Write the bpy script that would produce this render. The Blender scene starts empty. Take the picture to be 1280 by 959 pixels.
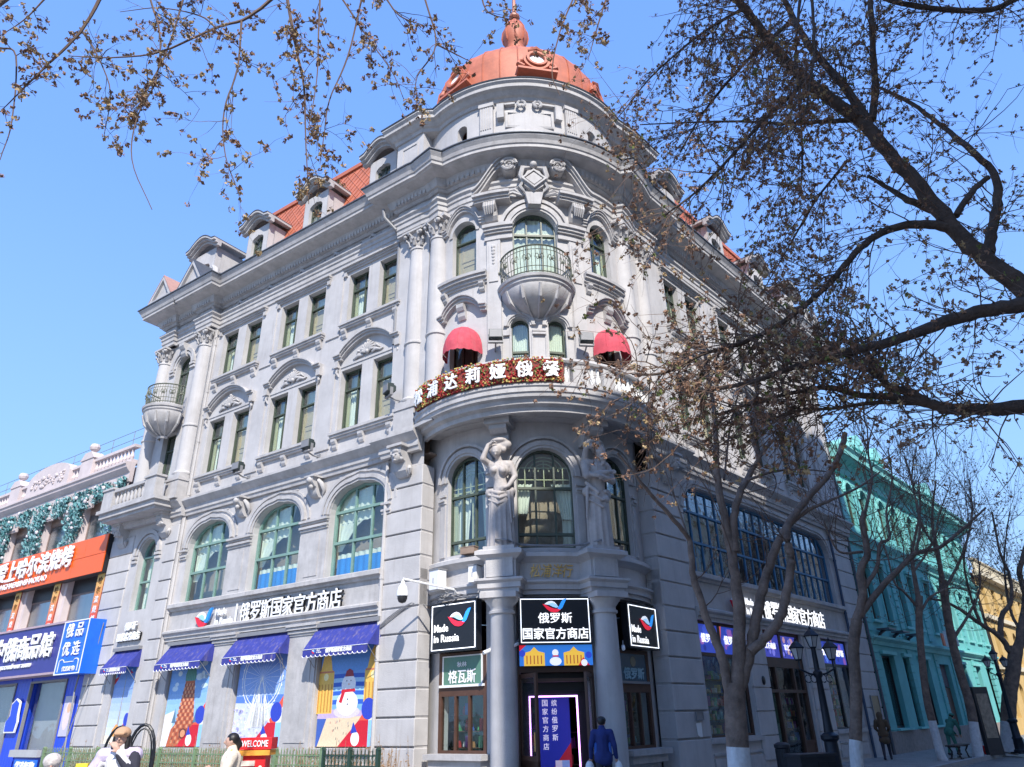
import bpy, bmesh, math, random
from mathutils import Vector, Matrix
from mathutils.geometry import tessellate_polygon
random.seed(7)
PI = math.pi
S = bpy.context.scene
COL = S.collection
def R(d): return math.radians(d)

# ---------------------------------------------------------------- camera, light, exposure
PITCH, ROLL = R(25.056), R(-1.356)
Fv = Vector((0, math.cos(PITCH), math.sin(PITCH))); Rv = Vector((1, 0, 0)); Uv = Rv.cross(Fv)
Rc = Rv*math.cos(ROLL) + Uv*math.sin(ROLL); Uc = -Rv*math.sin(ROLL) + Uv*math.cos(ROLL)
CAM = Vector((0, 0, 1.7)); FPX = 895.28
cam = bpy.data.cameras.new('camera'); camo = bpy.data.objects.new('camera', cam); COL.objects.link(camo)
cam.sensor_width = 36; cam.lens = 36*FPX/1280; cam.clip_end = 3000; cam.clip_start = 0.05
M = Matrix((Rc, Uc, -Fv)).transposed().to_4x4(); M.translation = CAM
camo.matrix_world = M
S.camera = camo
SUN_AZ, SUN_EL = R(169), R(43.5)
S.world = bpy.data.worlds.new('World'); S.world.use_nodes = True
wn = S.world.node_tree.nodes; wl = S.world.node_tree.links
sky = wn.new('ShaderNodeTexSky'); sky.sky_type = 'NISHITA'; sky.sun_disc = False
sky.sun_elevation = SUN_EL; sky.sun_rotation = SUN_AZ; sky.air_density = 1.15; sky.dust_density = 0.3; sky.ozone_density = 3.0
# clear spring sky: the Nishita sky blended with the even blue of the photograph, the same all round
wtc = wn.new('ShaderNodeTexCoord'); wsp = wn.new('ShaderNodeSeparateXYZ'); wrp = wn.new('ShaderNodeValToRGB')
wl.new(wtc.outputs['Generated'], wsp.inputs[0]); wl.new(wsp.outputs[2], wrp.inputs[0])
cr = wrp.color_ramp; cr.elements[0].position = 0; cr.elements[0].color = (.33, .52, .80, 1); cr.elements[1].position = 1; cr.elements[1].color = (.12, .27, .74, 1)
e_ = cr.elements.new(.25); e_.color = (.255, .47, .86, 1); e_ = cr.elements.new(.6); e_.color = (.165, .345, .84, 1)
wsc = wn.new('ShaderNodeMix'); wsc.data_type = 'RGBA'; wsc.blend_type = 'MULTIPLY'; wsc.inputs[0].default_value = 1; wsc.inputs[7].default_value = (7.2, 7.2, 7.2, 1)
wl.new(wrp.outputs[0], wsc.inputs[6])
wmx = wn.new('ShaderNodeMix'); wmx.data_type = 'RGBA'; wmx.inputs[0].default_value = .88
wl.new(sky.outputs[0], wmx.inputs[6]); wl.new(wsc.outputs[2], wmx.inputs[7]); wl.new(wmx.outputs[2], wn['Background'].inputs[0])
wn['Background'].inputs[1].default_value = 0.15
sun = bpy.data.lights.new('sun', 'SUN'); sun.energy = 4.6; sun.angle = R(0.53); sun.color = (1, .95, .87)
suno = bpy.data.objects.new('sun', sun); COL.objects.link(suno)
sd = Vector((math.sin(SUN_AZ)*math.cos(SUN_EL), math.cos(SUN_AZ)*math.cos(SUN_EL), math.sin(SUN_EL)))
suno.rotation_euler = sd.to_track_quat('Z', 'Y').to_euler(); suno.location = sd*60
S.view_settings.view_transform = 'Standard'; S.view_settings.look = 'None'
S.view_settings.exposure = 0.52; S.view_settings.gamma = 1

def ray(px, py): return Fv + Rc*((px-640)/FPX) - Uc*((py-479.5)/FPX)
def atY(px, py, Y):
    r = ray(px, py); return CAM + r*(Y/r.y)
def ground(px, py, h=0.0):
    r = ray(px, py); return CAM + r*((h-1.7)/r.z)

# ---------------------------------------------------------------- materials
MATS = {}
def nn(nt, t, **kw):
    n = nt.nodes.new(t)
    for k, v in kw.items(): setattr(n, k, v)
    return n
def mat(name, col, rough=.7, var=.12, scale=3., bump=.15, bscale=25., metal=0., emit=None, estr=0., streak=0., dirt=None, spec=.5, attr=False):
    if name in MATS: return MATS[name]
    m = bpy.data.materials.new(name); m.use_nodes = True; nt = m.node_tree; b = nt.nodes['Principled BSDF']
    MATS[name] = m
    b.inputs['Roughness'].default_value = rough; b.inputs['Metallic'].default_value = metal
    b.inputs['Specular IOR Level'].default_value = spec
    tc = nn(nt, 'ShaderNodeNewGeometry')
    src = None
    if attr:
        a = nn(nt, 'ShaderNodeAttribute'); a.attribute_name = 'Col'; src = a.outputs['Color']
    else:
        c = nn(nt, 'ShaderNodeRGB'); c.outputs[0].default_value = (*col, 1); src = c.outputs[0]
    if var > 0:
        no = nn(nt, 'ShaderNodeTexNoise'); no.inputs['Scale'].default_value = scale; no.inputs['Detail'].default_value = 8; no.inputs['Roughness'].default_value = .65
        nt.links.new(tc.outputs['Position'], no.inputs['Vector'])
        mr = nn(nt, 'ShaderNodeMapRange'); mr.inputs[1].default_value = .3; mr.inputs[2].default_value = .7
        mr.inputs[3].default_value = 1-var; mr.inputs[4].default_value = 1+var*.6
        nt.links.new(no.outputs[0], mr.inputs[0])
        mx = nn(nt, 'ShaderNodeMix', data_type='RGBA', blend_type='MULTIPLY'); mx.inputs[0].default_value = 1
        nt.links.new(src, mx.inputs[6]); nt.links.new(mr.outputs[0], mx.inputs[7]); src = mx.outputs[2]
    if streak > 0:
        mp = nn(nt, 'ShaderNodeMapping'); mp.inputs['Scale'].default_value = (4.5, 4.5, .35)
        nt.links.new(tc.outputs['Position'], mp.inputs[0])
        n2 = nn(nt, 'ShaderNodeTexNoise'); n2.inputs['Scale'].default_value = 1.4; n2.inputs['Detail'].default_value = 7; n2.inputs['Roughness'].default_value = .7
        nt.links.new(mp.outputs[0], n2.inputs['Vector'])
        r2 = nn(nt, 'ShaderNodeMapRange'); r2.inputs[1].default_value = .52; r2.inputs[2].default_value = .78; r2.inputs[4].default_value = streak
        nt.links.new(n2.outputs[0], r2.inputs[0])
        mx = nn(nt, 'ShaderNodeMix', data_type='RGBA'); nt.links.new(r2.outputs[0], mx.inputs[0]); nt.links.new(src, mx.inputs[6])
        mx.inputs[7].default_value = (*(dirt or tuple(c*.45 for c in col)), 1); src = mx.outputs[2]
    nt.links.new(src, b.inputs['Base Color'])
    if bump > 0:
        nb = nn(nt, 'ShaderNodeTexNoise'); nb.inputs['Scale'].default_value = bscale; nb.inputs['Detail'].default_value = 5
        nt.links.new(tc.outputs['Position'], nb.inputs['Vector'])
        bp = nn(nt, 'ShaderNodeBump'); bp.inputs['Strength'].default_value = bump; bp.inputs['Distance'].default_value = .02
        nt.links.new(nb.outputs[0], bp.inputs['Height']); nt.links.new(bp.outputs[0], b.inputs['Normal'])
    if emit:
        b.inputs['Emission Color'].default_value = (*emit, 1); b.inputs['Emission Strength'].default_value = estr
    return m
def glassmat(name, tint, see=.6, rough=.03):
    m = bpy.data.materials.new(name); m.use_nodes = True; nt = m.node_tree; MATS[name] = m
    out = nt.nodes['Material Output']; nt.nodes.remove(nt.nodes['Principled BSDF'])
    tr = nn(nt, 'ShaderNodeBsdfTransparent'); tr.inputs[0].default_value = (*tint, 1)
    gl = nn(nt, 'ShaderNodeBsdfGlossy'); gl.inputs['Roughness'].default_value = rough; gl.inputs[0].default_value = (.85, .9, .95, 1)
    fr = nn(nt, 'ShaderNodeLayerWeight'); fr.inputs[0].default_value = .25
    mr = nn(nt, 'ShaderNodeMapRange'); mr.inputs[3].default_value = (1-see)*.45; mr.inputs[4].default_value = min(1, (1-see)*2.2+.2)
    pw = nn(nt, 'ShaderNodeMath', operation='POWER'); pw.inputs[1].default_value = 4; fr.inputs[0].default_value = .5; nt.links.new(fr.outputs['Facing'], pw.inputs[0]); nt.links.new(pw.outputs[0], mr.inputs[0])
    mp = nn(nt, 'ShaderNodeNewGeometry'); no = nn(nt, 'ShaderNodeTexNoise'); no.inputs['Scale'].default_value = 1.3
    nt.links.new(mp.outputs['Position'], no.inputs['Vector'])
    bp = nn(nt, 'ShaderNodeBump'); bp.inputs['Strength'].default_value = .12; bp.inputs['Distance'].default_value = .1
    nt.links.new(no.outputs[0], bp.inputs['Height']); nt.links.new(bp.outputs[0], gl.inputs['Normal'])
    mx = nn(nt, 'ShaderNodeMixShader'); nt.links.new(mr.outputs[0], mx.inputs[0]); nt.links.new(tr.outputs[0], mx.inputs[1]); nt.links.new(gl.outputs[0], mx.inputs[2])
    nt.links.new(mx.outputs[0], out.inputs[0]); return m
plaster = mat('plaster', (.485, .467, .463), .75, .16, 1.1, .35, 30, streak=.55, dirt=(.31, .28, .26))
plasterd = mat('plaster_trim', (.455, .438, .433), .75, .22, 2.2, .35, 35, streak=.62, dirt=(.27, .24, .225))
lead = mat('lead_flashing', (.10, .11, .13), .5, .2, 4, .1, metal=.3)
redroof = mat('red_roof', (.50, .155, .085), .6, .25, 2., .2, 20, streak=.4, dirt=(.30, .12, .09))
gframe = mat('green_frame', (.065, .082, .058), .5, .1)
creamf = mat('cream_frame', (.55, .52, .33), .6, .1)
tealf = mat('teal_frame', (.19, .31, .27), .5, .18)
bluef = mat('blue_frame', (.04, .16, .30), .5, .15)
beigeb = mat('beige_blind', (.60, .44, .28), .8, .12, 6, .1)
curtain = mat('curtain_cloth', (.82, .79, .70), .9, .06)
bluecl = mat('blue_cloth', (.03, .25, .72), .9, .1)
iron = mat('wrought_iron', (.05, .055, .05), .5, .1, metal=.4)
irong = mat('aged_iron', (.16, .17, .13), .6, .25, 6, metal=.3)
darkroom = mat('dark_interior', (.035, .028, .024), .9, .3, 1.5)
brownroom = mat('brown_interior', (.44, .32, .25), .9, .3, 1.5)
brownw = mat('brown_wood', (.085, .04, .025), .55, .25, 5, .2)
white = mat('white_paint', (.78, .78, .78), .5, .05)
blackp = mat('black_paint', (.012, .013, .017), .4, .1)
greyp = mat('grey_paint', (.22, .22, .23), .5, .1)
printm = mat('printed_colour', (1, 1, 1), .5, .16, 22, .03, attr=True)
glass = glassmat('window_glass', (.90, .95, .93), .82)
glassd = glassmat('shop_glass', (.85, .90, .90), .84)
glassr = glassmat('mirror_glass', (.35, .42, .46), .50)
blueaw = mat('blue_canvas', (.035, .045, .27), .9, .25, 5, .6, 6, streak=.95, dirt=(.24, .19, .24))
redaw = mat('red_canvas', (.55, .075, .105), .9, .2, 4, .8, 5, streak=.5, dirt=(.42, .16, .17))
led = mat('white_led', (.9, .9, .95), .5, 0, emit=(.85, .9, 1), estr=1.3)
ledv = mat('violet_led', (.9, .6, .9), .5, 0, emit=(.75, .35, 1), estr=3.0)
ledw = mat('lit_letters', (.9, .9, .9), .5, 0, emit=(1, 1, 1), estr=.75)
wletter = mat('white_letters', (.85, .85, .85), .5, 0)
gold = mat('gold_letters', (.72, .46, .14), .35, .15, metal=.25)
screen = mat('lit_print', (1, 1, 1), .5, 0, attr=True)
_nt = screen.node_tree; _b = _nt.nodes['Principled BSDF']; _nt.links.new(_nt.nodes['Attribute'].outputs['Color'], _b.inputs['Emission Color']); _b.inputs['Emission Strength'].default_value = .55

dimprint = mat('dim_glow_print', (1, 1, 1), .5, 0, attr=True)
_nt = dimprint.node_tree; _b = _nt.nodes['Principled BSDF']; _nt.links.new(_nt.nodes['Attribute'].outputs['Color'], _b.inputs['Emission Color']); _b.inputs['Emission Strength'].default_value = .14  # print colour glows faintly, standing in for portal light on the hanging banner
dimw = mat('dim_glow_letters', (.8, .8, .8), .5, 0, emit=(.8, .85, 1), estr=.35)  # banner characters given a faint glow in place of light falling on them
# ---------------------------------------------------------------- mesh builder
class MB:
    def __init__(s): s.v = []; s.f = []; s.c = []; s.m = []; s.col = None; s.mi = 0
    def add(s, vs, fs):
        n = len(s.v); s.v += [tuple(p) for p in vs]
        for f in fs: s.f.append([i+n for i in f]); s.c.append(s.col); s.m.append(s.mi)
    def box(s, x0, x1, y0, y1, z0, z1, nx=1):
        if x0 > x1: x0, x1 = x1, x0
        if y0 > y1: y0, y1 = y1, y0
        vs = []; fs = []
        for i in range(nx+1):
            x = x0+(x1-x0)*i/nx; vs += [(x, y0, z0), (x, y1, z0), (x, y1, z1), (x, y0, z1)]
        for i in range(nx):
            a = i*4
            for k in range(4): fs.append((a+k, a+(k+1) % 4, a+4+(k+1) % 4, a+4+k))
        fs += [(0, 3, 2, 1), (nx*4, nx*4+1, nx*4+2, nx*4+3)]
        s.add(vs, fs)
    def prism(s, pts, y0, y1):           # polygon in xz extruded along y
        n = len(pts); vs = [(p[0], y0, p[1]) for p in pts]+[(p[0], y1, p[1]) for p in pts]
        fs = [(i, (i+1) % n, n+(i+1) % n, n+i) for i in range(n)]
        for t in tessellate_polygon([[Vector((p[0], p[1], 0)) for p in pts]]):
            fs.append(tuple(t)); fs.append((t[2]+n, t[1]+n, t[0]+n))
        s.add(vs, fs)
    def poly(s, pts, y):                 # flat print shape facing -y
        vs = [(p[0], y, p[1]) for p in pts]
        s.add(vs, [tuple(t) for t in tessellate_polygon([[Vector((p[0], p[1], 0)) for p in pts]])])
    def ring(s, A, B, y0, y1, closed=False):   # band between outline A and outline B
        n = len(A); vs = [(p[0], y0, p[1]) for p in A]+[(p[0], y0, p[1]) for p in B]+[(p[0], y1, p[1]) for p in A]+[(p[0], y1, p[1]) for p in B]
        fs = []
        for i in range(n if closed else n-1):
            j = (i+1) % n
            fs += [(i, j, n+j, n+i), (2*n+i, 3*n+i, 3*n+j, 2*n+j), (i, 2*n+i, 2*n+j, j), (n+i, n+j, 3*n+j, 3*n+i)]
        if not closed: fs += [(0, n, 3*n, 2*n), (n-1, 3*n-1, 4*n-1, 2*n-1)]
        s.add(vs, fs)
    def sweep(s, pts, prof, closed=False, caps=True):  # prof (out,up); pts in 3D on level plan, out = right-hand normal
        P = [Vector(p) for p in pts]; n = len(P); k = len(prof); vs = []; fs = []
        for i, p in enumerate(P):
            a = P[i-1] if (i > 0 or closed) else None; b = P[(i+1) % n] if (i < n-1 or closed) else None
            def nrm(q, r):
                d = (r-q); d.z = 0; d.normalize(); return Vector((d.y, -d.x, 0))
            if a is None: m = nrm(p, b)
            elif b is None: m = nrm(a, p)
            else:
                n1 = nrm(a, p); n2 = nrm(p, b); m = n1+n2
                if m.length < .2: m = n1
                else: m = m/m.length; m = m/max(.35, m.dot(n1))
            for o, h in prof: vs.append(p+m*o+Vector((0, 0, h)))
        for i in range(n if closed else n-1):
            j = (i+1) % n
            for q in range(k):
                fs.append((i*k+q, j*k+q, j*k+(q+1) % k, i*k+(q+1) % k))
        if not closed and caps: fs += [tuple(range(k)), tuple((n-1)*k+q for q in reversed(range(k)))]
        s.add(vs, fs)
    def lathe(s, prof, c=(0, 0, 0), n=16, a0=0, a1=2*PI, sx=1, sy=1):
        full = abs(a1-a0-2*PI) < 1e-4; m = n if full else n+1; vs = []; fs = []; k = len(prof)
        for i in range(m):
            a = a0+(a1-a0)*i/n
            for r, z in prof: vs.append((c[0]+r*math.cos(a)*sx, c[1]+r*math.sin(a)*sy, c[2]+z))
        for i in range(n):
            j = (i+1) % m if full else i+1
            for q in range(k-1): fs.append((i*k+q, j*k+q, j*k+q+1, i*k+q+1))
        s.add(vs, fs)
    def tube(s, pts, rad, n=6, caps=False):
        P = [Vector(p) for p in pts]; m = len(P)
        if not hasattr(rad, '__len__'): rad = [rad]*m
        d = (P[-1]-P[0]); up = Vector((0, 0, 1)) if abs(d.normalized().z) < .9 else Vector((1, 0, 0)); vs = []; fs = []
        for i, p in enumerate(P):
            t = (P[min(i+1, m-1)]-P[max(i-1, 0)])
            if t.length < 1e-9: t = Vector((0, 0, 1))
            t.normalize(); x = t.cross(up)
            if x.length < 1e-4: x = t.orthogonal()
            x.normalize(); y = t.cross(x)
            up = -y if False else up
            for q in range(n):
                a = 2*PI*q/n; vs.append(p+(x*math.cos(a)+y*math.sin(a))*rad[i])
        for i in range(m-1):
            for q in range(n): fs.append((i*n+q, i*n+(q+1) % n, (i+1)*n+(q+1) % n, (i+1)*n+q))
        if caps: fs += [tuple(reversed(range(n))), tuple((m-1)*n+q for q in range(n))]
        s.add(vs, fs)
    def ball(s, c, r, n=8, k=6, sc=(1, 1, 1)):
        vs = []; fs = []
        for i in range(k+1):
            t = PI*i/k
            for j in range(n):
                a = 2*PI*j/n; vs.append((c[0]+r*sc[0]*math.sin(t)*math.cos(a), c[1]+r*sc[1]*math.sin(t)*math.sin(a), c[2]+r*sc[2]*math.cos(t)))
        for i in range(k):
            for j in range(n): fs.append((i*n+j, i*n+(j+1) % n, (i+1)*n+(j+1) % n, (i+1)*n+j))
        s.add(vs, fs)
    def mesh(s, name, mats, warp=None, smooth=False, cut=None, fixn=True):
        me = bpy.data.meshes.new(name); me.from_pydata(s.v, [], s.f)
        for mm in (mats if isinstance(mats, (list, tuple)) else [mats]): me.materials.append(mm)
        if any(s.m): me.polygons.foreach_set('material_index', s.m)
        hascol = any(c is not None for c in s.c)
        if hascol:
            at = me.color_attributes.new('Col', 'FLOAT_COLOR', 'CORNER'); dat = []
            for p in me.polygons:
                c = s.c[p.index] or (1, 1, 1)
                dat += [c[0], c[1], c[2], 1.0]*p.loop_total
            at.data.foreach_set('color', dat)
        if cut or fixn:
            bm = bmesh.new(); bm.from_mesh(me)
            if cut:
                x0, x1, st = cut; x = x0+st
                while x < x1-1e-3:
                    bmesh.ops.bisect_plane(bm, geom=bm.verts[:]+bm.edges[:]+bm.faces[:], plane_co=(x, 0, 0), plane_no=(1, 0, 0)); x += st
            if fixn and not hascol:
                bmesh.ops.remove_doubles(bm, verts=bm.verts, dist=1e-5); bmesh.ops.recalc_face_normals(bm, faces=bm.faces)
            bm.to_mesh(me); bm.free()
        if warp:
            for v in me.vertices: v.co = warp(v.co)
            if not hascol and fixn:
                bm = bmesh.new(); bm.from_mesh(me); bmesh.ops.recalc_face_normals(bm, faces=bm.faces); bm.to_mesh(me); bm.free()
        if smooth:
            me.polygons.foreach_set('use_smooth', [True]*len(me.polygons))
            me.set_sharp_from_angle(angle=R(smooth if smooth is not True else 40))
        return me
WM = {}
def put(name, me, parent=None, M=None, kind=None, label=None):
    o = bpy.data.objects.new(name, me); COL.objects.link(o)
    M = M or Matrix.Identity(4)
    if parent is not None:
        o.parent = parent; o.matrix_parent_inverse = WM[parent.name].inverted()
    o.matrix_basis = M; WM[o.name] = M.copy()
    if kind: o['kind'] = kind
    if label: o['label'] = label
    return o
def thing(name, label, cat, M=None, group=None, me=None):
    o = put(name, me, None, M); o['label'] = label; o['category'] = cat
    if group: o['group'] = group
    return o
def struct(name, me, M=None):
    o = put(name, me, None, M); o['kind'] = 'structure'; return o
def copy_tree(o, M, label=None, parent=None):      # M = new world matrix of the thing; parts follow
    c = o.copy(); COL.objects.link(c)
    if parent is None: c.matrix_basis = M; WM[c.name] = M.copy()
    else: c.parent = parent; WM[c.name] = c.matrix_basis.copy()
    if label: c['label'] = label
    for ch in [x for x in bpy.data.objects if x.parent == o]: copy_tree(ch, None, None, c)
    return c
def T(x=0, y=0, z=0): return Matrix.Translation((x, y, z))
def RZ(a): return Matrix.Rotation(a, 4, 'Z')
def RX(a): return Matrix.Rotation(a, 4, 'X')
def frame(o, xd):                        # origin, viewer's-right direction; Y goes into the wall
    x = Vector(xd).normalized(); z = Vector((0, 0, 1)); y = z.cross(x)
    m = Matrix((x, y, z)).transposed().to_4x4(); m.translation = Vector(o); return m

# text as mesh, standing in xz, facing -y, centred at origin; h = cap height box
def text(s, size, bold=.02, ext=.02, align='CENTER', space=1.0, line=1.0, shear=0):
    cu = bpy.data.curves.new('t', 'FONT'); cu.body = s; cu.size = size; cu.offset = bold*size; cu.extrude = ext/2
    cu.align_x = align; cu.align_y = 'CENTER'; cu.space_character = space; cu.space_line = line; cu.resolution_u = 2; cu.shear = shear
    ob = bpy.data.objects.new('t', cu); COL.objects.link(ob)
    dg = bpy.context.evaluated_depsgraph_get(); me = bpy.data.meshes.new_from_object(ob.evaluated_get(dg))
    bpy.data.objects.remove(ob); bpy.data.curves.remove(cu)
    me.transform(RX(PI/2)); return me
def fit_text(s, w, h, bold=.02, ext=.02, **k):
    fat = 0
    if any(ord(c) > 0x2e00 for c in s): fat = max(0, bold)*.9/max(1, len(s)**.5); bold = 0     # the dense glyphs are thickened by overlaid copies instead of an outline offset
    me = text(s, 1.0, bold, 0, **k)
    xs = [v.co.x for v in me.vertices]; zs = [v.co.z for v in me.vertices]
    x0, x1, z0, z1 = min(xs), max(xs), min(zs), max(zs); bpy.data.meshes.remove(me)
    me = text(s, 1.0, bold, 1.0, **k)
    for v in me.vertices:
        v.co.x = (v.co.x-(x0+x1)/2)*w/(x1-x0); v.co.z = (v.co.z-(z0+z1)/2)*h/(z1-z0); v.co.y *= ext
    if fat > .002:
        bm = bmesh.new(); bm.from_mesh(me); o = fat*w
        for i, (a, b) in enumerate(((-o, o*.7), (o, -o*.7), (o, o*.7))):
            g = bmesh.ops.duplicate(bm, geom=bm.verts[:]+bm.edges[:]+bm.faces[:]) if i == 0 else bmesh.ops.duplicate(bm, geom=first)
            if i == 0: first = [x for x in g['geom']]
            bmesh.ops.translate(bm, vec=(a if i == 0 else a+o, -.0009*(i+1), b if i == 0 else b-o*.7), verts=[x for x in g['geom'] if isinstance(x, bmesh.types.BMVert)])
        bm.to_mesh(me); bm.free()
    return me
def setmat(me, m):
    me.materials.clear(); me.materials.append(m)
    for p in me.polygons: p.material_index = 0
    return me

# outline of an opening, from bottom left up and over to bottom right
def outline(w, h, kind='rect', r=None, x=0, z=0, n=14):
    hw = w/2
    if kind == 'rect': return [(x-hw, z), (x-hw, z+h), (x+hw, z+h), (x+hw, z)]
    if kind == 'round':
        r = hw; return [(x-hw, z)]+[(x-hw*math.cos(PI*i/n), z+h-hw+hw*math.sin(PI*i/n)) for i in range(n+1)]+[(x+hw, z)]
    r = r or w*.3; pts = [(x-hw, z)]; rz = r*.85   # basket
    for i in range(n//2+1):
        a = PI/2*i/(n//2); pts.append((x-hw+r-r*math.cos(a), z+h-rz-.06+rz*math.sin(a)))
    pts.append((x, z+h))
    for i in range(n//2+1):
        a = PI/2*(1-i/(n//2)); pts.append((x+hw-r+r*math.cos(a), z+h-rz-.06+rz*math.sin(a)))
    return pts+[(x+hw, z)]
def wall(mb, x0, x1, z0, z1, holes, y=0, depth=.3):
    outer = [(x0, z0), (x1, z0), (x1, z1), (x0, z1)]
    loops = [outer]+holes; fl = [p for l in loops for p in l]
    mb.add([(p[0], y, p[1]) for p in fl], [tuple(t) for t in tessellate_polygon([[Vector((p[0], p[1], 0)) for p in l] for l in loops])])
    for h in holes:
        n = len(h); mb.add([(p[0], y, p[1]) for p in h]+[(p[0], y+depth, p[1]) for p in h], [(i, (i+1) % n, n+(i+1) % n, n+i) for i in range(n)])
# ---------------------------------------------------------------- sites
dL = Vector((math.sin(R(-55.753)), math.cos(R(-55.753)), 0)); dR = Vector((math.sin(R(42.393)), math.cos(R(42.393)), 0))
PLc = Vector((-2.667, 20.2, 0)); PRc = Vector((4.143, 21.215, 0)); OT = Vector((.506, 22.706, 0))
tn = Vector((.1163, -.9932, 0)); tt = Vector((.9932, .1163, 0))
FL = frame(PLc, -dL); FR = frame(PRc, dR)
def TW(rw, cdeg=-1.0):                   # bends a flat panel round the corner tower
    def f(p):
        a = p[0]/rw+R(cdeg); return OT+(tn*math.cos(a)+tt*math.sin(a))*(rw-p[1])+Vector((0, 0, p[2]))
    return f
def TF(deg, r, z=0):                     # flat frame tangent to the tower
    a = R(deg); d = tn*math.cos(a)+tt*math.sin(a); return frame(OT+d*r+Vector((0, 0, z)), tt*math.cos(a)-tn*math.sin(a))
FC = frame(OT, tt)                       # tower axis frame; front is -y
CBAL = Vector((.62, 21.8, 0))

B = thing('corner_building', 'large pale grey stone-trimmed corner building with red dome, round balcony and rows of paired windows', 'building', T(OT.x, OT.y, 0))
def bp(name, mb, m=plaster, M=None, warp=None, cut=None, smooth=False, parent=None, kind=None, label=None):
    me = mb if isinstance(mb, bpy.types.Mesh) else mb.mesh(name, m, warp, smooth, cut)
    return put(name, me, parent or B, M, kind, label)

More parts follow.
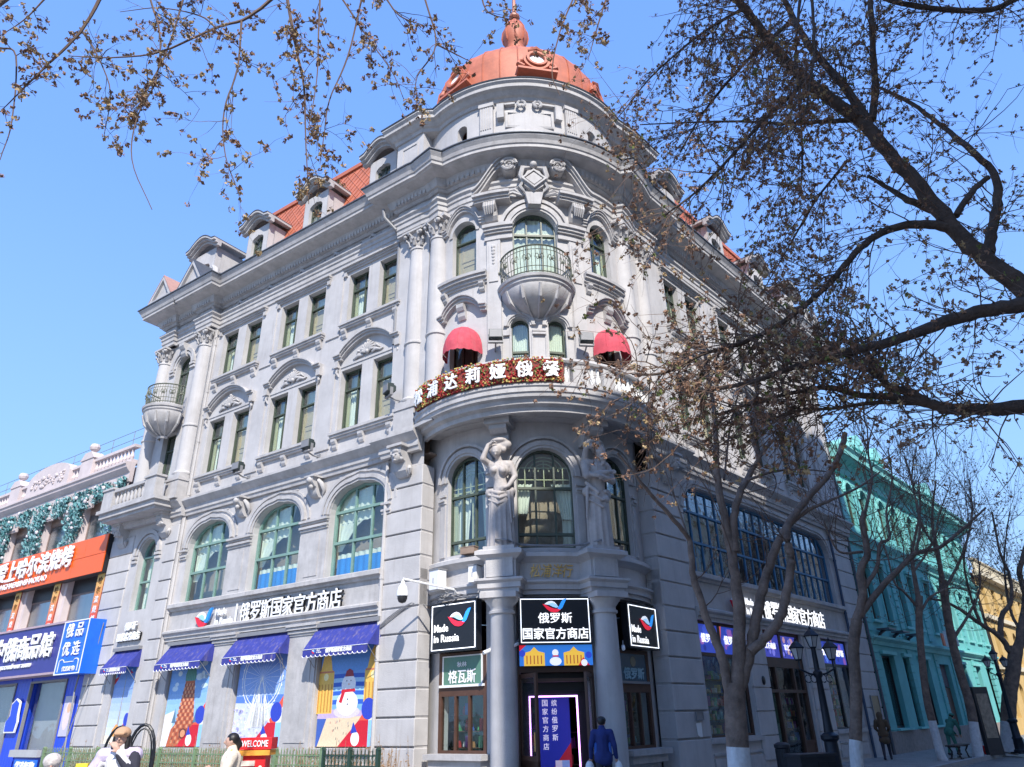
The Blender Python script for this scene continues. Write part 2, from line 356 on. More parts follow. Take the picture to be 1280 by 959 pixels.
# ---------------------------------------------------------------- windows
WC = {}
def window(parent, M, w, h, kind='rect', cols=2, rows=(), fm=gframe, ft=.06, mt=.04, gl=glass, behind=None, r=None, inner=None, name='window'):
    key = (w, h, kind, cols, tuple(rows), fm.name, gl.name, behind, inner and inner.name)
    if key not in WC:
        f = MB(); A = outline(w, h, kind, r); Bo = outline(w-2*ft, h-ft, kind, (r-ft) if r else None, 0, 0); Bo[0] = (Bo[0][0], ft); Bo[-1] = (Bo[-1][0], ft)
        f.ring(A, Bo, -.05, .05); f.box(-w/2, w/2, -.05, .05, 0, ft)
        top = h-ft if kind == 'rect' else (h-w/2 if kind == 'round' else h-.45)
        zs = [ft]+[q*h for q in rows]+[h-ft]
        for q in rows: f.box(-w/2+ft, w/2-ft, -.06, .06, q*h-mt*.7, q*h+mt*.7)
        if isinstance(cols, int): xs = [-w/2+ft+(w-2*ft)*i/cols for i in range(cols+1)]
        else: xs = [-w/2+ft]+[-w/2+c*w for c in cols]+[w/2-ft]
        for x in xs[1:-1]:
            zt = h-ft if kind == 'rect' else (h-w/2+math.sqrt(max(0, (w/2)**2-x*x))-ft*.5 if kind == 'round' else h-ft)
            f.box(x-mt/2, x+mt/2, -.045, .045, ft, zt)
        fme = f.mesh('window_frame', fm)
        cells = []
        for i in range(len(xs)-1):
            for j in range(len(zs)-1):
                if zs[j] < top-.12 or kind == 'rect': cells.append((xs[i], xs[i+1], zs[j], min(zs[j+1], top)))
        pm = {}
        out = []
        for c in cells:
            k2 = (round(c[1]-c[0], 3), round(c[3]-c[2], 3))
            if k2 not in pm:
                p = MB(); p.box(-k2[0]/2, k2[0]/2, -.006, .006, -k2[1]/2, k2[1]/2); pm[k2] = p.mesh('pane', gl)
            out.append((pm[k2], ((c[0]+c[1])/2, 0, (c[2]+c[3])/2)))
        if kind != 'rect':
            p = MB(); o = [(x, max(z, top)) for x, z in outline(w-ft, h-ft*.6, kind, r)]
            p.prism([q for i, q in enumerate(o) if i == 0 or q != o[i-1]], -.006, .006); out.append((p.mesh('pane', gl), (0, 0, 0)))
        ex = []
        def drape(x0, x1, z0, z1, y, n, m, nm, taper=0., amp=.025):
            p = MB(); N = n*6; vs = []; K = 6
            for k in range(K+1):
                t = k/K; z = z0+(z1-z0)*t; xe = x1-(x1-x0)*taper*(1-t)**.7 if taper > 0 else x1; xb = x0+(x1-x0)*(-taper)*(1-t)**.7 if taper < 0 else x0
                for i in range(N+1):
                    vs.append((xb+(xe-xb)*i/N, y+amp*math.sin(i*PI/3)*(1-.4*t), z))
            p.add(vs, [(k*(N+1)+i, k*(N+1)+i+1, (k+1)*(N+1)+i+1, (k+1)*(N+1)+i) for k in range(K) for i in range(N)])
            ex.append((nm, p.mesh(nm, m, smooth=80), (0, 0, 0)))
        if behind == 'blind':
            p = MB(); p.box(-w/2+ft, w/2-ft, .09, .12, 0, h*.68)
            for a, b_, c, d in ((-.3, .3, .06, .3), (-.3, .3, .36, .62)): p.ring([(a*w, c*h), (a*w, d*h), (b_*w, d*h), (b_*w, c*h)], [(a*w+.05, c*h+.05), (a*w+.05, d*h-.05), (b_*w-.05, d*h-.05), (b_*w-.05, c*h+.05)], .07, .09, True)
            ex.append(('blind', p.mesh('blind', beigeb), (0, 0, 0))); drape(-w/2+ft, w/2-ft, h*.7, h-.1, .16, 4, curtain, 'curtain')
        if behind == 'net': drape(-w/2+ft, w*.05, .05, h*.95, .2, 3, curtain, 'curtain', .45); drape(w*.2, w/2-ft, .05, h*.66, .2, 2, curtain, 'curtain', -.3)
        if behind == 'swag':
            drape(-w/2+ft, w*.16, h*.62, h-.1, .11, 6, curtain, 'curtain', .1); drape(-w/2+ft, -w*.05, h*.28, h*.62, .11, 4, curtain, 'curtain', .75); drape(w*.28, w/2-ft, h*.3, h*.95, .12, 4, curtain, 'curtain', -.5)
        if behind == 'swagblue':
            drape(-w/2+ft, w*.2, h*.6, h-.1, .11, 6, curtain, 'curtain', .15); drape(-w/2+ft, -w*.05, h*.3, h*.6, .11, 4, curtain, 'curtain', .8); drape(w*.25, w/2-ft, h*.34, h*.95, .12, 4, curtain, 'curtain', -.55)
            drape(-w/2+ft, w/2-ft, .03, h*.22, .13, 9, bluecl, 'blue_curtain')
            drape(-w/2+ft, w/2-ft, h*.22, h*.27, .15, 9, curtain, 'curtain')
        if behind == 'full': drape(-w/2+ft, w/2-ft, .05, h*.97, .12, 7, curtain, 'curtain')
        if behind == 'sides':
            drape(-w/2+ft, -w*.2, h*.36, h*.66, .12, 4, curtain, 'curtain', .35); drape(w*.12, w/2-ft, h*.3, h*.66, .12, 5, curtain, 'curtain', -.5); drape(w*.3, w/2-ft, .05, h*.3, .2, 2, curtain, 'curtain')
        if inner:
            p = MB(); t = .05; a = w/2-ft; z1 = h*.66
            p.ring([(-a, ft), (-a, z1), (a, z1), (a, ft)], [(-a+.11, ft+.06), (-a+.11, z1-.05), (a-.05, z1-.05), (a-.05, ft+.06)], .07, .12, True)
            p.box(.02, .06, .07, .12, ft, z1); ex.append(('casement', p.mesh('casement', inner), (0, 0, 0)))
        WC[key] = (fme, out, ex)
    fme, out, ex = WC[key]
    wo = put(name, fme, parent, M)
    for me, c in out: put('pane', me, wo, M @ T(*c))
    for nm, me, c in ex: put(nm, me, wo, M @ T(*c))
    return wo

# ---------------------------------------------------------------- wing walls
def bays(side):
    """frame matrix, x of an upper pair centre, etc. x grows to the viewer's right"""
    return [-2.68, -6.5, -10.28] if side == 'L' else [3.78, 7.98, 12.15]
def ellips(cx, cz, rx, rz, a0, a1, n): return [(cx+rx*math.cos(a0+(a1-a0)*i/n), cz+rz*math.sin(a0+(a1-a0)*i/n)) for i in range(n+1)]
shell_m = None
def ornament_shell():
    global shell_m
    if shell_m: return shell_m
    p = MB()
    for k in range(9):
        a = PI*(.08+.84*k/8); L = .34+.12*math.sin(a)
        p.tube([(0, -.02, .02), (math.cos(a)*L*.55, -.10, .04+math.sin(a)*L*.6), (math.cos(a)*L, -.05, math.sin(a)*L)], [.03, .055, .03], 6, True)
    p.ball((0, -.06, .05), .09); p.ball((0, -.05, .46), .07)
    for s in (-1, 1):
        p.tube([(s*.2, -.02, .0), (s*.42, -.06, .03), (s*.6, -.03, -.05), (s*.72, -.02, .0)], [.05, .07, .05, .02], 6, True)
        p.tube([(s*.25, -.02, .15), (s*.45, -.07, .18), (s*.55, -.03, .08)], [.03, .05, .02], 6, True)
    shell_m = p.mesh('shell_ornament', plasterd, smooth=60); return shell_m
def hood_arched(w):                      # curved hood: flat ears, raised middle
    pts = [(-w/2, 0), (-w/2+.35, .0)]+[(x, .05+.55*math.cos(x/(w/2-.35)*PI/2)**.8) for x in [(-1+2*i/12)*(w/2-.36) for i in range(13)]]+[(w/2-.35, 0), (w/2, 0)]
    return pts
def mould_along(mb, pts, t, out, y=0):   # layered moulding following a line in xz
    for k, (a, b, o) in enumerate(((0, .45, .55), (.45, .8, .8), (.8, 1., 1.))):
        A = [(x, z+t*a) for x, z in pts]; Bq = [(x, z+t*b) for x, z in pts]; mb.ring(A, Bq, y-out*o, y)
def sillmesh(w):
    p = MB(); p.box(-w/2, w/2, -.20, 0, 0, .09); p.box(-w/2+.03, w/2-.03, -.15, 0, -.08, 0); p.box(-w/2+.06, w/2-.06, -.10, 0, -.15, -.08)
    return p
def bracket(w, h, d):
    p = MB(); prof = [(0, 0), (-d, 0), (-d, -h*.25), (-d*.75, -h*.45), (-d*.55, -h*.5), (-d*.5, -h*.8), (-d*.25, -h), (0, -h)]
    n = len(prof); vs = [(-w/2, y, z) for y, z in prof]+[(w/2, y, z) for y, z in prof]
    p.add(vs, [(i, (i+1) % n, n+(i+1) % n, n+i) for i in range(n)]+[tuple(range(n)), tuple(range(n, 2*n))])
    return p
bigb = None
def console_big():                       # scroll console with a carved head on it
    global bigb
    if bigb: return bigb
    p = bracket(.42, .85, .5); p.box(-.3, .3, -.58, 0, 0, .08)
    p.lathe([(0, -.24), (.13, -.24), (.13, .24), (0, .24)], (0, 0, 0), 12)
    me0 = p.mesh('console', plasterd)
    q = MB()
    q.ball((0, -.42, -.28), .15, 12, 10, (1, .9, 1.25)); q.ball((0, -.40, -.13), .17, 12, 8, (1.05, 1, .6)); q.ball((0, -.56, -.3), .035, 6, 5, (1, 1, 1.4))
    for s in (-1, 1):
        q.ball((s*.14, -.4, -.22), .08, 8, 6); q.ball((s*.15, -.38, -.36), .07, 8, 6); q.ball((s*.06, -.54, -.25), .03, 6, 5); q.tube([(s*.22, -.1, -.55), (s*.3, -.18, -.66), (s*.24, -.12, -.8)], [.06, .08, .03], 8, True)
    q.ball((0, -.5, -.42), .06, 8, 5, (1, 1, .6))
    bigb = (me0, q.mesh('carved_head', plasterd, smooth=60)); return bigb
cons_m = []
def small_console():                     # scroll with fruit swag over the pilasters
    if not cons_m:
        p = bracket(.30, .62, .42)
        for s in (-1, 1): p.tube([(s*.15, -.2, -.05), (s*.3, -.16, -.2), (s*.34, -.06, -.42), (s*.26, -.03, -.55)], [.06, .08, .06, .03], 7, True)
        p.ball((0, -.4, -.1), .12, 8, 6); p.ball((0, -.32, -.3), .09, 8, 6); p.box(-.24, .24, -.46, 0, 0, .06)
        cons_m.append(p.mesh('scroll_console', plasterd, smooth=50))
    return cons_m[0]

def upper_pair(F, cx, z, h, floor, k):
    for s in (-1, 1):
        x = cx+s*.77
        st = dict(behind='blind') if (s == 1) == (floor != 9) else dict(behind='net', inner=creamf)
        if k == 0 and floor == 3 and s == -1: st = dict(behind='net', inner=creamf)
        window(B, F @ T(x, .26, z), 1.0, h, 'rect', 1 if s == 1 else (.62,), (.69,), gframe, .05, **st)
def lion(F, x, z): bp('shell_ornament', ornament_shell(), M=F @ T(x, 0, z))

def wing(F, side):
    C = bays(side); sg = -1 if side == 'L' else 1
    xe = -12.05 if side == 'L' else 14.45      # end of the three bays
    x0, x1 = (xe, 0) if side == 'L' else (0, xe)
    if side == 'L': G = [(-2.65, 2.5), (-6.5, 2.5), (-10.3, 2.5)]
    else: G = [(3.35, 2.95), (7.75, 3.3), (12.65, 2.9)]
    # ground floor wall with shop openings
    w = MB(); holes = [outline(g[1], 3.38 if not (side == 'R' and i == 1) else 4.3, x=g[0], z=1.07 if not (side == 'R' and i == 1) else .12) for i, g in enumerate(G)]
    wall(w, x0, x1, -.3, 4.5, holes, 0, .22 if side == 'L' else .3); bp('wall', w, plaster, F)
    w = MB(); w.box(x0, x1, .01, .3, 4.5, 5.55)
    bp('sign_band', w, plasterd, F)
    # first floor
    if side == 'L': A = [outline(2.5, 2.87, 'basket', .95, g[0], 5.7) for g in G]
    else: A = [outline(12.1, 2.9, 'basket', 1.0, 7.9, 5.7)]
    w = MB(); wall(w, x0, x1, 5.55, 9.05, A, 0, .32); bp('wall', w, plaster, F)
    if side == 'L':
        for i, g in enumerate(G):
            a = MB()
            for t0, t1, o in ((.02, .10, .06), (.10, .22, .10), (.32, .40, .05)):
                P1 = [(x, z) for x, z in outline(2.5+2*t0, 2.87+t0, 'basket', .95+t0, g[0], 5.7) if z > 7.6]; P2 = [(x, z) for x, z in outline(2.5+2*t1, 2.87+t1, 'basket', .95+t1, g[0], 5.7) if z > 7.6]
                n = min(len(P1), len(P2)); a.ring(P1[:n], P2[:n], -o, .02)
            bp('archivolt', a, plasterd, F)
            window(B, F @ T(g[0], .26, 5.7), 2.5, 2.87, 'basket', (.36, .66), (.38, .72), tealf, .07, .06, glass, 'swagblue' if i < 2 else 'swag', .95)
            p = MB()
            for s in (-1, 1):
                p.box(g[0]+s*.55-.38, g[0]+s*.55+.38, -.02, .02, 8.82, 8.9)
            bp('panel_moulding', p, lead if False else plasterd, F)
        for x in (-4.57, -8.4):
            p = MB(); p.box(x-.62, x+.62, -.03, .02, 5.7, 7.3); p.box(x-.30, x+.30, -.05, .0, 5.85, 7.15)
            for zz, o in ((7.3, .07), (7.38, .12), (7.52, .08), (7.58, .14)): p.box(x-.62-o*.3, x+.62+o*.3, -o, .0, zz, zz+.075)
            bp('pilaster', p, plasterd, F)
            bp('scroll_console', small_console(), M=F @ T(x, 0, 8.98))
        for x in (-1.42, -11.75):
            p = MB()
            for zz, o in ((7.3, .06), (7.38, .1), (7.58, .12)): p.box(x-.16, x+.2, -o, .02, zz, zz+.07)
            bp('impost', p, plasterd, F)
    else:
        a = MB()
        for t0, t1, o in ((.02, .12, .06), (.12, .26, .10)):
            P1 = [(x, z) for x, z in outline(12.1+2*t0, 2.9+t0, 'basket', 1+t0, 7.9, 5.7) if z > 7.0]; P2 = [(x, z) for x, z in outline(12.1+2*t1, 2.9+t1, 'basket', 1+t1, 7.9, 5.7) if z > 7.0]
            n = min(len(P1), len(P2)); a.ring(P1[:n], P2[:n], -o, .02)
        bp('archivolt', a, plasterd, F)
        window(B, F @ T(7.9, .2, 5.7), 12.1, 2.9, 'basket', 20, (.36, .70), bluef, .08, .05, glassr, None, 1.0, name='ribbon_window')
        p = MB()
        for i in range(6): p.box(2.9+i*2.0, 3.35+i*2.0, .32, .36, 6.8, 7.7)
        bp('dark_casement', p, blackp, F)
    # second and third floor
    hs3 = [outline(1.0, 2.3, x=c+s*.77, z=10.5) for c in C for s in (-1, 1)]
    hs4 = [outline(1.0, 2.08, x=c+s*.77, z=14.7) for c in C for s in (-1, 1)]
    w = MB(); wall(w, x0, x1, 9.05, 13.2, hs3, 0, .30); bp('wall', w, plaster, F)
    w = MB(); wall(w, x0, x1, 13.2, 17.2, hs4, 0, .30); bp('wall', w, plaster, F)
    for k, c in enumerate(C):
        upper_pair(F, c, 10.5, 2.3, 3, k); upper_pair(F, c, 14.7, 2.08, 4, k)
        for z in (10.5, 14.7):
            bp('window_sill', WCget('sill', lambda: sillmesh(2.95).mesh('window_sill', plasterd)), M=F @ T(c, 0, z-.12))
            for s in (-1, 0, 1): bp('bracket', WCget('brk', lambda: bracket(.2, .34, .16).mesh('bracket', plasterd)), M=F @ T(c+s*1.25, 0, z-.27))
        # hoods
        def mk3():
            p = MB(); mould_along(p, hood_arched(3.1), .2, .26)
            for s in (-1, 1): p.box(s*1.55-.0, s*1.35, -.16, 0, -.25, 0); p.tube([(s*1.42, -.06, -.25), (s*1.46, -.08, -.42), (s*1.36, -.03, -.6)], [.05, .05, .02], 6, True)
            return p.mesh('window_hood', plasterd)
        bp('window_hood', WCget('hood3', mk3), M=F @ T(c, 0, 13.18)); lion(F, c, 13.12)
        def mk4():
            p = MB()
            for z, o in ((0, .07), (.07, .12), (.15, .20)): p.box(-1.5-o*.3, 1.5+o*.3, -o, 0, z, z+.08)
            for s in (-1, 1): p.box(s*1.45-.07, s*1.45+.07, -.09, 0, -.16, 0)
            return p.mesh('window_hood', plasterd)
        bp('window_hood', WCget('hood4', mk4), M=F @ T(c, 0, 16.92))
        def mks():
            p = MB(); P1 = [(-1.32, 0), (-1.32, 2.42), (1.32, 2.42), (1.32, 0)]; P2 = [(-1.40, 0), (-1.40, 2.5), (1.40, 2.5), (1.40, 0)]
            p.ring(P1, P2, -.03, .01); return p.mesh('window_surround', plaster)
        bp('window_surround', WCget('sur', mks), M=F @ T(c, 0, 10.5)); 
    for i in range(len(C)-1):
        cx = (C[i]+C[i+1])/2; p = MB(); p.box(cx-.34, cx+.34, -.045, .01, 10.0, 12.9); p.box(cx-.34, cx+.34, -.045, .01, 14.3, 16.85); bp('lesene', p, plaster, F)
    # lining behind the windows
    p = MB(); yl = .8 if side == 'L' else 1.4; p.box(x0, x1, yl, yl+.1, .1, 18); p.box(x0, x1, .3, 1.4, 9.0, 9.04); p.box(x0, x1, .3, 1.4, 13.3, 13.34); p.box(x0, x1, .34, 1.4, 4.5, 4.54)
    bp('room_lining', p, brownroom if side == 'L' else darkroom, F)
def WCget(k, f):
    if k not in WC: WC[k] = f()
    return WC[k]
wing(FL, 'L'); wing(FR, 'R')

# rusticated corner piers: every block its own stone
def pier(F, xa, xb, z0, z1, step=.69, zs=1.09, deep=.5, back=.02):
    core = MB(); core.box(xa+.02, xb-.02, 0, deep, z0, z1); bp('pier_core', core, plasterd, F)
    z = zs; w = xb-xa; first = z0
    rows = []
    while z < z1-.2: rows.append(z); z += step
    edges = [z0]+rows+[z1]
    for i in range(len(edges)-1):
        a, b = edges[i]+.022, edges[i+1]-.022
        key = ('blk', round(w, 2), round(b-a, 2), round(deep, 2))
        def mk():
            p = MB(); h = b-a; p.box(-w/2, w/2, -.04, deep, 0, h)
            bm_me = p.mesh('rusticated_block', plaster); bm = bmesh.new(); bm.from_mesh(bm_me); bmesh.ops.bevel(bm, geom=bm.edges[:], offset=.018, segments=1, affect='EDGES'); bm.to_mesh(bm_me); bm.free(); return bm_me
        bp('rusticated_block', WCget(key, mk), M=F @ T((xa+xb)/2, 0, a))
pier(FL, -1.4, 0.0, -.3, 8.6); pier(FR, 0.0, 1.78, -.3, 8.6); pier(FR, 14.5, 16.6, -.3, 8.6, deep=.6)
# pilaster strips framing the shop bays
for F, xs, hh in ((FL, (-4.57, -8.4), 4.45), (FR, (5.45, 10.35), 4.4)):
    for x in xs:
        hw = .62 if F is FL else .60
        p = MB(); p.box(x-hw, x+hw, -.04, .01, -.3, 4.1); p.box(x-hw+.18, x+hw-.18, -.06, -.03, 1.2, 3.9)
        for z, o in ((4.1, .07), (4.17, .11), (4.27, .16), (4.36, .2)): p.box(x-hw-.02-o*.2, x+hw+.02+o*.2, -o, 0, z, z+.08)
        if F is FL: bp('pilaster', p, plasterd, F)
for x in (5.48, 10.35):
    w = 1.25 if x < 8 else 1.55
    z = .35
    while z < 4.0:
        def mk():
            p = MB(); p.box(-w/2, w/2, -.05, .1, .02, .68); return p.mesh('rusticated_block', plaster)
        bp('rusticated_block', WCget(('rb', w), mk), M=FR @ T(x, 0, z)); z += .695
for F, xs in ((FR, ((1.85, 4.9), (6.1, 9.4), (11.2, 14.1))), (FL, ((-3.95, -1.42), (-7.8, -5.22), (-11.6, -9.06)))):
    for i, (a, b) in enumerate(xs):
        if F is FR and i == 1: continue
        p = MB(); p.box(a-.1, b+.1, -.09, .05, .93, 1.06); p.box(a, b, -.05, .02, .62, .68); p.box(a, b, -.05, .02, .15, .55)
        bp('plinth_panel', p, plasterd, F)

# string courses and the great cornice follow the plan of the whole front
def ptL(u, off=0, z=0): return PLc+dL*u+Vector((-.56276, -.82662, 0))*off+Vector((0, 0, z))
def ptR(u, off=0, z=0): return PRc+dR*u+Vector((.73854, -.67421, 0))*off+Vector((0, 0, z))
def arc(c, r, a0, a1, n, z=0):
    return [c+(tn*math.cos(R(a))+tt*math.sin(R(a)))*r+Vector((0, 0, z)) for a in [a0+(a1-a0)*i/n for i in range(n+1)]]
def band(name, path, prof, m=plasterd): 
    b = MB(); b.sweep(path, prof); return bp(name, b, m)
def stack(steps):                        # closed profile from (z, out) steps, bottom up
    pts = [(-.05, steps[0][0])]
    for i, (z, o) in enumerate(steps[:-1]): pts += [(o, z), (o, steps[i+1][0])]
    pts.append((-.05, steps[-1][0])); return pts
# belt between first and second floor
BELT = [(-.05, 8.98), (.10, 8.98), (.12, 9.1), (.16, 9.12), (.16, 9.3), (.24, 9.36), (.38, 9.5), (.38, 9.58), (.30, 9.62), (.12, 9.72), (-.05, 9.75)]
band('string_course', [ptL(12.0), ptL(1.45), ptL(1.45, .14), ptL(.0, .14)], BELT)
band('string_course', [ptR(0, .14), ptR(1.8, .14), ptR(1.8), ptR(14.4), ptR(14.4, .14), ptR(16.6, .14)], BELT)
SILL = [(-.05, 5.45), (.05, 5.45), (.08, 5.52), (.18, 5.56), (.18, 5.68), (.10, 5.72), (-.05, 5.72)]
band('sill_course', [ptL(12.0), ptL(1.42)], SILL); band('sill_course', [ptR(1.82), ptR(14.4)], SILL)
FAS = [(-.05, 4.42), (.06, 4.42), (.06, 4.52), (.12, 4.54), (.12, 4.62), (.2, 4.68), (.2, 4.74), (.08, 4.8), (-.05, 4.8)]
band('shop_cornice', [ptL(12.0), ptL(1.42)], FAS); band('shop_cornice', [ptR(1.82), ptR(14.4)], [(o, z-.14) for o, z in FAS])
ARCHI = [(-.05, 17.2), (.05, 17.2), (.05, 17.36), (.09, 17.38), (.09, 17.56), (.13, 17.58), (.13, 17.7), (.2, 17.76), (.2, 17.84), (.05, 17.86), (-.05, 17.86)]
CORN = [(-.25, 18.14), (.10, 18.14), (.16, 18.20), (.16, 18.24), (.24, 18.26), (.30, 18.40), (.34, 18.52), (.72, 18.60), (.74, 18.62), (.82, 18.64), (.82, 18.76), (.86, 18.78), (.90, 18.9), (.98, 19.02), (.98, 19.07), (-.25, 19.2)]
FLASH = [(-.25, 19.203), (1.0, 19.073), (1.03, 19.08), (1.03, 19.12), (1.0, 19.125), (-.25, 19.26)]
def jog(a, b, side, o):                  # short breakout between u=a and u=b
    f = ptL if side == 'L' else ptR
    return [f(a), f(a, o), f(b, o), f(b)]
archL = [ptL(12.0), ptL(1.25), ptL(1.25, .30), ptL(.15, .30)]
archR = [ptR(.15, .30), ptR(1.35, .30), ptR(1.35), ptR(14.6), ptR(14.6, .25), ptR(16.6, .25)]
arcT = arc(OT, 3.95, -47, 45, 34)
jL = arc(OT, 4.25, -55, -49, 3); jR = arc(OT, 4.25, 47, 53, 3)
main = archL+jL+arcT+jR+archR
pavL = [ptL(17.0, -3), ptL(15.6, .4), ptL(14.8, .4), ptL(14.8, .25), ptL(13.0, .25), ptL(13.0, .4), ptL(12.0, .4)]
full = [ptL(15.6, -3.2)]+pavL[1:]+main+[ptR(16.6, -3)]
band('architrave', full, ARCHI)
fr = MB(); fr.sweep(full, [(-.12, 17.84), (.03, 17.84), (.03, 18.16), (-.12, 18.16)]); bp('frieze', fr, plasterd)
band('main_cornice', full, CORN); band('cornice_flashing', full, FLASH, lead)
# dentils
dn = MB()
def dent(path, o, z0, z1, stp, wd, dp):
    for a, b in zip(path[:-1], path[1:]):
        L = (b-a).length
        if L < .15: continue
        d = (b-a)/L; nrm = Vector((d.y, -d.x, 0)); n = max(1, int(L/stp))
        for i in range(n):
            c = a+d*((i+.5)*L/n)
            q = [c+d*s*wd/2+nrm*(o+t*dp) for s, t in ((-1, 0), (1, 0), (1, 1), (-1, 1))]
            dn.add([(p.x, p.y, z0) for p in q]+[(p.x, p.y, z1) for p in q], [(0, 1, 5, 4), (1, 2, 6, 5), (2, 3, 7, 6), (3, 0, 4, 7), (0, 1, 2, 3), (4, 5, 6, 7)])
dent(full[1:-1], .18, 18.26, 18.44, .155, .085, .14); bp('dentils', dn, plaster, kind='stuff')
# carved frieze plaques and scrolls
fz = MB()
def frz(path, stp=.95):
    for a, b in zip(path[:-1], path[1:]):
        L = (b-a).length
        if L < 1.2: continue
        d = (b-a)/L; nr = Vector((d.y, -d.x, 0)); n = int(L/stp)
        for i in range(n):
            c = a+d*((i+.5)*L/n)+nr*.05+Vector((0, 0, 18.0))
            if i % 2: fz.tube([c-d*.3, c+Vector((0, 0, .07))+nr*.06-d*.1, c+d*.1-Vector((0, 0, .05))+nr*.05, c+d*.32+Vector((0, 0, .03))], [.03, .06, .06, .03], 5, True); fz.ball(tuple(c+nr*.05), .075, 7, 5)
            else: fz.tube([c-d*.26, c+d*.26], .07, 4, True)
frz(full[1:-1]); bp('frieze_ornament', fz, plasterd, kind='stuff')

# ---------------------------------------------------------------- giant columns
def column_meshes(r, h, hb=.5):
    s = MB(); s.lathe([(r*1.0, 0), (r*1.0, h*.30), (r*1.12, h*.305), (r*1.12, h*.315), (r, h*.32), (r*.98, h*.6), (r*.86, h-.75), (r*.96, h-.74), (r*.96, h-.68), (r*.86, h-.67), (r*.86, h-.1)], n=18)
    c = MB(); c.lathe([(r*.86, h-.62), (r*.95, h-.5), (r*.9, h-.3), (r*1.05, h-.12), (r*1.35, h-.1)], n=14)
    for k in range(8):
        a = k*PI/4+.2; dx, dy = math.cos(a), math.sin(a)
        c.tube([(dx*r*.95, dy*r*.95, h-.6), (dx*r*1.15, dy*r*1.15, h-.42), (dx*r*1.45, dy*r*1.45, h-.38), (dx*r*1.4, dy*r*1.4, h-.45)], [.06, .07, .06, .02], 5, True)
        a += PI/8; dx, dy = math.cos(a), math.sin(a)
        c.tube([(dx*r*.95, dy*r*.95, h-.45), (dx*r*1.15, dy*r*1.15, h-.22), (dx*r*1.5, dy*r*1.5, h-.18), (dx*r*1.45, dy*r*1.45, h-.27)], [.06, .07, .06, .02], 5, True)
    for k in range(4):
        a = k*PI/2+PI/4; dx, dy = math.cos(a), math.sin(a); c.ball((dx*r*1.45, dy*r*1.45, h-.15), .09, 7, 5)
    c.box(-r*1.3, r*1.3, -r*1.3, r*1.3, h-.08, h)
    b = MB(); b.box(-r*1.25, r*1.25, -r*1.25, r*1.25, -hb-.55, -hb+.1); b.box(-r*1.35, r*1.35, -r*1.35, r*1.35, -hb+.1, -hb+.2); b.box(-r*1.2, r*1.2, -r*1.2, r*1.2, -hb+.2, -.12); b.lathe([(r*1.25, -.12), (r*1.3, -.06), (r*1.12, 0), (r, .05)], n=18)
    b.box(-r*1.5, r*1.5, -r*1.5, r*1.5, -hb-.65, -hb-.55)
    return s.mesh('shaft', plaster, smooth=40), c.mesh('capital', plasterd, smooth=50), b.mesh('column_base', plasterd)
CM = column_meshes(.33, 6.35)
def giant(M):
    s = bp('column', CM[0], M=M); put('capital', CM[1], s, M); put('column_base', CM[2], s, M)
Z0 = 10.75
for M in (FL @ T(-.55, .02, Z0), TF(-52.5, 3.98, Z0), FR @ T(.72, .02, Z0), TF(50.5, 3.98, Z0), FL @ T(-12.45, -.2, Z0), FL @ T(-15.45, -.2, Z0)): giant(M)
# entablature blocks over the columns, pier strip behind
for F, x in ((FL, -.7), (FR, .75)):
    p = MB(); p.box(x-.72, x+.72, -.1, .5, 9.7, 17.3); bp('pier_strip', p, plaster, F)
    p = MB(); p.box(x-.6, x+.62, -.32, .1, 17.1, 17.22); bp('capital_block', p, plaster, F)
for s, a in ((-1, -52), (1, 50)):
    p = MB(); p.box(-.5, .5, -.28, .2, 17.1, 17.22); bp('capital_block', p, plaster, TF(a, 3.95))
p = MB(); p.box(14.5, 16.6, -.1, .6, 8.6, 17.3); p.box(14.8, 16.3, -.16, 0, 10.4, 16.6); bp('pier_strip', p, plaster, FR)
p = MB(); p.box(14.5, 16.6, .1, 1.5, 16.0, 19); p.box(16.55, 16.6, 0, 14, -.3, 19.0); bp('end_wall', p, plaster, FR)
# big consoles with heads at the piers
for F, x in ((FL, -.68), (FR, .9), (FL, -12.9), (FL, -15.9)):
    c0, c1 = console_big(); k = bp('console', c0, M=F @ T(x, -.02 if x > -5 else -.12, 9.12)); put('carved_head', c1, k, F @ T(x, -.02 if x > -5 else -.12, 9.12))
# ---------------------------------------------------------------- end pavilion of the left wing
FP = FL @ T(-14.0, -.18, 0)              # x: -2.85 .. 2.0 about the window axis
w = MB(); wall(w, -2.85, 2.0, -.3, 4.5, [outline(1.5, 2.7, x=0, z=1.2)], 0, .2); bp('wall', w, plaster, FP)
w = MB(); wall(w, -2.85, 2.0, 4.5, 9.3, [outline(1.15, 2.7, 'round', x=0, z=5.7)], 0, .32); bp('wall', w, plaster, FP)
w = MB(); wall(w, -2.05, 2.0, 9.3, 13.2, [outline(.95, 2.2, x=0, z=10.6)], 0, .3); bp('wall', w, plaster, FP)
w = MB(); wall(w, -2.05, 2.0, 13.2, 17.2, [outline(1.05, 2.5, 'round', x=0, z=14.0)], 0, .3); bp('wall', w, plaster, FP)
p = MB(); p.box(1.9, 2.0, 0, .5, -.3, 17.2); p.box(-2.85, -2.75, 0, 4, -.3, 9.6); p.box(-2.05, -1.95, 0, 4, 9.3, 19.1); p.box(-2.8, -2.0, .0, 4, 9.3, 9.5); p.box(-2.0, 1.9, 1.4, 1.5, 0, 18); bp('end_wall', p, plaster, FP)
for xa, xb in ((-2.8, -1.15), (1.15, 1.95)): pier(FP, xa, xb, -.3, 8.7, deep=.1)
window(B, FP @ T(0, .26, 5.7), 1.15, 2.7, 'round', (.6,), (.4, .75), tealf, .06, .05, glass, 'net')
window(B, FP @ T(0, .26, 10.6), .95, 2.2, 'rect', 1, (.69,), gframe, .05, .04, glass, 'net')
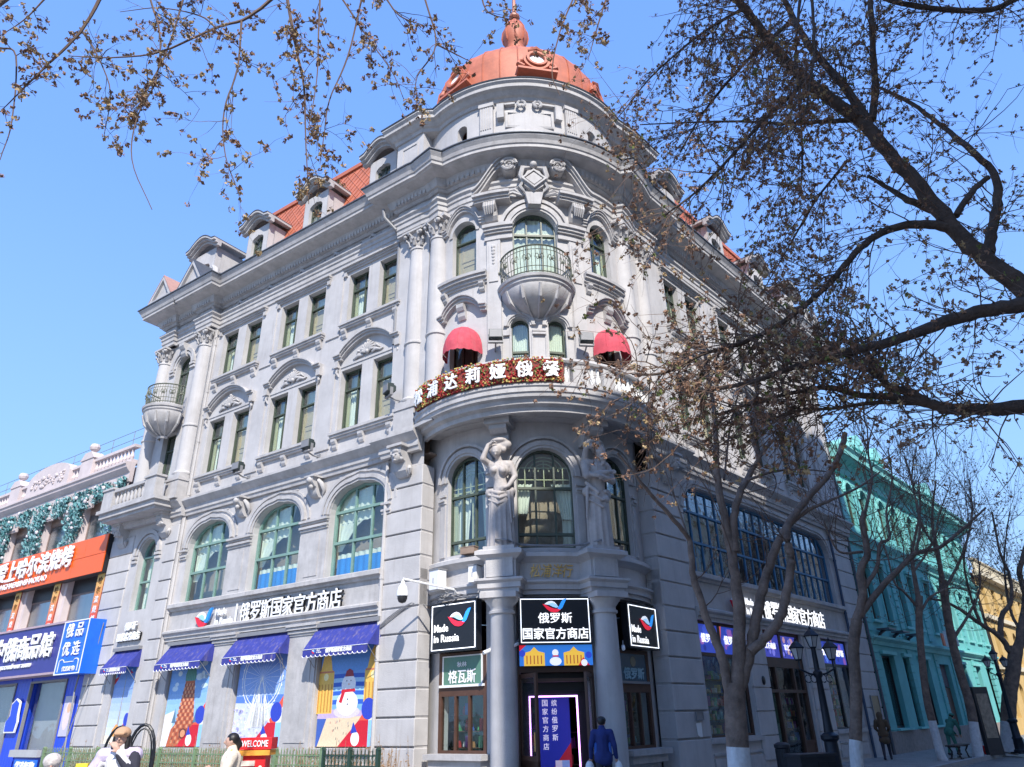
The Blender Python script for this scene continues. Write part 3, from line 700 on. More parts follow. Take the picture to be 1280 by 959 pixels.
window(B, FP @ T(0, .26, 14.0), 1.05, 2.5, 'round', (.5,), (.7,), gframe, .05, .04, glass, 'net', inner=None)
for zz, hh, ww in ((5.7, 2.7, 1.15), (14.0, 2.5, 1.05)):
    p = MB()
    for t0, t1, o in ((.05, .16, .06), (.2, .34, .10)):
        P1 = [q for q in outline(ww+2*t0, hh+t0, 'round', x=0, z=zz) if q[1] > zz+1.5]; P2 = [q for q in outline(ww+2*t1, hh+t1, 'round', x=0, z=zz) if q[1] > zz+1.5]
        n = min(len(P1), len(P2)); p.ring(P1[:n], P2[:n], -o, .02)
    for s in (-1, 1):
        for z, o in ((zz+hh-ww/2-.3, .08), (zz+hh-ww/2-.16, .12)): p.box(s*(ww/2+.08), s*(ww/2+.4), -o, .02, z, z+.1)
    bp('archivolt', p, plasterd, FP)
bp('keystone', bracket(.34, .6, .3), plasterd, FP @ T(0, 0, 17.0))
bp('string_course', (lambda b: (b.sweep([FP @ Vector((-2.9, 0, 0)), FP @ Vector((-2.2, 0, 0)), FP @ Vector((-2.2, -.0, 0)), FP @ Vector((2.05, 0, 0))], BELT), b)[1])(MB()), plasterd)
# balustraded balcony on the consoles
p = MB(); p.box(-2.4, 1.6, -1.0, 0, 9.32, 9.52); p.box(-2.5, 1.7, -1.1, 0, 9.52, 9.66); p.box(-2.3, 1.5, -.9, 0, 9.2, 9.32); bal = bp('balcony', p, plasterd, FP)
p = MB(); p.box(-1.5, .7, -1.02, -.82, 9.66, 9.76); p.box(-1.5, .7, -1.04, -.8, 10.3, 10.42)
for x in (-2.3, .75): p.box(x, x+.75, -1.05, -.7, 9.66, 10.45); p.box(x-.05, x+.8, -1.1, -.65, 10.45, 10.53)
bp('balustrade', p, plasterd, FP, parent=bal)
bm_ = MB(); bm_.lathe([(.045, 0), (.05, .05), (.085, .16), (.05, .34), (.035, .42), (.055, .5), (.055, .54)], n=10); BALM = bm_.mesh('baluster', plasterd, smooth=60)
for i in range(8): put('baluster', BALM, bal, FP @ T(-1.35+i*.27, -.92, 9.76))
def iron_balcony(M, r, h, a0, a1, belly, z0, parent, flare=1.0, scy=1.0):
    """rounded balcony: floor slab, bellied underside, wrought-iron railing"""
    s = MB(); s.lathe([(0, .0), (r*.98, .0), (r*1.03, .06), (r*1.03, .14), (r*1.08, .16), (r*1.1, .25), (r*1.02, .3), (0, .3)], n=26, a0=a0, a1=a1, sy=scy); bo = bp('balcony', s, plasterd, M)
    s = MB(); s.lathe([(r*.25, -belly), (r*.3, -belly+.08), (r*.22, -belly+.14), (r*.5, -belly*.72), (r*.82, -belly*.45), (r*.98, -belly*.12), (r*.98, .0)], n=26, a0=a0, a1=a1, sy=scy); bp('balcony_belly', s, plasterd, M, smooth=50, parent=bo)
    g = MB()
    for k in range(7):
        a = a0+(a1-a0)*(k+.0)/6; g.tube([(math.cos(a)*r*.24, math.sin(a)*r*.24*scy, -belly+.1), (math.cos(a)*r*.56, math.sin(a)*r*.56*scy, -belly*.72), (math.cos(a)*r*.87, math.sin(a)*r*.87*scy, -belly*.45), (math.cos(a)*r, math.sin(a)*r*scy, -.05)], [.03, .05, .06, .05], 5, True)
    bp('belly_rib', g, plasterd, M, parent=bo)
    q = MB(); N = 30
    def pt(a, rr, z): return (math.cos(a)*rr, math.sin(a)*rr*scy, z)
    for z, rr, t in ((.38, .98, .018), (.55, 1.0, .012), (h, 1.0, .03), (h-.14, .99, .012)): q.tube([pt(a0+(a1-a0)*i/N, r*rr, z) for i in range(N+1)], t, 5)
    for i in range(N+1):
        a = a0+(a1-a0)*i/N; q.tube([pt(a, r*.98, .3), pt(a, r*1.0, .6), pt(a, r*(1.03), h*.75), pt(a, r, h)], .011, 4)
    K = 9
    for i in range(K):
        a = a0+(a1-a0)*(i+.5)/K; da = (a1-a0)/K*.36
        for s_ in (-1, 1):
            c = []
            for j in range(13):
                t = j/12*2.2*PI; rad = 1-j/14
                c.append(pt(a+s_*da*(.45+.5*math.cos(t)*rad), r*1.02, (h+.38)/2+.17*math.sin(t)*rad))
            q.tube(c, .014, 4)
        q.ball(pt(a, r*1.03, (h+.38)/2), .05, 6, 4)
    bp('railing', q, irong, M, parent=bo); return bo
iron_balcony(FP @ T(0, -.25, 13.45), .95, 1.15, PI, 2*PI, 1.0, 0, B)
# ---------------------------------------------------------------- tower
# ground floor core wall of the round bay
RG = 3.42; rg = RG*PI/180
def dg(d, r): return R(d)*r
w = MB(); hol = [outline(2.1, 3.6, x=0, z=-.05)]+[outline(1.62, 3.65, x=s*43*rg, z=.92) for s in (-1, 1)]
wall(w, -80*rg, 80*rg, -.3, 4.6, hol, 0, .3); bp('wall', w, plaster, warp=TW(RG, 0), cut=(-80*rg, 80*rg, .3))
for s in (-1, 1):                        # sills under the display windows
    p = MB(); p.box(-.95, .95, -.32, .1, .8, .93); p.box(-.85, .85, -.22, .1, .62, .8); bp('window_sill', p, plasterd, TF(43*s, RG))
GE = [(-.2, 4.6), (.14, 4.6), (.14, 4.7), (.20, 4.72), (.20, 4.84), (.27, 4.9), (.27, 4.95), (.06, 5.0), (.06, 5.42), (.10, 5.45), (.16, 5.5), (.26, 5.56), (.26, 5.66), (.14, 5.72), (-.2, 5.74)]
def brk(r, ro, cs, hw, a0, a1):          # arc with rectangular breakouts at angles cs
    pts = []; a = a0
    for c in cs:
        pts += arc(OT, r, a, c-hw, max(2, int((c-hw-a)/4))); pts += [arc(OT, ro, c-hw*.92, c+hw*.92, 2)[i] for i in (0, 2)]; a = c+hw
    return pts+arc(OT, r, a, a1, max(2, int((a1-a)/4)))
band('ground_entablature', brk(RG+.02, 4.0, (-20, 20), 5.6, -68, 68), GE, plaster)
col = MB(); col.lathe([(.40, -.3), (.40, .25), (.34, .3), (.34, .5), (.335, 2), (.305, 4.0), (.30, 4.08), (.35, 4.1), (.35, 4.16), (.31, 4.18), (.31, 4.26), (.44, 4.42), (.44, 4.46)], n=22)
col.box(-.47, .47, -.47, .47, 4.46, 4.598); cm_ = col.mesh('ground_column', plaster, smooth=40)
for a in (-20, 20):
    bp('ground_column', cm_, M=TF(a, 3.85))
    p = MB(); p.box(-.30, .30, .2, .6, -.3, 4.6); bp('pilaster', p, plaster, TF(a, 3.85))
    # statue pedestal above the entablature and the bracket that carries the balcony
    p = MB(); p.box(-.36, .36, -.3, .5, 5.0, 5.6); p.box(-.42, .42, -.36, .5, 5.66, 5.78); bp('pedestal', p, plasterd, TF(a, 3.82))
    p = bracket(.5, .5, .62); p.box(-.36, .36, -.72, .3, 0, .34); bp('bracket', p, plasterd, TF(a, 3.5, 9.2))
# first-floor wall, set back under the balcony
R2 = 3.5; r2 = R2*PI/180; c2 = -.8
w = MB(); hol = [outline(1.62, 2.82, 'round', x=0, z=5.82)]+[outline(1.35, 2.85, 'round', x=s*39*r2, z=5.82) for s in (-1, 1)]
wall(w, -78*r2, 78*r2, 5.7, 9.6, hol, 0, .28); bp('wall', w, plaster, warp=TW(R2, c2), cut=(-78*r2, 78*r2, .25))
for a, ww in ((0, 1.62), (-39, 1.35), (39, 1.35)):
    M = TF(a+c2, R2-.24, 5.82)
    window(B, M, ww, 2.82, 'round', (.34, .67), (.14, .60), gframe, .06, .05, glass, 'sides' if a == 0 else 'net', inner=None if a == 0 else creamf)
    p = MB()
    for t0, t1, o in ((.0, .07, .05), (.07, .2, .09), (.26, .34, .12)):
        P1 = [q for q in outline(ww+2*t0, 2.82+t0, 'round', x=a*r2, z=5.82) if q[1] > 7.55]; P2 = [q for q in outline(ww+2*t1, 2.82+t1, 'round', x=a*r2, z=5.82) if q[1] > 7.55]
        n = min(len(P1), len(P2)); p.ring(P1[:n], P2[:n], -o, .02)
    for s in (-1, 1):
        for z, o in ((7.35, .07), (7.42, .11), (7.56, .08)): p.box(a*r2+s*(ww/2+.06), a*r2+s*(ww/2+.32), -o, .02, z, z+.07)
        p.box(a*r2+s*(ww/2+.08), a*r2+s*(ww/2+.28), -.04, .02, 5.82, 7.35)
    bp('archivolt', p, plasterd, warp=TW(R2, c2))
    p = MB()                             # leaded top light
    hw = ww/2
    for i in range(-2, 3): p.box(i*hw/3-.012, i*hw/3+.012, .02, .04, 1.75, 1.75+math.sqrt(max(0, (hw*.95)**2-(i*hw/3)**2)))
    for z in (1.95, 2.3): p.box(-hw+.08, hw-.08, .02, .04, z, z+.024)
    for k in range(4): p.ring(ellips(0, 2.2, .15+.13*k, .12+.1*k, 0, PI, 10), ellips(0, 2.2, .17+.13*k, .14+.1*k, 0, PI, 10), .02, .04)
    bp('leaded_light', p, creamf, M)
# round lining so the rooms are dark
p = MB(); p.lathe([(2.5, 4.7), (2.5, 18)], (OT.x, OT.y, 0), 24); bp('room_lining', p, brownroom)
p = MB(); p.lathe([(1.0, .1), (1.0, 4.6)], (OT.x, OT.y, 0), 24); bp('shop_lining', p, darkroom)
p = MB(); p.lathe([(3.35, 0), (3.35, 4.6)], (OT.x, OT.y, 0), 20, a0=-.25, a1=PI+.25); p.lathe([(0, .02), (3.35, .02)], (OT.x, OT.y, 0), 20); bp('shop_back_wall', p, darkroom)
for z in (4.6, 9.3, 13.3, 17.3):
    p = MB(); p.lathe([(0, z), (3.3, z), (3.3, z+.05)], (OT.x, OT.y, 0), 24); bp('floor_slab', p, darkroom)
# great round balcony
RB = 3.95
BC = CBAL
slab = MB(); A0, A1 = -72, 70
pa = arc(BC, RB, A0, A1, 44)
slab.sweep(pa, [(-3.6, 9.42), (-.42, 9.42), (-.42, 9.32), (-.30, 9.32), (-.28, 9.45), (-.14, 9.5), (-.10, 9.62), (.0, 9.66), (.02, 9.76), (.06, 9.78), (.06, 9.9), (.10, 9.94), (.10, 10.0), (-.3, 10.02), (-3.6, 10.02)], caps=True)
bb = bp('great_balcony', slab, plasterd)
p = MB(); p.sweep(pa, [(-.2, 10.02), (.03, 10.02), (.03, 10.1), (-.2, 10.1)]); p.sweep(pa, [(-.24, 10.68), (.05, 10.68), (.08, 10.74), (.05, 10.82), (-.24, 10.82)])
for a in (-71.5, -36, 12, 26, 58): 
    v = arc(BC, RB-.09, a, a+.01, 1)[0]; Mx = frame(v, tt*math.cos(R(a))-tn*math.sin(R(a)))
    q = MB(); q.box(-.2, .2, -.12, .12, 10.1, 10.68); put('balcony_pier', q.mesh('balcony_pier', plasterd), bb, Mx)
put('balcony_rail', p.mesh('balcony_rail', plasterd), bb)
BL2 = MB(); BL2.lathe([(.05, 0), (.055, .05), (.09, .17), (.05, .36), (.04, .44), (.06, .53), (.06, .58)], n=9); BALM2 = BL2.mesh('baluster', white, smooth=60)
for a in [A0+2+i*2.95 for i in range(47)]:
    if any(abs(a-q) < 2.9 for q in (-71.5, -36, 12, 26, 58)): continue
    v = arc(BC, RB-.09, a, a+.01, 1)[0]; put('baluster', BALM2, bb, T(v.x, v.y, 10.1))
# upper tower walls: second and third floor
R3 = 3.95; r3 = R3*PI/180; c3 = -1.8
sd3 = 34.8
h3 = [outline(.56, 2.85, 'round', x=s*8.3*r3, z=9.8) for s in (-1, 1)]+[outline(1.02, 3.1, 'round', x=s*sd3*r3, z=9.5) for s in (-1, 1)]
w = MB(); wall(w, -52*r3, 52*r3, 9.4, 13.0, h3, 0, .3); bp('wall', w, plaster, warp=TW(R3, c3), cut=(-52*r3, 52*r3, .2))
h4 = [outline(1.44, 3.2, 'round', x=0, z=13.45)]+[outline(.92, 2.1, 'round', x=s*sd3*r3, z=14.55) for s in (-1, 1)]
w = MB(); wall(w, -52*r3, 52*r3, 13.0, 17.3, h4, 0, .32); bp('wall', w, plaster, warp=TW(R3, c3), cut=(-52*r3, 52*r3, .2))
window(B, TF(c3, R3-.25, 13.45), 1.44, 3.2, 'round', (.33, .67), (.15, .74), gframe, .07, .05, glass, 'full')
for s in (-1, 1):
    window(B, TF(c3+s*sd3, R3-.25, 14.55), .92, 2.1, 'round', 1 if s < 0 else (.4,), (.68,), gframe, .05, .04, glass, 'blind' if s < 0 else 'net', inner=None if s < 0 else creamf)
    window(B, TF(c3+s*8.3, R3-.22, 9.8), .56, 2.85, 'round', 1, (.42, .62), gframe, .05, .05, glass, 'full')
    window(B, TF(c3+s*sd3, R3-.27, 9.5), 1.02, 3.1, 'round', (.35, .7), (.55,), brownw, .05, .05, glassd, None)
def moulds(spec, name='archivolt', warp=None, smooth=False):
    p = MB()
    for (cx, z, ww, hh, zmin, lay) in spec:
        for t0, t1, o in lay:
            P1 = [q for q in outline(ww+2*t0, hh+t0, 'round', x=cx, z=z, n=18) if q[1] > zmin]; P2 = [q for q in outline(ww+2*t1, hh+t1, 'round', x=cx, z=z, n=18) if q[1] > zmin]
            n = min(len(P1), len(P2)); p.ring(P1[:n], P2[:n], -o, .02)
    return p
W3 = TW(R3, c3)
bp('archivolt', moulds([(0, 13.45, 1.44, 3.2, 15.7, ((.02, .1, .06), (.1, .26, .1), (.3, .42, .14)))]), plasterd, warp=W3)
for s in (-1, 1):
    bp('archivolt', moulds([(s*8.3*r3, 9.8, .56, 2.85, 12.2, ((.03, .08, .05), (.08, .19, .09)))]), plasterd, warp=W3)
    bp('archivolt', moulds([(s*sd3*r3, 14.55, .92, 2.1, 14.6, ((.0, .12, .04),))]), plasterd, warp=W3)
    x = s*sd3*r3
    # eared hood of the third floor window, sill, hood of the balcony door
    def ear(xc, z, wd, up, t, out):
        pts = [(xc-wd/2, z), (xc-wd/2+.2, z+.02)]+[(xc+(wd/2-.22)*(-1+2*i/12), z+.08+up*math.cos((-1+2*i/12)*PI/2)**.75) for i in range(13)]+[(xc+wd/2-.2, z+.02), (xc+wd/2, z)]
        m = MB(); mould_along(m, pts, t, out); return m
    bp('window_hood', ear(x, 16.32, 1.62, .62, .2, .2), plasterd, warp=W3)
    bp('window_hood', ear(x, 13.0, 1.7, .42, .2, .28), plasterd, warp=W3)
    bp('keystone', bracket(.26, .5, .22), plasterd, TF(c3+s*sd3, R3, 13.4))
    p = MB()
    for z, o in ((14.05, .06), (14.13, .12), (14.23, .2), (14.33, .26)): p.box(x-.86, x+.86, -o, .02, z, z+.1, 8)
    bp('window_sill', p, plasterd, warp=W3)
    for k in (-1, 1): bp('bracket', WCget('brk2', lambda: bracket(.16, .3, .2).mesh('bracket', plasterd)), M=TF(c3+s*sd3+k*10, R3, 14.05))
    # tall strip with pendant, capital, console and cornice block
    xs = s*19.2*r3; p = MB(); p.box(xs-.22, xs+.22, -.07, .02, 9.7, 15.6); p.box(xs-.14, xs+.14, -.10, -.06, 14.0, 15.4); p.box(xs-.05-.19, xs-.19, -.03, .02, 9.7, 15.6)
    bp('pilaster', p, plaster, warp=W3)
    p = MB()
    for k in range(6): p.ball((0, -.1, 15.3-k*.125), .078-.006*k, 6, 5, (1, .6, 1))
    bp('pendant', p, plasterd, TF(c3+s*19.2, R3))
    p = MB(); xc = s*17.0*r3
    for z, o in ((15.58, .1), (15.68, .05), (15.82, .12), (15.9, .18), (16.0, .24)): p.box(xc-.42-o*.2, xc+.44+o*.2, -o, .02, z, z+.12, 4)
    bp('impost', p, plasterd, warp=W3)
    p = bracket(.42, .62, .34); p.ball((0, -.25, -.2), .17, 8, 6, (1, .8, 1.1))
    for k in range(5): p.tube([(-.16+k*.08, -.36, -.05), (-.16+k*.08, -.40, -.25), (-.14+k*.07, -.3, -.5)], [.03, .045, .02], 5, True)
    bp('console', p, plasterd, TF(c3+s*20.0, R3, 16.95))
    p = MB(); xc = s*19.0*r3
    for z, o in ((16.95, .36), (17.03, .42), (17.12, .5)): p.box(xc-.52-o*.1, xc+.56, -o, .0, z, z+.1, 4)
    bp('impost', p, plasterd, warp=W3)
    # swan-neck pediment arm ending in a volute
    arm = []
    for i in range(15):
        t = i/14; arm.append((s*(27.5-14.5*t)*r3, 17.2+1.12*(t*t*(3-2*t))))
    p = MB(); n = 15
    for (a, b, o) in ((0, .12, .34), (.12, .22, .42), (.22, .3, .5)):
        p.ring([(q[0], q[1]+a) for q in arm], [(q[0], q[1]+b) for q in arm], -o, 0)
    bp('swan_neck', p, plasterd, warp=W3)
    p = MB(); 
    sp = []
    for i in range(26):
        t = i/25*2.3*2*PI; rr = .27*(1-i/30); sp.append((s*(-rr*math.cos(t)), -.5, rr*math.sin(t)))
    p.tube(sp, [.06*(1-i/40) for i in range(26)], 6, True)
    cyl = MB(); pts = [(.25*math.cos(2*PI*i/18), .25*math.sin(2*PI*i/18)) for i in range(18)]; p.prism(pts, -.46, 0)
    bp('volute', p, plasterd, TF(c3+s*10.8, R3, 18.22), smooth=50)
# cartouche
p = MB(); q = [(0, -.42), (.3, -.2), (.36, .1), (.2, .42), (0, .5), (-.2, .42), (-.36, .1), (-.3, -.2)]
p.prism(q, -.34, 0); q = [(x*.62, z*.5+.05) for x, z in [(0, -.5), (.45, 0), (0, .5), (-.45, 0)]]; p.prism(q, -.42, -.3)
p.ring([(0, -.34), (.42, .05), (0, .44), (-.42, .05)], [(0, -.26), (.33, .05), (0, .36), (-.33, .05)], -.44, -.3, True)
for s in (-1, 1):
    p.tube([(s*.1, -.3, .55), (s*.36, -.36, .5), (s*.44, -.34, .2), (s*.34, -.3, .0), (s*.46, -.28, -.2), (s*.3, -.25, -.4)], [.07, .1, .09, .07, .07, .03], 7, True)
    for k in range(5):
        a = R(10+k*28); p.tube([(s*.35, -.12, -.45), (s*(.35+.35*math.cos(a)), -.2, -.45+.3*math.sin(a)), (s*(.35+.62*math.cos(a)), -.08, -.5+.42*math.sin(a))], [.05, .06, .02], 5, True)
p.prism([(-.2, -.9), (.2, -.9), (.3, -.42), (-.3, -.42)], -.3, 0); p.ball((0, -.4, .62), .13, 8, 6)
bp('cartouche', p, plasterd, TF(c3, R3, 17.62), smooth=45)
iron_balcony(TF(c3, R3-.28, 13.42), 1.12, 1.3, PI, 2*PI, .92, 0, B)
p = MB()
for s in (-1, 1): p.box(s*12.3*r3-.03, s*12.3*r3+.03, -.03, .02, 9.8, 12.3); p.box(s*3.0*r3-.03, s*3.0*r3+.03, -.04, .02, 9.8, 12.2); 
for z in (12.05, 12.15): p.box(-2.9*r3, 2.9*r3, -.09, .02, z, z+.07, 4)
for s in (-1, 1): p.box(s*12.6*r3, s*15.5*r3, -.08, .02, 12.05, 12.2, 2)
bp('impost', p, plasterd, warp=W3)

# ---------------------------------------------------------------- attic drum, dome, lantern
RD = 3.9
w = MB(); rd = RD*PI/180
nich = [outline(.42, 1.25, 'round', x=s*37*rd, z=19.75) for s in (-1, 1)]
wall(w, -75*rd, 75*rd, 19.1, 21.95, nich, 0, .3); at = bp('attic_wall', w, plaster, warp=TW(RD, -1.8), cut=(-75*rd, 75*rd, .25))
for s in (-1, 1):
    p = MB(); p.box(-.21, .21, .0, .03, 0, .75); put('attic_window', p.mesh('attic_window', glass), at, TF(-1.8+s*37, RD-.25, 19.75)); p = MB(); p.box(-.3, .3, .3, .35, -.1, 1.4); put('attic_lining', p.mesh('attic_lining', darkroom), at, TF(-1.8+s*37, RD-.25, 19.75))
band('attic_cornice', [ptL(1.9, -1.5), ptL(1.6, .25), ptL(.35, .25)]+arc(OT, 3.9, -56, 53, 40)+[ptR(.4, .25), ptR(1.7, .25), ptR(2.0, -1.5)], [(-.5, 21.520), (.06, 21.520), (.10, 21.640), (.18, 21.680), (.30, 21.820), (.42, 21.860), (.42, 22.000), (.5, 22.080), (.5, 22.140), (-.5, 22.270)])
band('attic_flashing', [ptL(1.9, -1.5), ptL(1.6, .25), ptL(.35, .25)]+arc(OT, 3.9, -56, 53, 40)+[ptR(.4, .25), ptR(1.7, .25), ptR(2.0, -1.5)], [(-.5, 22.273), (.52, 22.143), (.54, 22.180), (-.5, 22.310)], lead)
for F, a, b in ((FL, -1.6, -.3), (FR, .35, 1.7)):
    p = MB(); p.box(a, b, -.25, 1.5, 19.1, 21.55); p.ring([(a+.25, 19.9), (a+.25, 21.2), (b-.25, 21.2), (b-.25, 19.9)], [(a+.31, 19.96), (a+.31, 21.14), (b-.31, 21.14), (b-.31, 19.96)], -.28, -.25, True); bp('attic_block', p, plaster, F)
p = MB()
for z, o, h_ in ((19.55, .05, .5),): p.sweep(arc(OT, RD, -62, 58, 30), [(-.1, z), (o, z), (o, z+h_), (-.1, z+h_+.03)])
p.sweep(arc(OT, RD, -62, 58, 30), [(-.1, 20.05), (.1, 20.05), (.06, 20.15), (-.1, 20.15)])
bp('attic_moulding', p, plaster)
p = MB()
for a in (-24, 20.5):
    q = MB(); q.box(-.24, .24, -.12, .05, 19.95, 21.5); q.box(-.28, .28, -.16, .05, 21.35, 21.5)
    for k in range(5): q.box(-.2+k*.085, -.16+k*.085, -.15, -.1, 20.3, 21.3)
    bp('attic_pilaster', q, plaster, TF(a, RD))
q = MB(); q.ring([(-.85, 20.330), (-.85, 21.080), (.85, 21.080), (.85, 20.330)], [(-.76, 20.410), (-.76, 21.000), (.76, 21.000), (.76, 20.410)], -.06, .02, True)
for s in (-1, 1): q.box(s*1.0-.12, s*1.0+.12, -.2, .0, 20.680, 21.330); q.tube([(s*.28+ .13*math.cos(t/2), -.12, 21.300+.13*math.sin(t/2)) for t in range(0, 14)], .05, 6, True); q.box(s*.5-.4*(s > 0)-.0, s*.9, -.14, 0, 21.300, 21.380)
bp('attic_panel', q, plasterd, warp=TW(RD, -1.8))
p = MB(); p.lathe([(4.2, 22.15), (3.6, 22.28), (3.55, 22.4)], (OT.x, OT.y, 0), 30); bp('dome_base', p, lead)
DP = [(3.5, 22.1), (3.5, 24.2), (3.43, 24.72), (3.25, 25.08), (2.95, 25.45), (2.55, 25.9), (2.1, 26.38), (1.6, 26.93), (1.15, 27.5), (.8, 28.0), (.66, 28.3)]
p = MB(); p.lathe(DP, (OT.x, OT.y, 0), 48); dome = bp('dome', p, redroof, smooth=30)
sm = MB()
for k in range(32):
    a = 2*PI*k/32; sm.tube([(OT.x+r_*math.cos(a)*1.005, OT.y+r_*math.sin(a)*1.005, z) for r_, z in DP], .022, 4)
put('dome_seams', sm.mesh('dome_seams', redroof), dome, kind='stuff')
def oculus(a):
    M = TF(a, 3.3, 23.95) @ RX(R(-9))
    p = MB(); N = 20; c = lambda r_: [(r_*math.cos(2*PI*i/N), r_*1.1*math.sin(2*PI*i/N)) for i in range(N)]
    p.ring(c(.30), c(.40), -.42, .3, True); p.ring(c(.42), c(.52), -.34, .3, True); p.box(-.75, .75, -.38, .2, -.72, -.6); p.box(-.62, .62, -.3, .2, -.6, -.5)
    for s in (-1, 1): p.tube([(s*.5, -.3, -.5), (s*.72, -.3, -.4), (s*.66, -.28, -.15), (s*.52, -.26, -.05)], [.08, .1, .07, .04], 7, True)
    p.tube([(-.3, -.36, .46), (0, -.4, .6), (.3, -.36, .46)], [.05, .1, .05], 6, True)
    o = put('dome_dormer', p.mesh('dome_dormer', redroof), dome, M); g = MB(); g.prism(c(.3), -.3, -.28); put('pane', g.mesh('pane', white), o, M)
for a in (-48, 4.5, 54): oculus(a)
p = MB(); p.lathe([(z_[0]*.66, z_[1]+1.75) for z_ in ((.98, 26.35), (1.04, 26.55), (.7, 26.7), (.6, 26.9), (.62, 27.15), (.75, 27.3), (.86, 27.7), (.8, 28.1), (.55, 28.5), (.25, 28.8), (.16, 29.0))], (OT.x, OT.y, 0), 16); ln = bp('lantern', p, redroof, smooth=30)
p = MB()
for k in range(8):
    a = 2*PI*k/8; p.tube([(OT.x+r_*.66*math.cos(a), OT.y+r_*.66*math.sin(a), z+1.75) for r_, z in ((.64, 27.25), (.78, 27.35), (.89, 27.7), (.83, 28.1), (.57, 28.5), (.25, 28.82))], .04, 4)
put('lantern_rib', p.mesh('lantern_rib', redroof), ln)
p = MB(); p.lathe([(.16, 30.7), (.25, 30.8), (.25, 30.92), (.12, 31.05), (.1, 31.3), (.06, 32.5), (.02, 33.8)], (OT.x, OT.y, 0), 10); put('spire', p.mesh('spire', mat('copper_spire', (.45, .17, .10), .5)), ln)

# ---------------------------------------------------------------- mansard roofs, parapets, dormers
for F, a, b, nm in ((FL, -12.0, -1.6, 'L'), (FR, 1.7, 14.6, 'R')):
    p = MB(); p.add([(a, .55, 20.2), (b, .55, 20.2), (b, 1.5, 24.0), (a, 1.5, 24.0), (a, 4.5, 24.6), (b, 4.5, 24.6)], [(0, 1, 2, 3), (3, 2, 5, 4)])
    p.box(a, b, .5, 4.5, 19.0, 20.2); roof = bp('mansard_roof', p, redroof, F)
    # red lozenge tiles are real low ribs
    t = MB(); L = b-a; n = int(L/.42); d = Vector((0, 1.05, 2.9))
    for i in range(-7, n+1):
        for sgn in (0, 1):
            x0 = a+i*.42; x1 = x0+3.0
            if sgn: x0, x1 = x1, x0
            ta, tb = 0, 1
            lo, hi = min(x0, x1), max(x0, x1)
            def tt_(x): return (x-x0)/(x1-x0)
            xs_ = max(lo, a), min(hi, b)
            if xs_[0] >= xs_[1]: continue
            q0 = (xs_[0], tt_(xs_[0])); q1 = (xs_[1], tt_(xs_[1]))
            t.tube([(x, .55+.95*k-.012, 20.2+3.8*k+.004) for x, k in (q0, q1)], .014, 3)
    put('lozenge_tiling', t.mesh('lozenge_tiling', redroof), roof, F, 'stuff')
    p = MB(); p.box(a, b, 1.38, 1.65, 23.9, 24.1); put('ridge_flashing', p.mesh('ridge_flashing', redroof), roof, F)
    p = MB(); p.box(a, b, .30, .5, 19.1, 20.45); p.box(a, b, .2, .55, 20.45, 20.6); bp('parapet', p, plaster, F)
    p = MB(); p.box(a, b, 4.4, 4.5, 17, 24.6); p.box(a, b, 1.6, 4.5, 18, 18.2); bp('back_wall', p, plaster, F)
def dormer(M, w_=1.45, h_=2.05, big=False):
    ow, oh = (.8, 1.15) if not big else (1.0, 1.2)
    p = MB(); wall(p, -w_/2, w_/2, 0, h_, [outline(ow, oh, 'basket', .3, 0, .55)], 0, .25)
    p.box(-w_/2, -w_/2+.02, 0, 1.9, 0, h_); p.box(w_/2-.02, w_/2, 0, 1.9, 0, h_); p.box(-w_/2, w_/2, .3, .32, .3, h_)
    p.box(-w_/2, w_/2, -.06, 0, .1, .45); p.box(-w_/2-.1, w_/2+.1, -.1, 0, .0, .12)
    do = put('dormer', p.mesh('dormer', plaster), B, M)
    g = MB(); g.box(-ow/2, ow/2, .2, .22, .55, .55+oh); put('pane', g.mesh('pane', glassd), do, M)
    g = MB(); g.ring([(-ow/2, .55), (-ow/2, .5+oh), (ow/2, .5+oh), (ow/2, .55)], [(-ow/2+.06, .61), (-ow/2+.06, .44+oh), (ow/2-.06, .44+oh), (ow/2-.06, .61)], .15, .2, True); g.box(-.02, .02, .15, .2, .55, .5+oh); g.box(-ow/2, ow/2, .15, .2, 1.1, 1.15); put('dormer_frame', g.mesh('dormer_frame', gframe), do, M)
    # hood
    hp = [(-w_/2-.28, 0), (-w_/2-.02, .05)]+[((w_/2-.05)*(-1+2*i/10), .1+.38*math.cos((-1+2*i/10)*PI/2)) for i in range(11)]+[(w_/2+.02, .05), (w_/2+.28, 0)]
    g = MB()
    for (a, b, o) in ((-.02, .1, .16), (.1, .2, .28), (.2, .3, .38)): g.ring([(x, z+h_-.08+a) for x, z in hp], [(x, z+h_-.08+b) for x, z in hp], -o, 1.6 if a == .2 else .02)
    put('dormer_hood', g.mesh('dormer_hood', plasterd), do, M)
    g = MB(); g.ring([(x, z+h_+.225) for x, z in hp], [(x, z+h_+.265) for x, z in hp], -.40, 1.9); put('dormer_flashing', g.mesh('dormer_flashing', lead), do, M)
    if big:
        g = MB()
        for s in (-1, 1): g.tube([(s*(w_/2+.05), -.05, .1), (s*(w_/2+.55), -.12, .25), (s*(w_/2+.4), -.1, .9), (s*(w_/2), -.05, 1.3)], [.16, .2, .14, .06], 8, True)
        put('side_scroll', g.mesh('side_scroll', plasterd), do, M)
for x in (-2.65, -6.5, -10.3): dormer(FL @ T(x, .05, 19.8))
for x in (3.8, 8.0, 12.2): dormer(FR @ T(x, .05, 19.8))
dormer(FL @ T(-13.9, -.2, 19.5), 1.7, 2.4, True); dormer(FR @ T(15.5, -.1, 19.5), 1.6, 2.2, True)
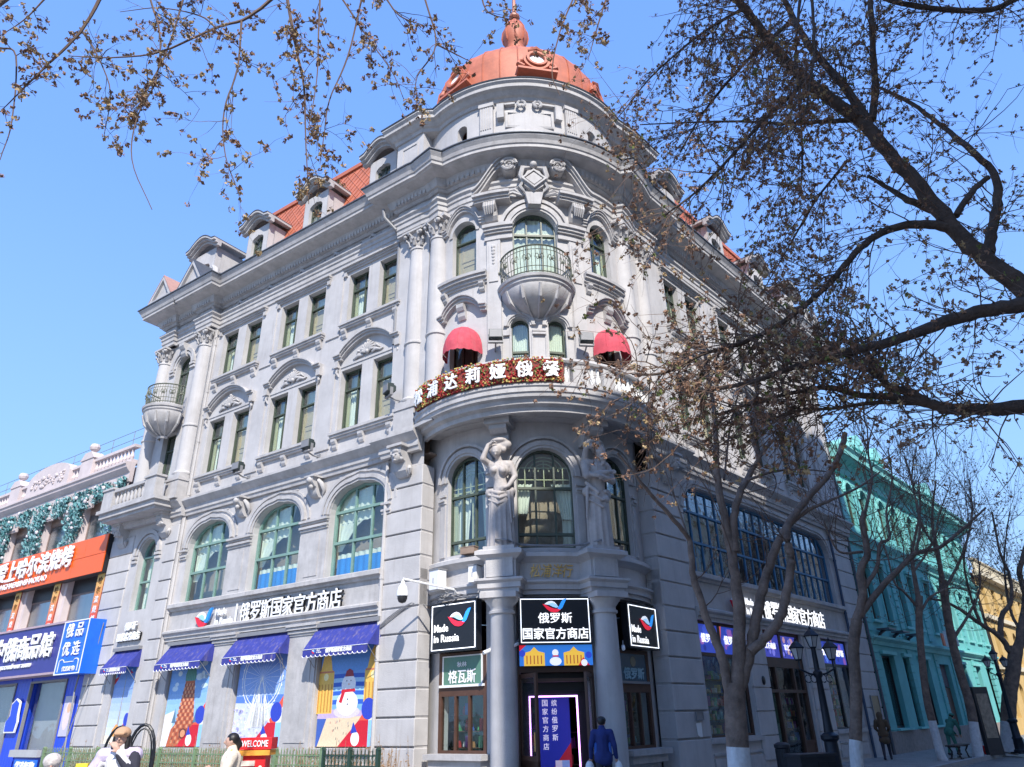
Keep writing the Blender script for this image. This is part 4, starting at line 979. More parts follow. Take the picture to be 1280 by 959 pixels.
for F, xx, yy in ((FL, -12.9, -1.15), (FL, -15.1, -1.2), (FR, 14.9, -1.0), (FR, 16.0, -1.0)):
    p = MB(); p.prism([(-.72, 0), (.72, 0), (0, 1.0)], 0, 2.2); p.ring([(-.85, 0), (0, 1.18), (.85, 0)], [(-.70, -.02), (0, .98), (.70, -.02)], -.12, 2.2); p.box(-.88, .88, -.14, 2.2, -.15, 0); bp('corner_pediment', p, plasterd, F @ T(xx, yy, 19.3))
    p = MB(); p.ring([(-.91, 0), (0, 1.24), (.91, 0)], [(-.852, 0), (0, 1.185), (.852, 0)], -.13, 2.2); bp('pediment_flashing', p, mat('pink_flashing', (.42, .24, .2), .6) if xx == -15.1 else lead, F @ T(xx, yy, 19.3))
p = MB(); p.box(-16.0, -12.0, .2, 4, 19.1, 19.9); bp('parapet', p, plaster, FL); p = MB(); p.box(14.6, 16.6, .2, 4, 19.1, 19.9); bp('parapet', p, plaster, FR)

# ---------------------------------------------------------------- drainpipes
def pipe(F, x, y, z0, z1, m, shoe=True, nm='drainpipe'):
    p = MB(); p.tube([(x, y, z0), (x, y, z1)], .055, 8)
    z = z0+1
    while z < z1: p.lathe([(.055, 0), (.072, .0), (.072, .06), (.055, .06)], (x, y, z), 8); z += 2.2
    if shoe: p.tube([(x, y, z1-.02), (x, y, z1+.15)], [.055, .12], 8); p.tube([(x, y, z1), (x+.05, y-.1, z1+.5), (x+.1, y-.5, z1+.8)], .055, 8)
    bp(nm, p, m, F)
pipe(FL, -12.03, -.08, 0, 17.3, plaster); pipe(FL, -1.42, -.06, 0, 8.9, plaster, False)
pipe(FR, 14.35, -.1, 0, 9.0, mat('blue_pipe', (.03, .06, .12), .5), False); pipe(FR, 16.68, -.1, 0, 17.2, lead)
p = MB(); p.tube([FL @ Vector((-1.65, -.75, 18.25)), FL @ Vector((-1.6, -.7, 17.9)), FL @ Vector((-1.32, -.4, 17.45)), FL @ Vector((-1.4, -.1, 17.2)), FL @ Vector((-1.4, -.1, 13))], .06, 8); bp('drainpipe', p, greyp)
# ---------------------------------------------------------------- printed pictures and letters
def P(mb, col, pts, y):
    mb.col = col; mb.poly(pts, y)
def disc(cx, cz, r, n=20, rz=None): return [(cx+r*math.cos(2*PI*i/n), cz+(rz or r)*math.sin(2*PI*i/n)) for i in range(n)]
def bird(mb, cx, cz, w, h, y, d=0.0):
    f = lambda pts: [(cx+(a-.5)*w, cz+(b-.5)*h) for a, b in pts]
    sh = [((.83, .86, .92), [(.08, .60), (.16, .72), (.25, .80), (.38, .84), (.5, .76), (.58, .60), (.66, .38), (.56, .36), (.42, .44), (.26, .56)]),
          ((.35, .62, .90), [(.20, .62), (.42, .70), (.56, .60), (.66, .38), (.56, .34), (.42, .42)]),
          ((.03, .30, .85), [(.62, .28), (.70, .50), (.78, .78), (.88, .96), (1.0, 1.0), (.97, .86), (.90, .62), (.82, .34), (.72, .20), (.66, .18)]),
          ((.78, .02, .05), [(0, .62), (.12, .56), (.28, .40), (.46, .28), (.62, .26), (.74, .20), (.62, .04), (.48, .0), (.32, .06), (.18, .24), (.08, .44)])]
    for k, (c, pts) in enumerate(sh):
        mb.col = c
        if d: mb.prism(f(pts), y-.002*k-d, y-.002*k)
        else: mb.poly(f(pts), y-.001*k)
NEWS = '俄罗斯国家官方商店'
def letters(parent, me, m, M, name='lettering', **k): return put(name, setmat(me, m), parent, M, **k)
def fascia_sign(F, a, b, z, label, lit, halign):
    """logo, two small words, a bar and nine big characters standing off the wall; a..b in frame x"""
    L = b-a; t = thing('shop_sign', label, 'shop sign', F @ T((a+b)/2, -.12, z)); M = WM[t.name]; h = .62
    lm = ledw if lit else wletter
    g = MB(); bird(g, -L/2+.5, .02, .92, .62, .02, .07); put('logo', g.mesh('logo', printm), t, M)
    letters(t, fit_text('Made', .60, .22, .015, .02), lm, M @ T(-L/2+1.42, 0, .16)); letters(t, fit_text('in Russia', .98, .22, .015, .02), lm, M @ T(-L/2+1.62, 0, -.15))
    g = MB(); g.box(-L/2+2.24, -L/2+2.28, -.02, .02, -.33, .33); put('divider', g.mesh('divider', lm), t, M)
    n = 9; x0 = -L/2+2.45; st = (L/2-x0)/n
    back = blackp
    for i, ch in enumerate(NEWS):
        w_ = st*.90; letters(t, fit_text(ch, w_, h, .012 if lit else .02, .02 if lit else .03), lm, M @ T(x0+st*(i+.5), 0, 0), 'character')
        letters(t, fit_text(ch, w_*1.06, h*1.06, .02, .05), back, M @ T(x0+st*(i+.5)+.0, .055, -.0), 'character_back')
    for s_ in (.18, -.2):
        g = MB(); g.box(x0-.1, L/2, .08, .12, s_-.02, s_+.02); put('mounting_rail', g.mesh('mounting_rail', greyp), t, M)
    return t
fascia_sign(FL, -10.2, -2.95, 5.02, 'white raised nine-character shop sign with a bird logo below the curtained arched windows', False, 0)
fascia_sign(FR, 3.9, 11.75, 4.93, 'lit white nine-character shop sign behind the forked street tree', True, 0)
t = thing('shop_sign', 'small two-line white character sign above the narrow awning of the end pavilion', 'shop sign', FP @ T(0, -.1, 4.93)); M = WM[t.name]
letters(t, fit_text('俄罗斯', .75, .28, .03, .06), wletter, M @ T(0, 0, .18)); letters(t, fit_text('国家官方商店', 1.45, .28, .03, .06), wletter, M @ T(-.05, 0, -.18))
letters(t, fit_text('国家官方商店', 1.5, .29, .04, .05), blackp, M @ T(-.05, .05, -.19), 'character_back')

def lightbox(M, w_, h_, label, lines, logo, name='lit_sign'):
    t = thing(name, label, 'lit sign', M); 
    g = MB(); g.box(-w_/2, w_/2, -.06, .14, -h_/2, h_/2); put('sign_box', g.mesh('sign_box', blackp), t, M)
    A = [(-w_/2+.05, -h_/2+.05), (-w_/2+.05, h_/2-.05), (w_/2-.05, h_/2-.05), (w_/2-.05, -h_/2+.05)]; b = .018
    Bq = [(-w_/2+.05+b, -h_/2+.05+b), (-w_/2+.05+b, h_/2-.05-b), (w_/2-.05-b, h_/2-.05-b), (w_/2-.05-b, -h_/2+.05+b)]
    g = MB(); g.ring(A, Bq, -.075, -.055, True); put('led_border', g.mesh('led_border', led), t, M)
    g = MB(); bird(g, logo[0], logo[1], logo[2], logo[2]*.55, -.065, .01); put('logo', g.mesh('logo', screen), t, M)
    for s_, x, z, ww, hh in lines: letters(t, fit_text(s_, ww, hh, .010, .01), ledw, M @ T(x, -.07, z))
    return t
lightbox(TF(0, 3.74, 3.92), 1.86, 1.16, 'black lit sign with bird logo and two lines of characters above the entrance', [('俄罗斯', 0, .06, .86, .25), ('国家官方商店', 0, -.31, 1.66, .27)], (0, .36, .62))
lightbox(TF(-43.5, 3.62, 3.93), 1.62, 1.24, 'black square lit sign with English words left of the entrance columns', [('Made', -.42, -.02, .5, .19), ('in Russia', -.23, -.28, .88, .19)], (.22, .2, .8))
lightbox(TF(45.5, 3.62, 3.88), 1.62, 1.14, 'black square lit sign with English words right of the entrance columns', [('Made', -.42, -.08, .5, .19), ('in Russia', -.23, -.34, .88, .19)], (.22, .14, .8))
# gilded name over the entrance
t = thing('gilt_inscription', 'four gilded brush-written characters on the curved band over the entrance', 'inscription', TF(0, RG+.12, 5.2)); M = WM[t.name]
for i, ch in enumerate('松浦洋行'):
    me = fit_text(ch, .30, .34, 0, .05, shear=.25); letters(t, me, gold, TF(-6.8+4.7*i, RG+.10, 5.21), 'character')
# flowered restaurant sign on the balcony rail
t = thing('balcony_sign', 'curved red and yellow flower panel with seven white characters on the round balcony', 'restaurant sign', T(CBAL.x, CBAL.y, 10.3)); M = WM[t.name]
p = MB(); p.sweep(arc(CBAL, RB+.06, -66, 5, 40), [(0, 10.06), (.05, 10.06), (.05, 10.74), (0, 10.74)]); put('panel', p.mesh('panel', mat('dark_red_mesh', (.25, .05, .04), .9)), t)
rnd = random.Random(3)
for nm, c, n in (('red_flowers', (.42, .03, .03), 800), ('yellow_flowers', (.60, .46, .14), 380), ('green_leaves', (.14, .20, .06), 420)):
    p = MB()
    for i in range(n):
        a = rnd.uniform(-66, 5); z = rnd.uniform(10.04, 10.78) if nm != 'yellow_flowers' else rnd.choice([rnd.uniform(10.04, 10.2), rnd.uniform(10.6, 10.8), rnd.uniform(10.04, 10.8)])
        v = arc(CBAL, RB+.12+rnd.uniform(0, .05), a, a+1, 1)[0]; p.ball((v.x, v.y, z), rnd.uniform(.014, .034), 5, 3)
    put(nm, p.mesh(nm, mat(nm, c, .8, .3, 9)), t, kind='stuff')
for i, ch in enumerate('松浦达莉娅俄餐'):
    a = -61.5+i*10.2
    v = arc(CBAL, RB+.22, a, a+1, 1)[0]; letters(t, fit_text(ch, .44, .46, .035, .04), wletter, frame(v+Vector((0, 0, 10.38)), tt*math.cos(R(a))-tn*math.sin(R(a))), 'character')

# ---------------------------------------------------------------- awnings over the shop windows
def awning(M, w_, out, zt, zb, label, text_=True):
    t = thing('awning', label, 'awning', M, 'blue awnings with scalloped edges')
    p = MB(); hw = w_/2; p.add([(-hw, 0, zt), (hw, 0, zt), (hw, -out, zb), (-hw, -out, zb), (-hw, 0, zb), (hw, 0, zb)], [(0, 1, 2, 3), (0, 3, 4), (1, 5, 2)])
    p.box(-hw, hw, -out-.004, -out+.0, zb-.16, zb+.0)
    n = 14
    for i in range(n):
        x = -hw+w_*(i+.5)/n; p.poly([(x+w_/n/2*math.cos(PI+PI*k/6), zb-.16+.06*math.sin(PI+PI*k/6)) for k in range(7)], -out-.002)
    put('canopy', p.mesh('canopy', blueaw), t, M)
    e = MB()
    for i in range(n):
        x = -hw+w_*(i+.5)/n; e.tube([(x+w_/n/2*math.cos(PI+PI*k/6), -out-.01, zb-.16+.06*math.sin(PI+PI*k/6)) for k in range(7)], .011, 4)
    e.tube([(-hw, -out-.01, zb), (hw, -out-.01, zb)], .01, 4); put('white_edging', e.mesh('white_edging', white), t, M)
    b = MB(); b.box(-hw, hw, -.14, 0, zt-.02, zt+.10); put('head_rail', b.mesh('head_rail', greyp), t, M)
    b = MB()
    for s_ in (-1, 1): b.tube([(s_*(hw-.02), -out, zb), (s_*(hw-.02), 0, zb+.12)], .012, 5); b.tube([(s_*(hw-.02), -out, zb), (s_*(hw-.02), 0, zb-.5)], .01, 5)
    put('arm', b.mesh('arm', greyp), t, M)
    g = MB(); bird(g, -w_*.32, zb-.06, .17, .12, -out-.008); put('logo', g.mesh('logo', printm), t, M)
    letters(t, fit_text('Made', .14, .045, .01, .004), wletter, M @ T(-w_*.32+.2, -out-.01, zb-.035)); letters(t, fit_text('in Russia', .2, .045, .01, .004), wletter, M @ T(-w_*.32+.22, -out-.01, zb-.09))
    letters(t, fit_text(NEWS, w_*.40, .12, .03, .004), wletter, M @ T(w_*.07, -out-.01, zb-.07)); return t
awning(FL @ T(-2.68, 0, 0), 2.62, .5, 4.28, 3.62, 'blue awning above the snowman poster, nearest to the entrance')
awning(FL @ T(-6.5, 0, 0), 2.62, .5, 4.28, 3.62, 'blue awning above the white Ferris wheel poster')
awning(FL @ T(-10.28, 0, 0), 2.62, .5, 4.28, 3.62, 'blue awning above the green-domed red church poster')
awning(FP @ T(0, 0, 0), 1.75, .45, 4.28, 3.66, 'narrow blue awning above the tall spire poster of the end pavilion')
def dome_awning(a, label):
    M = TF(c3+a, R3, 11.72); t = thing('dome_awning', label, 'awning', M, 'pink dome awnings over the balcony doors')
    p = MB(); N = 18; K = 8; vs = []; W, D, H = .62, .78, .86
    for k in range(K+1):
        e = PI/2*k/K
        for i in range(N+1):
            az = PI+PI*i/N; vs.append((W*math.cos(az)*math.cos(e), D*math.sin(az)*math.cos(e)*.95, H*math.sin(e)))
    p.add(vs, [(k*(N+1)+i, k*(N+1)+i+1, (k+1)*(N+1)+i+1, (k+1)*(N+1)+i) for k in range(K) for i in range(N)])
    put('canopy', p.mesh('canopy', redaw, smooth=60), t, M)
    for k in range(1, 5):
        az = PI+PI*k/5; q = MB(); q.tube([(W*math.cos(az)*math.cos(e)*1.003, D*.95*math.sin(az)*math.cos(e)*1.003, H*math.sin(e)) for e in [PI/2*j/10 for j in range(11)]], .008, 4); put('seam', q.mesh('seam', redaw), t, M)
    q = MB(); N = 40; vs = []
    for i in range(N+1):
        az = PI+PI*i/N; x, y = W*1.01*math.cos(az), D*.96*math.sin(az); vs += [(x, y, .0), (x*1.01, y*1.01, -.17-.03*abs(math.sin(i*PI/4)))]
    q.add(vs, [(2*i, 2*i+2, 2*i+3, 2*i+1) for i in range(N)]); put('valance', q.mesh('valance', redaw), t, M)
dome_awning(-sd3+1, 'pink-red dome awning over the left door of the round balcony'); dome_awning(sd3-1, 'faded pink dome awning over the right door of the round balcony')

# ---------------------------------------------------------------- posters in the shop bays
def sky_bg(p, w_, h_, top, bot, y, n=10):
    for i in range(n):
        t = (i+.5)/n; c = tuple(top[k]+(bot[k]-top[k])*t for k in range(3)); z = h_*(1-i/n)
        P(p, c, [(-w_/2, z-h_/n), (-w_/2, z), (w_/2, z), (w_/2, z-h_/n)], y)
RED, DBL, ORG, WHT, LBL = (.62, .012, .03), (.03, .06, .50), (.85, .10, .05), (.85, .85, .85), (.30, .58, .88)
def geo(p, w_, h_):                      # the printed geometric corners
    a = w_/2; y = -.004
    P(p, RED, [(-a, h_*.74), (-a, h_), (-a+w_*.34, h_), (-a+w_*.12, h_*.80)], y); P(p, LBL, [(-a, h_*.82), (-a, h_), (-a+w_*.18, h_), (-a+w_*.12, h_*.84)], y-.001); P(p, DBL, disc(-a+w_*.12, h_*.88, w_*.06, rz=h_*.045), y-.002); P(p, WHT, disc(-a+w_*.25, h_*.975, w_*.04, rz=h_*.03), y-.002)
    P(p, ORG, [(a-w_*.3, h_*.20), (a, h_*.46), (a, h_*.20)], y); P(p, RED, [(a-w_*.62, 0), (a-w_*.3, h_*.20), (a-w_*.14, h_*.20), (a-w_*.14, 0)], y-.001)
    P(p, LBL, [(a-w_*.14, 0), (a-w_*.14, h_*.20), (a, h_*.20), (a, 0)], y-.001); P(p, WHT, [(a-w_*.14, h_*.20), (a, h_*.20), (a, h_*.38)], y-.0015); P(p, DBL, disc(a-w_*.15, h_*.29, w_*.11, rz=h_*.085), y-.003)
    P(p, WHT, disc(a-w_*.34, h_*.06, w_*.07, rz=h_*.055), y-.003); P(p, DBL, [(a-w_*.42, h_*.10), (a-w_*.38, h_*.19), (a-w_*.31, h_*.11)], y-.003)
    bird(p, w_*.24, h_*.91, w_*.2, h_*.07, y)
def poster(F, w_, h_, kind, label):
    M = F; t = thing('advertising_poster', label, 'poster', M, 'posters filling the shop bays')
    g = MB(); g.box(-w_/2, w_/2, .0, .03, 0, h_); put('backing', g.mesh('backing', white), t, M)
    p = MB(); rn = random.Random(len(label)); a = w_/2
    if kind == 'church':
        sky_bg(p, w_, h_, (.03, .22, .75), (.45, .70, .92), -.002)
        for i in range(14): P(p, (.62, .78, .92), disc(rn.uniform(-a+.3, a-.3), h_*rn.uniform(.55, .8), rn.uniform(.08, .22), 9, rn.uniform(.05, .12)), -.0025)
        bk = (.50, .12, .05); lt = (.72, .32, .16)
        P(p, (.80, .80, .82), [(-a, 0), (-a, h_*.30), (-a+w_*.22, h_*.34), (-a+w_*.22, 0)], -.003)
        P(p, bk, [(-w_*.36, 0), (-w_*.30, h_*.16), (-w_*.2, h_*.22), (-w_*.14, h_*.44), (-w_*.11, h_*.62), (w_*.11, h_*.62), (w_*.15, h_*.44), (w_*.2, h_*.26), (w_*.34, h_*.20), (w_*.40, 0)], -.0035)
        for j in range(16):
            z = h_*(.03+.036*j); hw = w_*(.30-.012*j)
            for k in range(-3, 4): P(p, lt if (j+k) % 2 else (.30, .07, .04), [(k*hw/3.6-.05, z), (k*hw/3.6-.05, z+h_*.022), (k*hw/3.6+.04, z+h_*.03), (k*hw/3.6+.06, z)], -.004)
        P(p, (.07, .25, .22), [(-w_*.12, h_*.62), (-w_*.13, h_*.68), (-w_*.09, h_*.76), (-w_*.02, h_*.82), (0, h_*.86), (w_*.02, h_*.82), (w_*.09, h_*.76), (w_*.13, h_*.68), (w_*.12, h_*.62)], -.0045)
        for k in (-2, -1, 0, 1, 2): P(p, (.10, .36, .30), [(k*w_*.045-.012, h_*.62), (k*w_*.02, h_*.83), (k*w_*.045+.012, h_*.62)], -.005)
        P(p, (.5, .4, .3), [(-.012, h_*.84), (0, h_*.96), (.012, h_*.84)], -.005)
        for x in (-.26, .25): P(p, (.10, .20, .30), [(w_*(x-.05), h_*.22), (w_*x, h_*.36), (w_*(x+.05), h_*.22)], -.005)
        P(p, (.15, .04, .03), disc(0, h_*.12, w_*.09, 16, h_*.05), -.005); P(p, lt, disc(0, h_*.12, w_*.06, 16, h_*.035), -.0055)
    elif kind == 'wheel':
        sky_bg(p, w_, h_, (.02, .16, .72), (.55, .72, .92), -.002)
        P(p, (.10, .22, .62), [(-a, h_*.36), (-a, h_*.44), (a, h_*.44), (a, h_*.36)], -.0025); P(p, (.62, .66, .86), [(-a, 0), (-a, h_*.38), (a, h_*.36), (a, 0)], -.003)
        for i in range(150): x = rn.uniform(-a, a); z = h_*rn.uniform(0, .34); P(p, rn.choice([WHT, (.45, .45, .75), (.75, .7, .9)]), disc(x, z, rn.uniform(.02, .09), 5, rn.uniform(.02, .07)), -.0035)
        N = 40; cz = h_*.60
        for r_ in (.40, .36):
            for i in range(N):
                a0, a1 = 2*PI*i/N, 2*PI*(i+1)/N; P(p, WHT, [(w_*r_*math.cos(a0), cz+h_*.29*r_/.4*math.sin(a0)), (w_*r_*math.cos(a1), cz+h_*.29*r_/.4*math.sin(a1)), (w_*(r_+.012)*math.cos(a1), cz+h_*.29*(r_+.012)/.4*math.sin(a1)), (w_*(r_+.012)*math.cos(a0), cz+h_*.29*(r_+.012)/.4*math.sin(a0))], -.004)
        for i in range(24):
            t0 = 2*PI*i/24; c_, s_ = math.cos(t0), math.sin(t0); P(p, (.70, .76, .92), [(-.004*s_, cz+.004*c_), (w_*.38*c_-.006*s_, cz+h_*.275*s_+.006*c_), (w_*.38*c_+.006*s_, cz+h_*.275*s_-.006*c_), (.004*s_, cz-.004*c_)], -.0042); P(p, WHT, disc(w_*.415*c_, cz+h_*.30*s_, .03, 6), -.0045)
        for s_ in (-1, 1): P(p, WHT, [(-.02, cz), (s_*w_*.26, h_*.14), (s_*w_*.26+.05, h_*.14), (.02, cz)], -.0045)
        for k in range(12): x = rn.uniform(-.45, .45); P(p, WHT, [(x-.07, h_*.16), (x*.6, h_*rn.uniform(.4, .64)), (x+.07, h_*.16)], -.0047)
    elif kind == 'snowman':
        sky_bg(p, w_, h_, (.03, .20, .70), (.30, .55, .90), -.002)
        for i in range(7): z = h_*(.56-.035*i); P(p, [(.03, .12, .55), (.35, .60, .88)][i % 2], [(-a, z-.05), (-a, z+.05), (0, z+.07), (a, z+.03), (a, z-.07)], -.0025-.0001*i)
        P(p, (.78, .62, .42), [(-a, 0), (-a, h_*.26), (a, h_*.26), (a, 0)], -.0035); P(p, (.55, .42, .72), [(-a, h_*.22), (-a, h_*.30), (a, h_*.27), (a, h_*.24)], -.0037); P(p, (.05, .12, .45), [(-a, 0), (-a, h_*.22), (-a+w_*.16, h_*.22), (-a+w_*.03, 0)], -.0038)
        yl = (.82, .50, .10)
        for s_ in (-1, 1):
            x0 = s_*w_*.40
            P(p, yl, [(x0-w_*.14, h_*.26), (x0-w_*.14, h_*.60), (x0-w_*.10, h_*.62), (x0-w_*.06, h_*.74), (x0, h_*.80), (x0+w_*.06, h_*.74), (x0+w_*.10, h_*.62), (x0+w_*.14, h_*.60), (x0+w_*.14, h_*.26)], -.004)
            for k in range(5): P(p, (.55, .25, .04), [(x0+(-.12+.055*k)*w_, h_*.27), (x0+(-.12+.055*k)*w_, h_*.5), (x0+(-.10+.055*k)*w_, h_*.5), (x0+(-.10+.055*k)*w_, h_*.27)], -.0045)
            P(p, (.9, .78, .4), disc(x0, h_*.56, .1, 12), -.0045); P(p, (.6, .2, .1), [(x0-w_*.13, h_*.595), (x0-w_*.13, h_*.61), (x0+w_*.13, h_*.61), (x0+w_*.13, h_*.595)], -.005)
        sw = (.88, .88, .92)
        P(p, (.70, .62, .70), disc(-.02, h_*.27, w_*.22, 20, h_*.05), -.0045); P(p, sw, disc(-.02, h_*.34, w_*.18, 20, h_*.10), -.005); P(p, sw, disc(-.0, h_*.49, w_*.12, 20, h_*.085), -.0055)
        P(p, (.30, .03, .05), [(-w_*.07, h_*.555), (-w_*.05, h_*.60), (0, h_*.62), (w_*.06, h_*.60), (w_*.08, h_*.555)], -.006)
        P(p, RED, [(-w_*.12, h_*.425), (-w_*.11, h_*.45), (w_*.11, h_*.455), (w_*.12, h_*.43)], -.006); P(p, RED, [(-w_*.10, h_*.44), (-w_*.15, h_*.35), (-w_*.10, h_*.34), (-w_*.05, h_*.43)], -.0062)
        for dz in (.37, .33): P(p, (.05, .03, .08), disc(0, h_*dz, .025, 8), -.006)
        for dx in (-.035, .035): P(p, (.05, .05, .1), disc(w_*dx, h_*.52, .02, 8), -.006)
        P(p, (.85, .35, .1), [(-.01, h_*.50), (.06, h_*.49), (-.01, h_*.485)], -.0062)
        for i in range(26): x = rn.uniform(-.7, .9); z = h_*rn.uniform(.03, .2); P(p, rn.choice([(.1, .1, .12), (.5, .1, .1), (.2, .2, .3)]), [(x, z), (x+.005, z+.06), (x+.025, z+.06), (x+.02, z)], -.0045)
        letters(t, fit_text('Made', .30, .09, .01, .003), mat('navy_ink', (.02, .05, .25)), M @ T(-.1, -.012, h_*.885)); letters(t, fit_text('in Russia', .5, .09, .01, .003), mat('navy_ink', (.02, .05, .25)), M @ T(0, -.012, h_*.84))
    else:
        sky_bg(p, w_, h_, (.03, .22, .75), (.75, .82, .92), -.002)
        P(p, (.25, .24, .2), [(-.05, h_*.2), (.0, h_*.95), (.05, h_*.2)], -.003); P(p, (.55, .5, .42), [(-.02, h_*.2), (.0, h_*.9), (.02, h_*.2)], -.0032); P(p, (.80, .38, .10), [(-.3, 0), (-.32, h_*.16), (-.1, h_*.24), (.15, h_*.2), (.3, h_*.1), (.3, 0)], -.0035); P(p, (.85, .75, .6), [(-a, 0), (-a, h_*.1), (a, h_*.06), (a, 0)], -.004)
    geo(p, w_, h_)
    pr = put('print', p.mesh('print', printm, fixn=False), t, M)
    return t
poster(FL @ T(-2.66, .13, 1.1), 2.36, 3.2, 'snowman', 'poster of a snowman in red scarf between two yellow towers')
poster(FL @ T(-6.5, .13, 1.1), 2.36, 3.2, 'wheel', 'poster of a white Ferris wheel over an ice town')
poster(FL @ T(-10.3, .13, 1.1), 2.36, 3.2, 'church', 'poster of a red brick church with a green onion dome')
poster(FP @ T(0, .1, 1.2), 1.42, 2.6, 'spire', 'narrow poster of a tall thin spire against a pale sky')

# ---------------------------------------------------------------- shop fronts (parts of the building)
def bar(F, lst, m, name, y0=-.04, y1=.08, parent=None):
    for (a, b, c, d) in lst:
        p = MB(); p.box(a, b, y0, y1, c, d); put(name, p.mesh(name, m), parent or B, F)
goods_cols = [(.6, .05, .04), (.75, .5, .1), (.05, .15, .5), (.1, .4, .15), (.7, .65, .6), (.35, .05, .3), (.15, .4, .5), (.6, .3, .1)]
def goods(F, x0, x1, z0, z1, y, seed, dens=1.0, big=False):
    rn = random.Random(seed); p = MB(); z = z0
    while z < z1-.15:
        p.col = (.12, .07, .04); p.box(x0, x1, y, y+.35, z-.02, z); x = x0+.03
        while x < x1-.06:
            w_ = rn.uniform(.05, .14)*(1.6 if big else 1); h_ = min(rn.uniform(.10, .3), z1-z-.03); p.col = rn.choice(goods_cols)
            if rn.random() < dens:
                if rn.random() < .5: p.lathe([(w_*.2, 0), (w_*.42, h_*.1), (w_*.4, h_*.5), (w_*.22, h_*.66), (w_*.28, h_*.82), (0, h_)], (x+w_/2, y+.15, z), 7)
                else: p.box(x, x+w_*.9, y+.08, y+.2, z, z+h_)
            x += w_+rn.uniform(.0, .05)
        z += .38
    o = put('shop_goods', p.mesh('shop_goods', printm), B, F, 'stuff'); return o
# left display beside the entrance
for s, a in ((-1, -43), (1, 43)):
    M = TF(a, RG-.12, 0)
    bar(M, [(-.80, -.70, .92, 3.3), (.70, .80, .92, 3.3), (-.7, .7, .92, 1.0), (-.7, .7, 2.25, 2.48), (-.26, -.20, 1.0, 2.25), (.20, .26, 1.0, 2.25), (-.7, .7, 3.2, 3.3)], brownw, 'shopfront_frame')
    for x0, x1 in ((-.7, -.26), (-.2, .2), (.26, .7)):
        p = MB(); p.box(x0, x1, .01, .02, 1.0, 2.25); put('pane', p.mesh('pane', glassd), B, M)
    goods(M, -.7, .7, 1.05, 2.2, .35, 5+s, .8)
    p = MB(); p.box(-.8, .8, .8, .84, .9, 3.3); put('display_back', p.mesh('display_back', mat('green_display', (.05, .30, .16), .7) if s < 0 else darkroom), B, M)
    t = thing('panel_sign', 'green glass panel with white characters above the left display window' if s < 0 else 'dim blue panel with pale characters above the right display window', 'shop sign', M @ T(0, -.01, 2.85)); Mt = WM[t.name]
    p = MB(); p.box(-.64, .64, -.03, .02, -.35, .35); put('panel', p.mesh('panel', mat('green_panel', (.10, .22, .16), .25) if s < 0 else mat('dim_blue_panel', (.03, .09, .15), .25)), t, Mt)
    p = MB(); p.ring([(-.68, -.38), (-.68, .38), (.68, .38), (.68, -.38)], [(-.64, -.35), (-.64, .35), (.64, .35), (.64, -.35)], -.04, .02, True); put('panel_frame', p.mesh('panel_frame', white if s < 0 else brownw), t, Mt)
    if s < 0: letters(t, fit_text('秋林', .32, .13, .01, .01), wletter, Mt @ T(0, -.04, .16)); letters(t, fit_text('格瓦斯', .92, .33, .015, .01), wletter, Mt @ T(0, -.04, -.13))
    else: 
        letters(t, fit_text('俄罗斯', .98, .28, .02, .01), mat('pale_blue_ink', (.30, .5, .6)), Mt @ T(0, -.04, -.14)); g = MB(); g.prism(disc(0, .16, .13, 16), -.04, -.03); put('emblem', g.mesh('emblem', mat('pale_tan', (.3, .28, .2))), t, Mt)
    p = MB(); p.box(-.75, .75, -.10, .0, 2.46, 2.52); put('ledge', p.mesh('ledge', white if s < 0 else greyp), B, M)
# entrance: banner, portal, doors
M = TF(0, RG, 0)
t = thing('printed_banner', 'narrow bright banner with a snowman and yellow towers over the entrance door', 'banner', TF(0, 3.72, 3.1)); Mt = WM[t.name]
p = MB(); p.box(-.92, .92, 0, .04, -.24, .24); put('backing', p.mesh('backing', blackp), t, Mt)
p = MB(); sky_bg_ = [(-.92, -.24), (-.92, .24), (.92, .24), (.92, -.24)]; P(p, (.03, .18, .6), sky_bg_, -.002)
for x in (-.55, .45): 
    P(p, (.85, .5, .06), [(x-.26, -.24), (x-.26, .06), (x-.1, .1), (x, .2), (x+.1, .1), (x+.26, .06), (x+.26, -.24)], -.003)
    for k in range(5): P(p, (.4, .12, .03), [(x-.2+.09*k, -.2), (x-.2+.09*k, 0), (x-.17+.09*k, 0), (x-.17+.09*k, -.2)], -.004)
P(p, WHT, disc(-.02, -.14, .15, 14, .1), -.004); P(p, WHT, disc(-.02, .06, .08, 14, .08), -.0045); P(p, RED, [(-.1, -.03), (-.08, .0), (.06, .0), (.06, -.03)], -.005)
for x, z, c in ((-.85, .05, DBL), (.82, 0, DBL), (.7, -.18, WHT)): P(p, c, disc(x, z, .08, 12), -.006)
P(p, RED, [(.55, -.24), (.68, -.05), (.84, -.24)], -.005); P(p, RED, [(-.92, .24), (-.75, .24), (-.92, .1)], -.005)
put('print', p.mesh('print', screen, fixn=False), t, Mt)
bar(M, [(-1.0, -.9, .0, 2.86), (.9, 1.0, .0, 2.86), (-.9, .9, 2.72, 2.86), (-.9, .9, 2.5, 2.58)], brownw, 'door_frame', -.1, .1)
p = MB(); p.box(-.9, .9, .3, .34, 2.3, 2.72); bp('transom_panel', p, blackp, M)
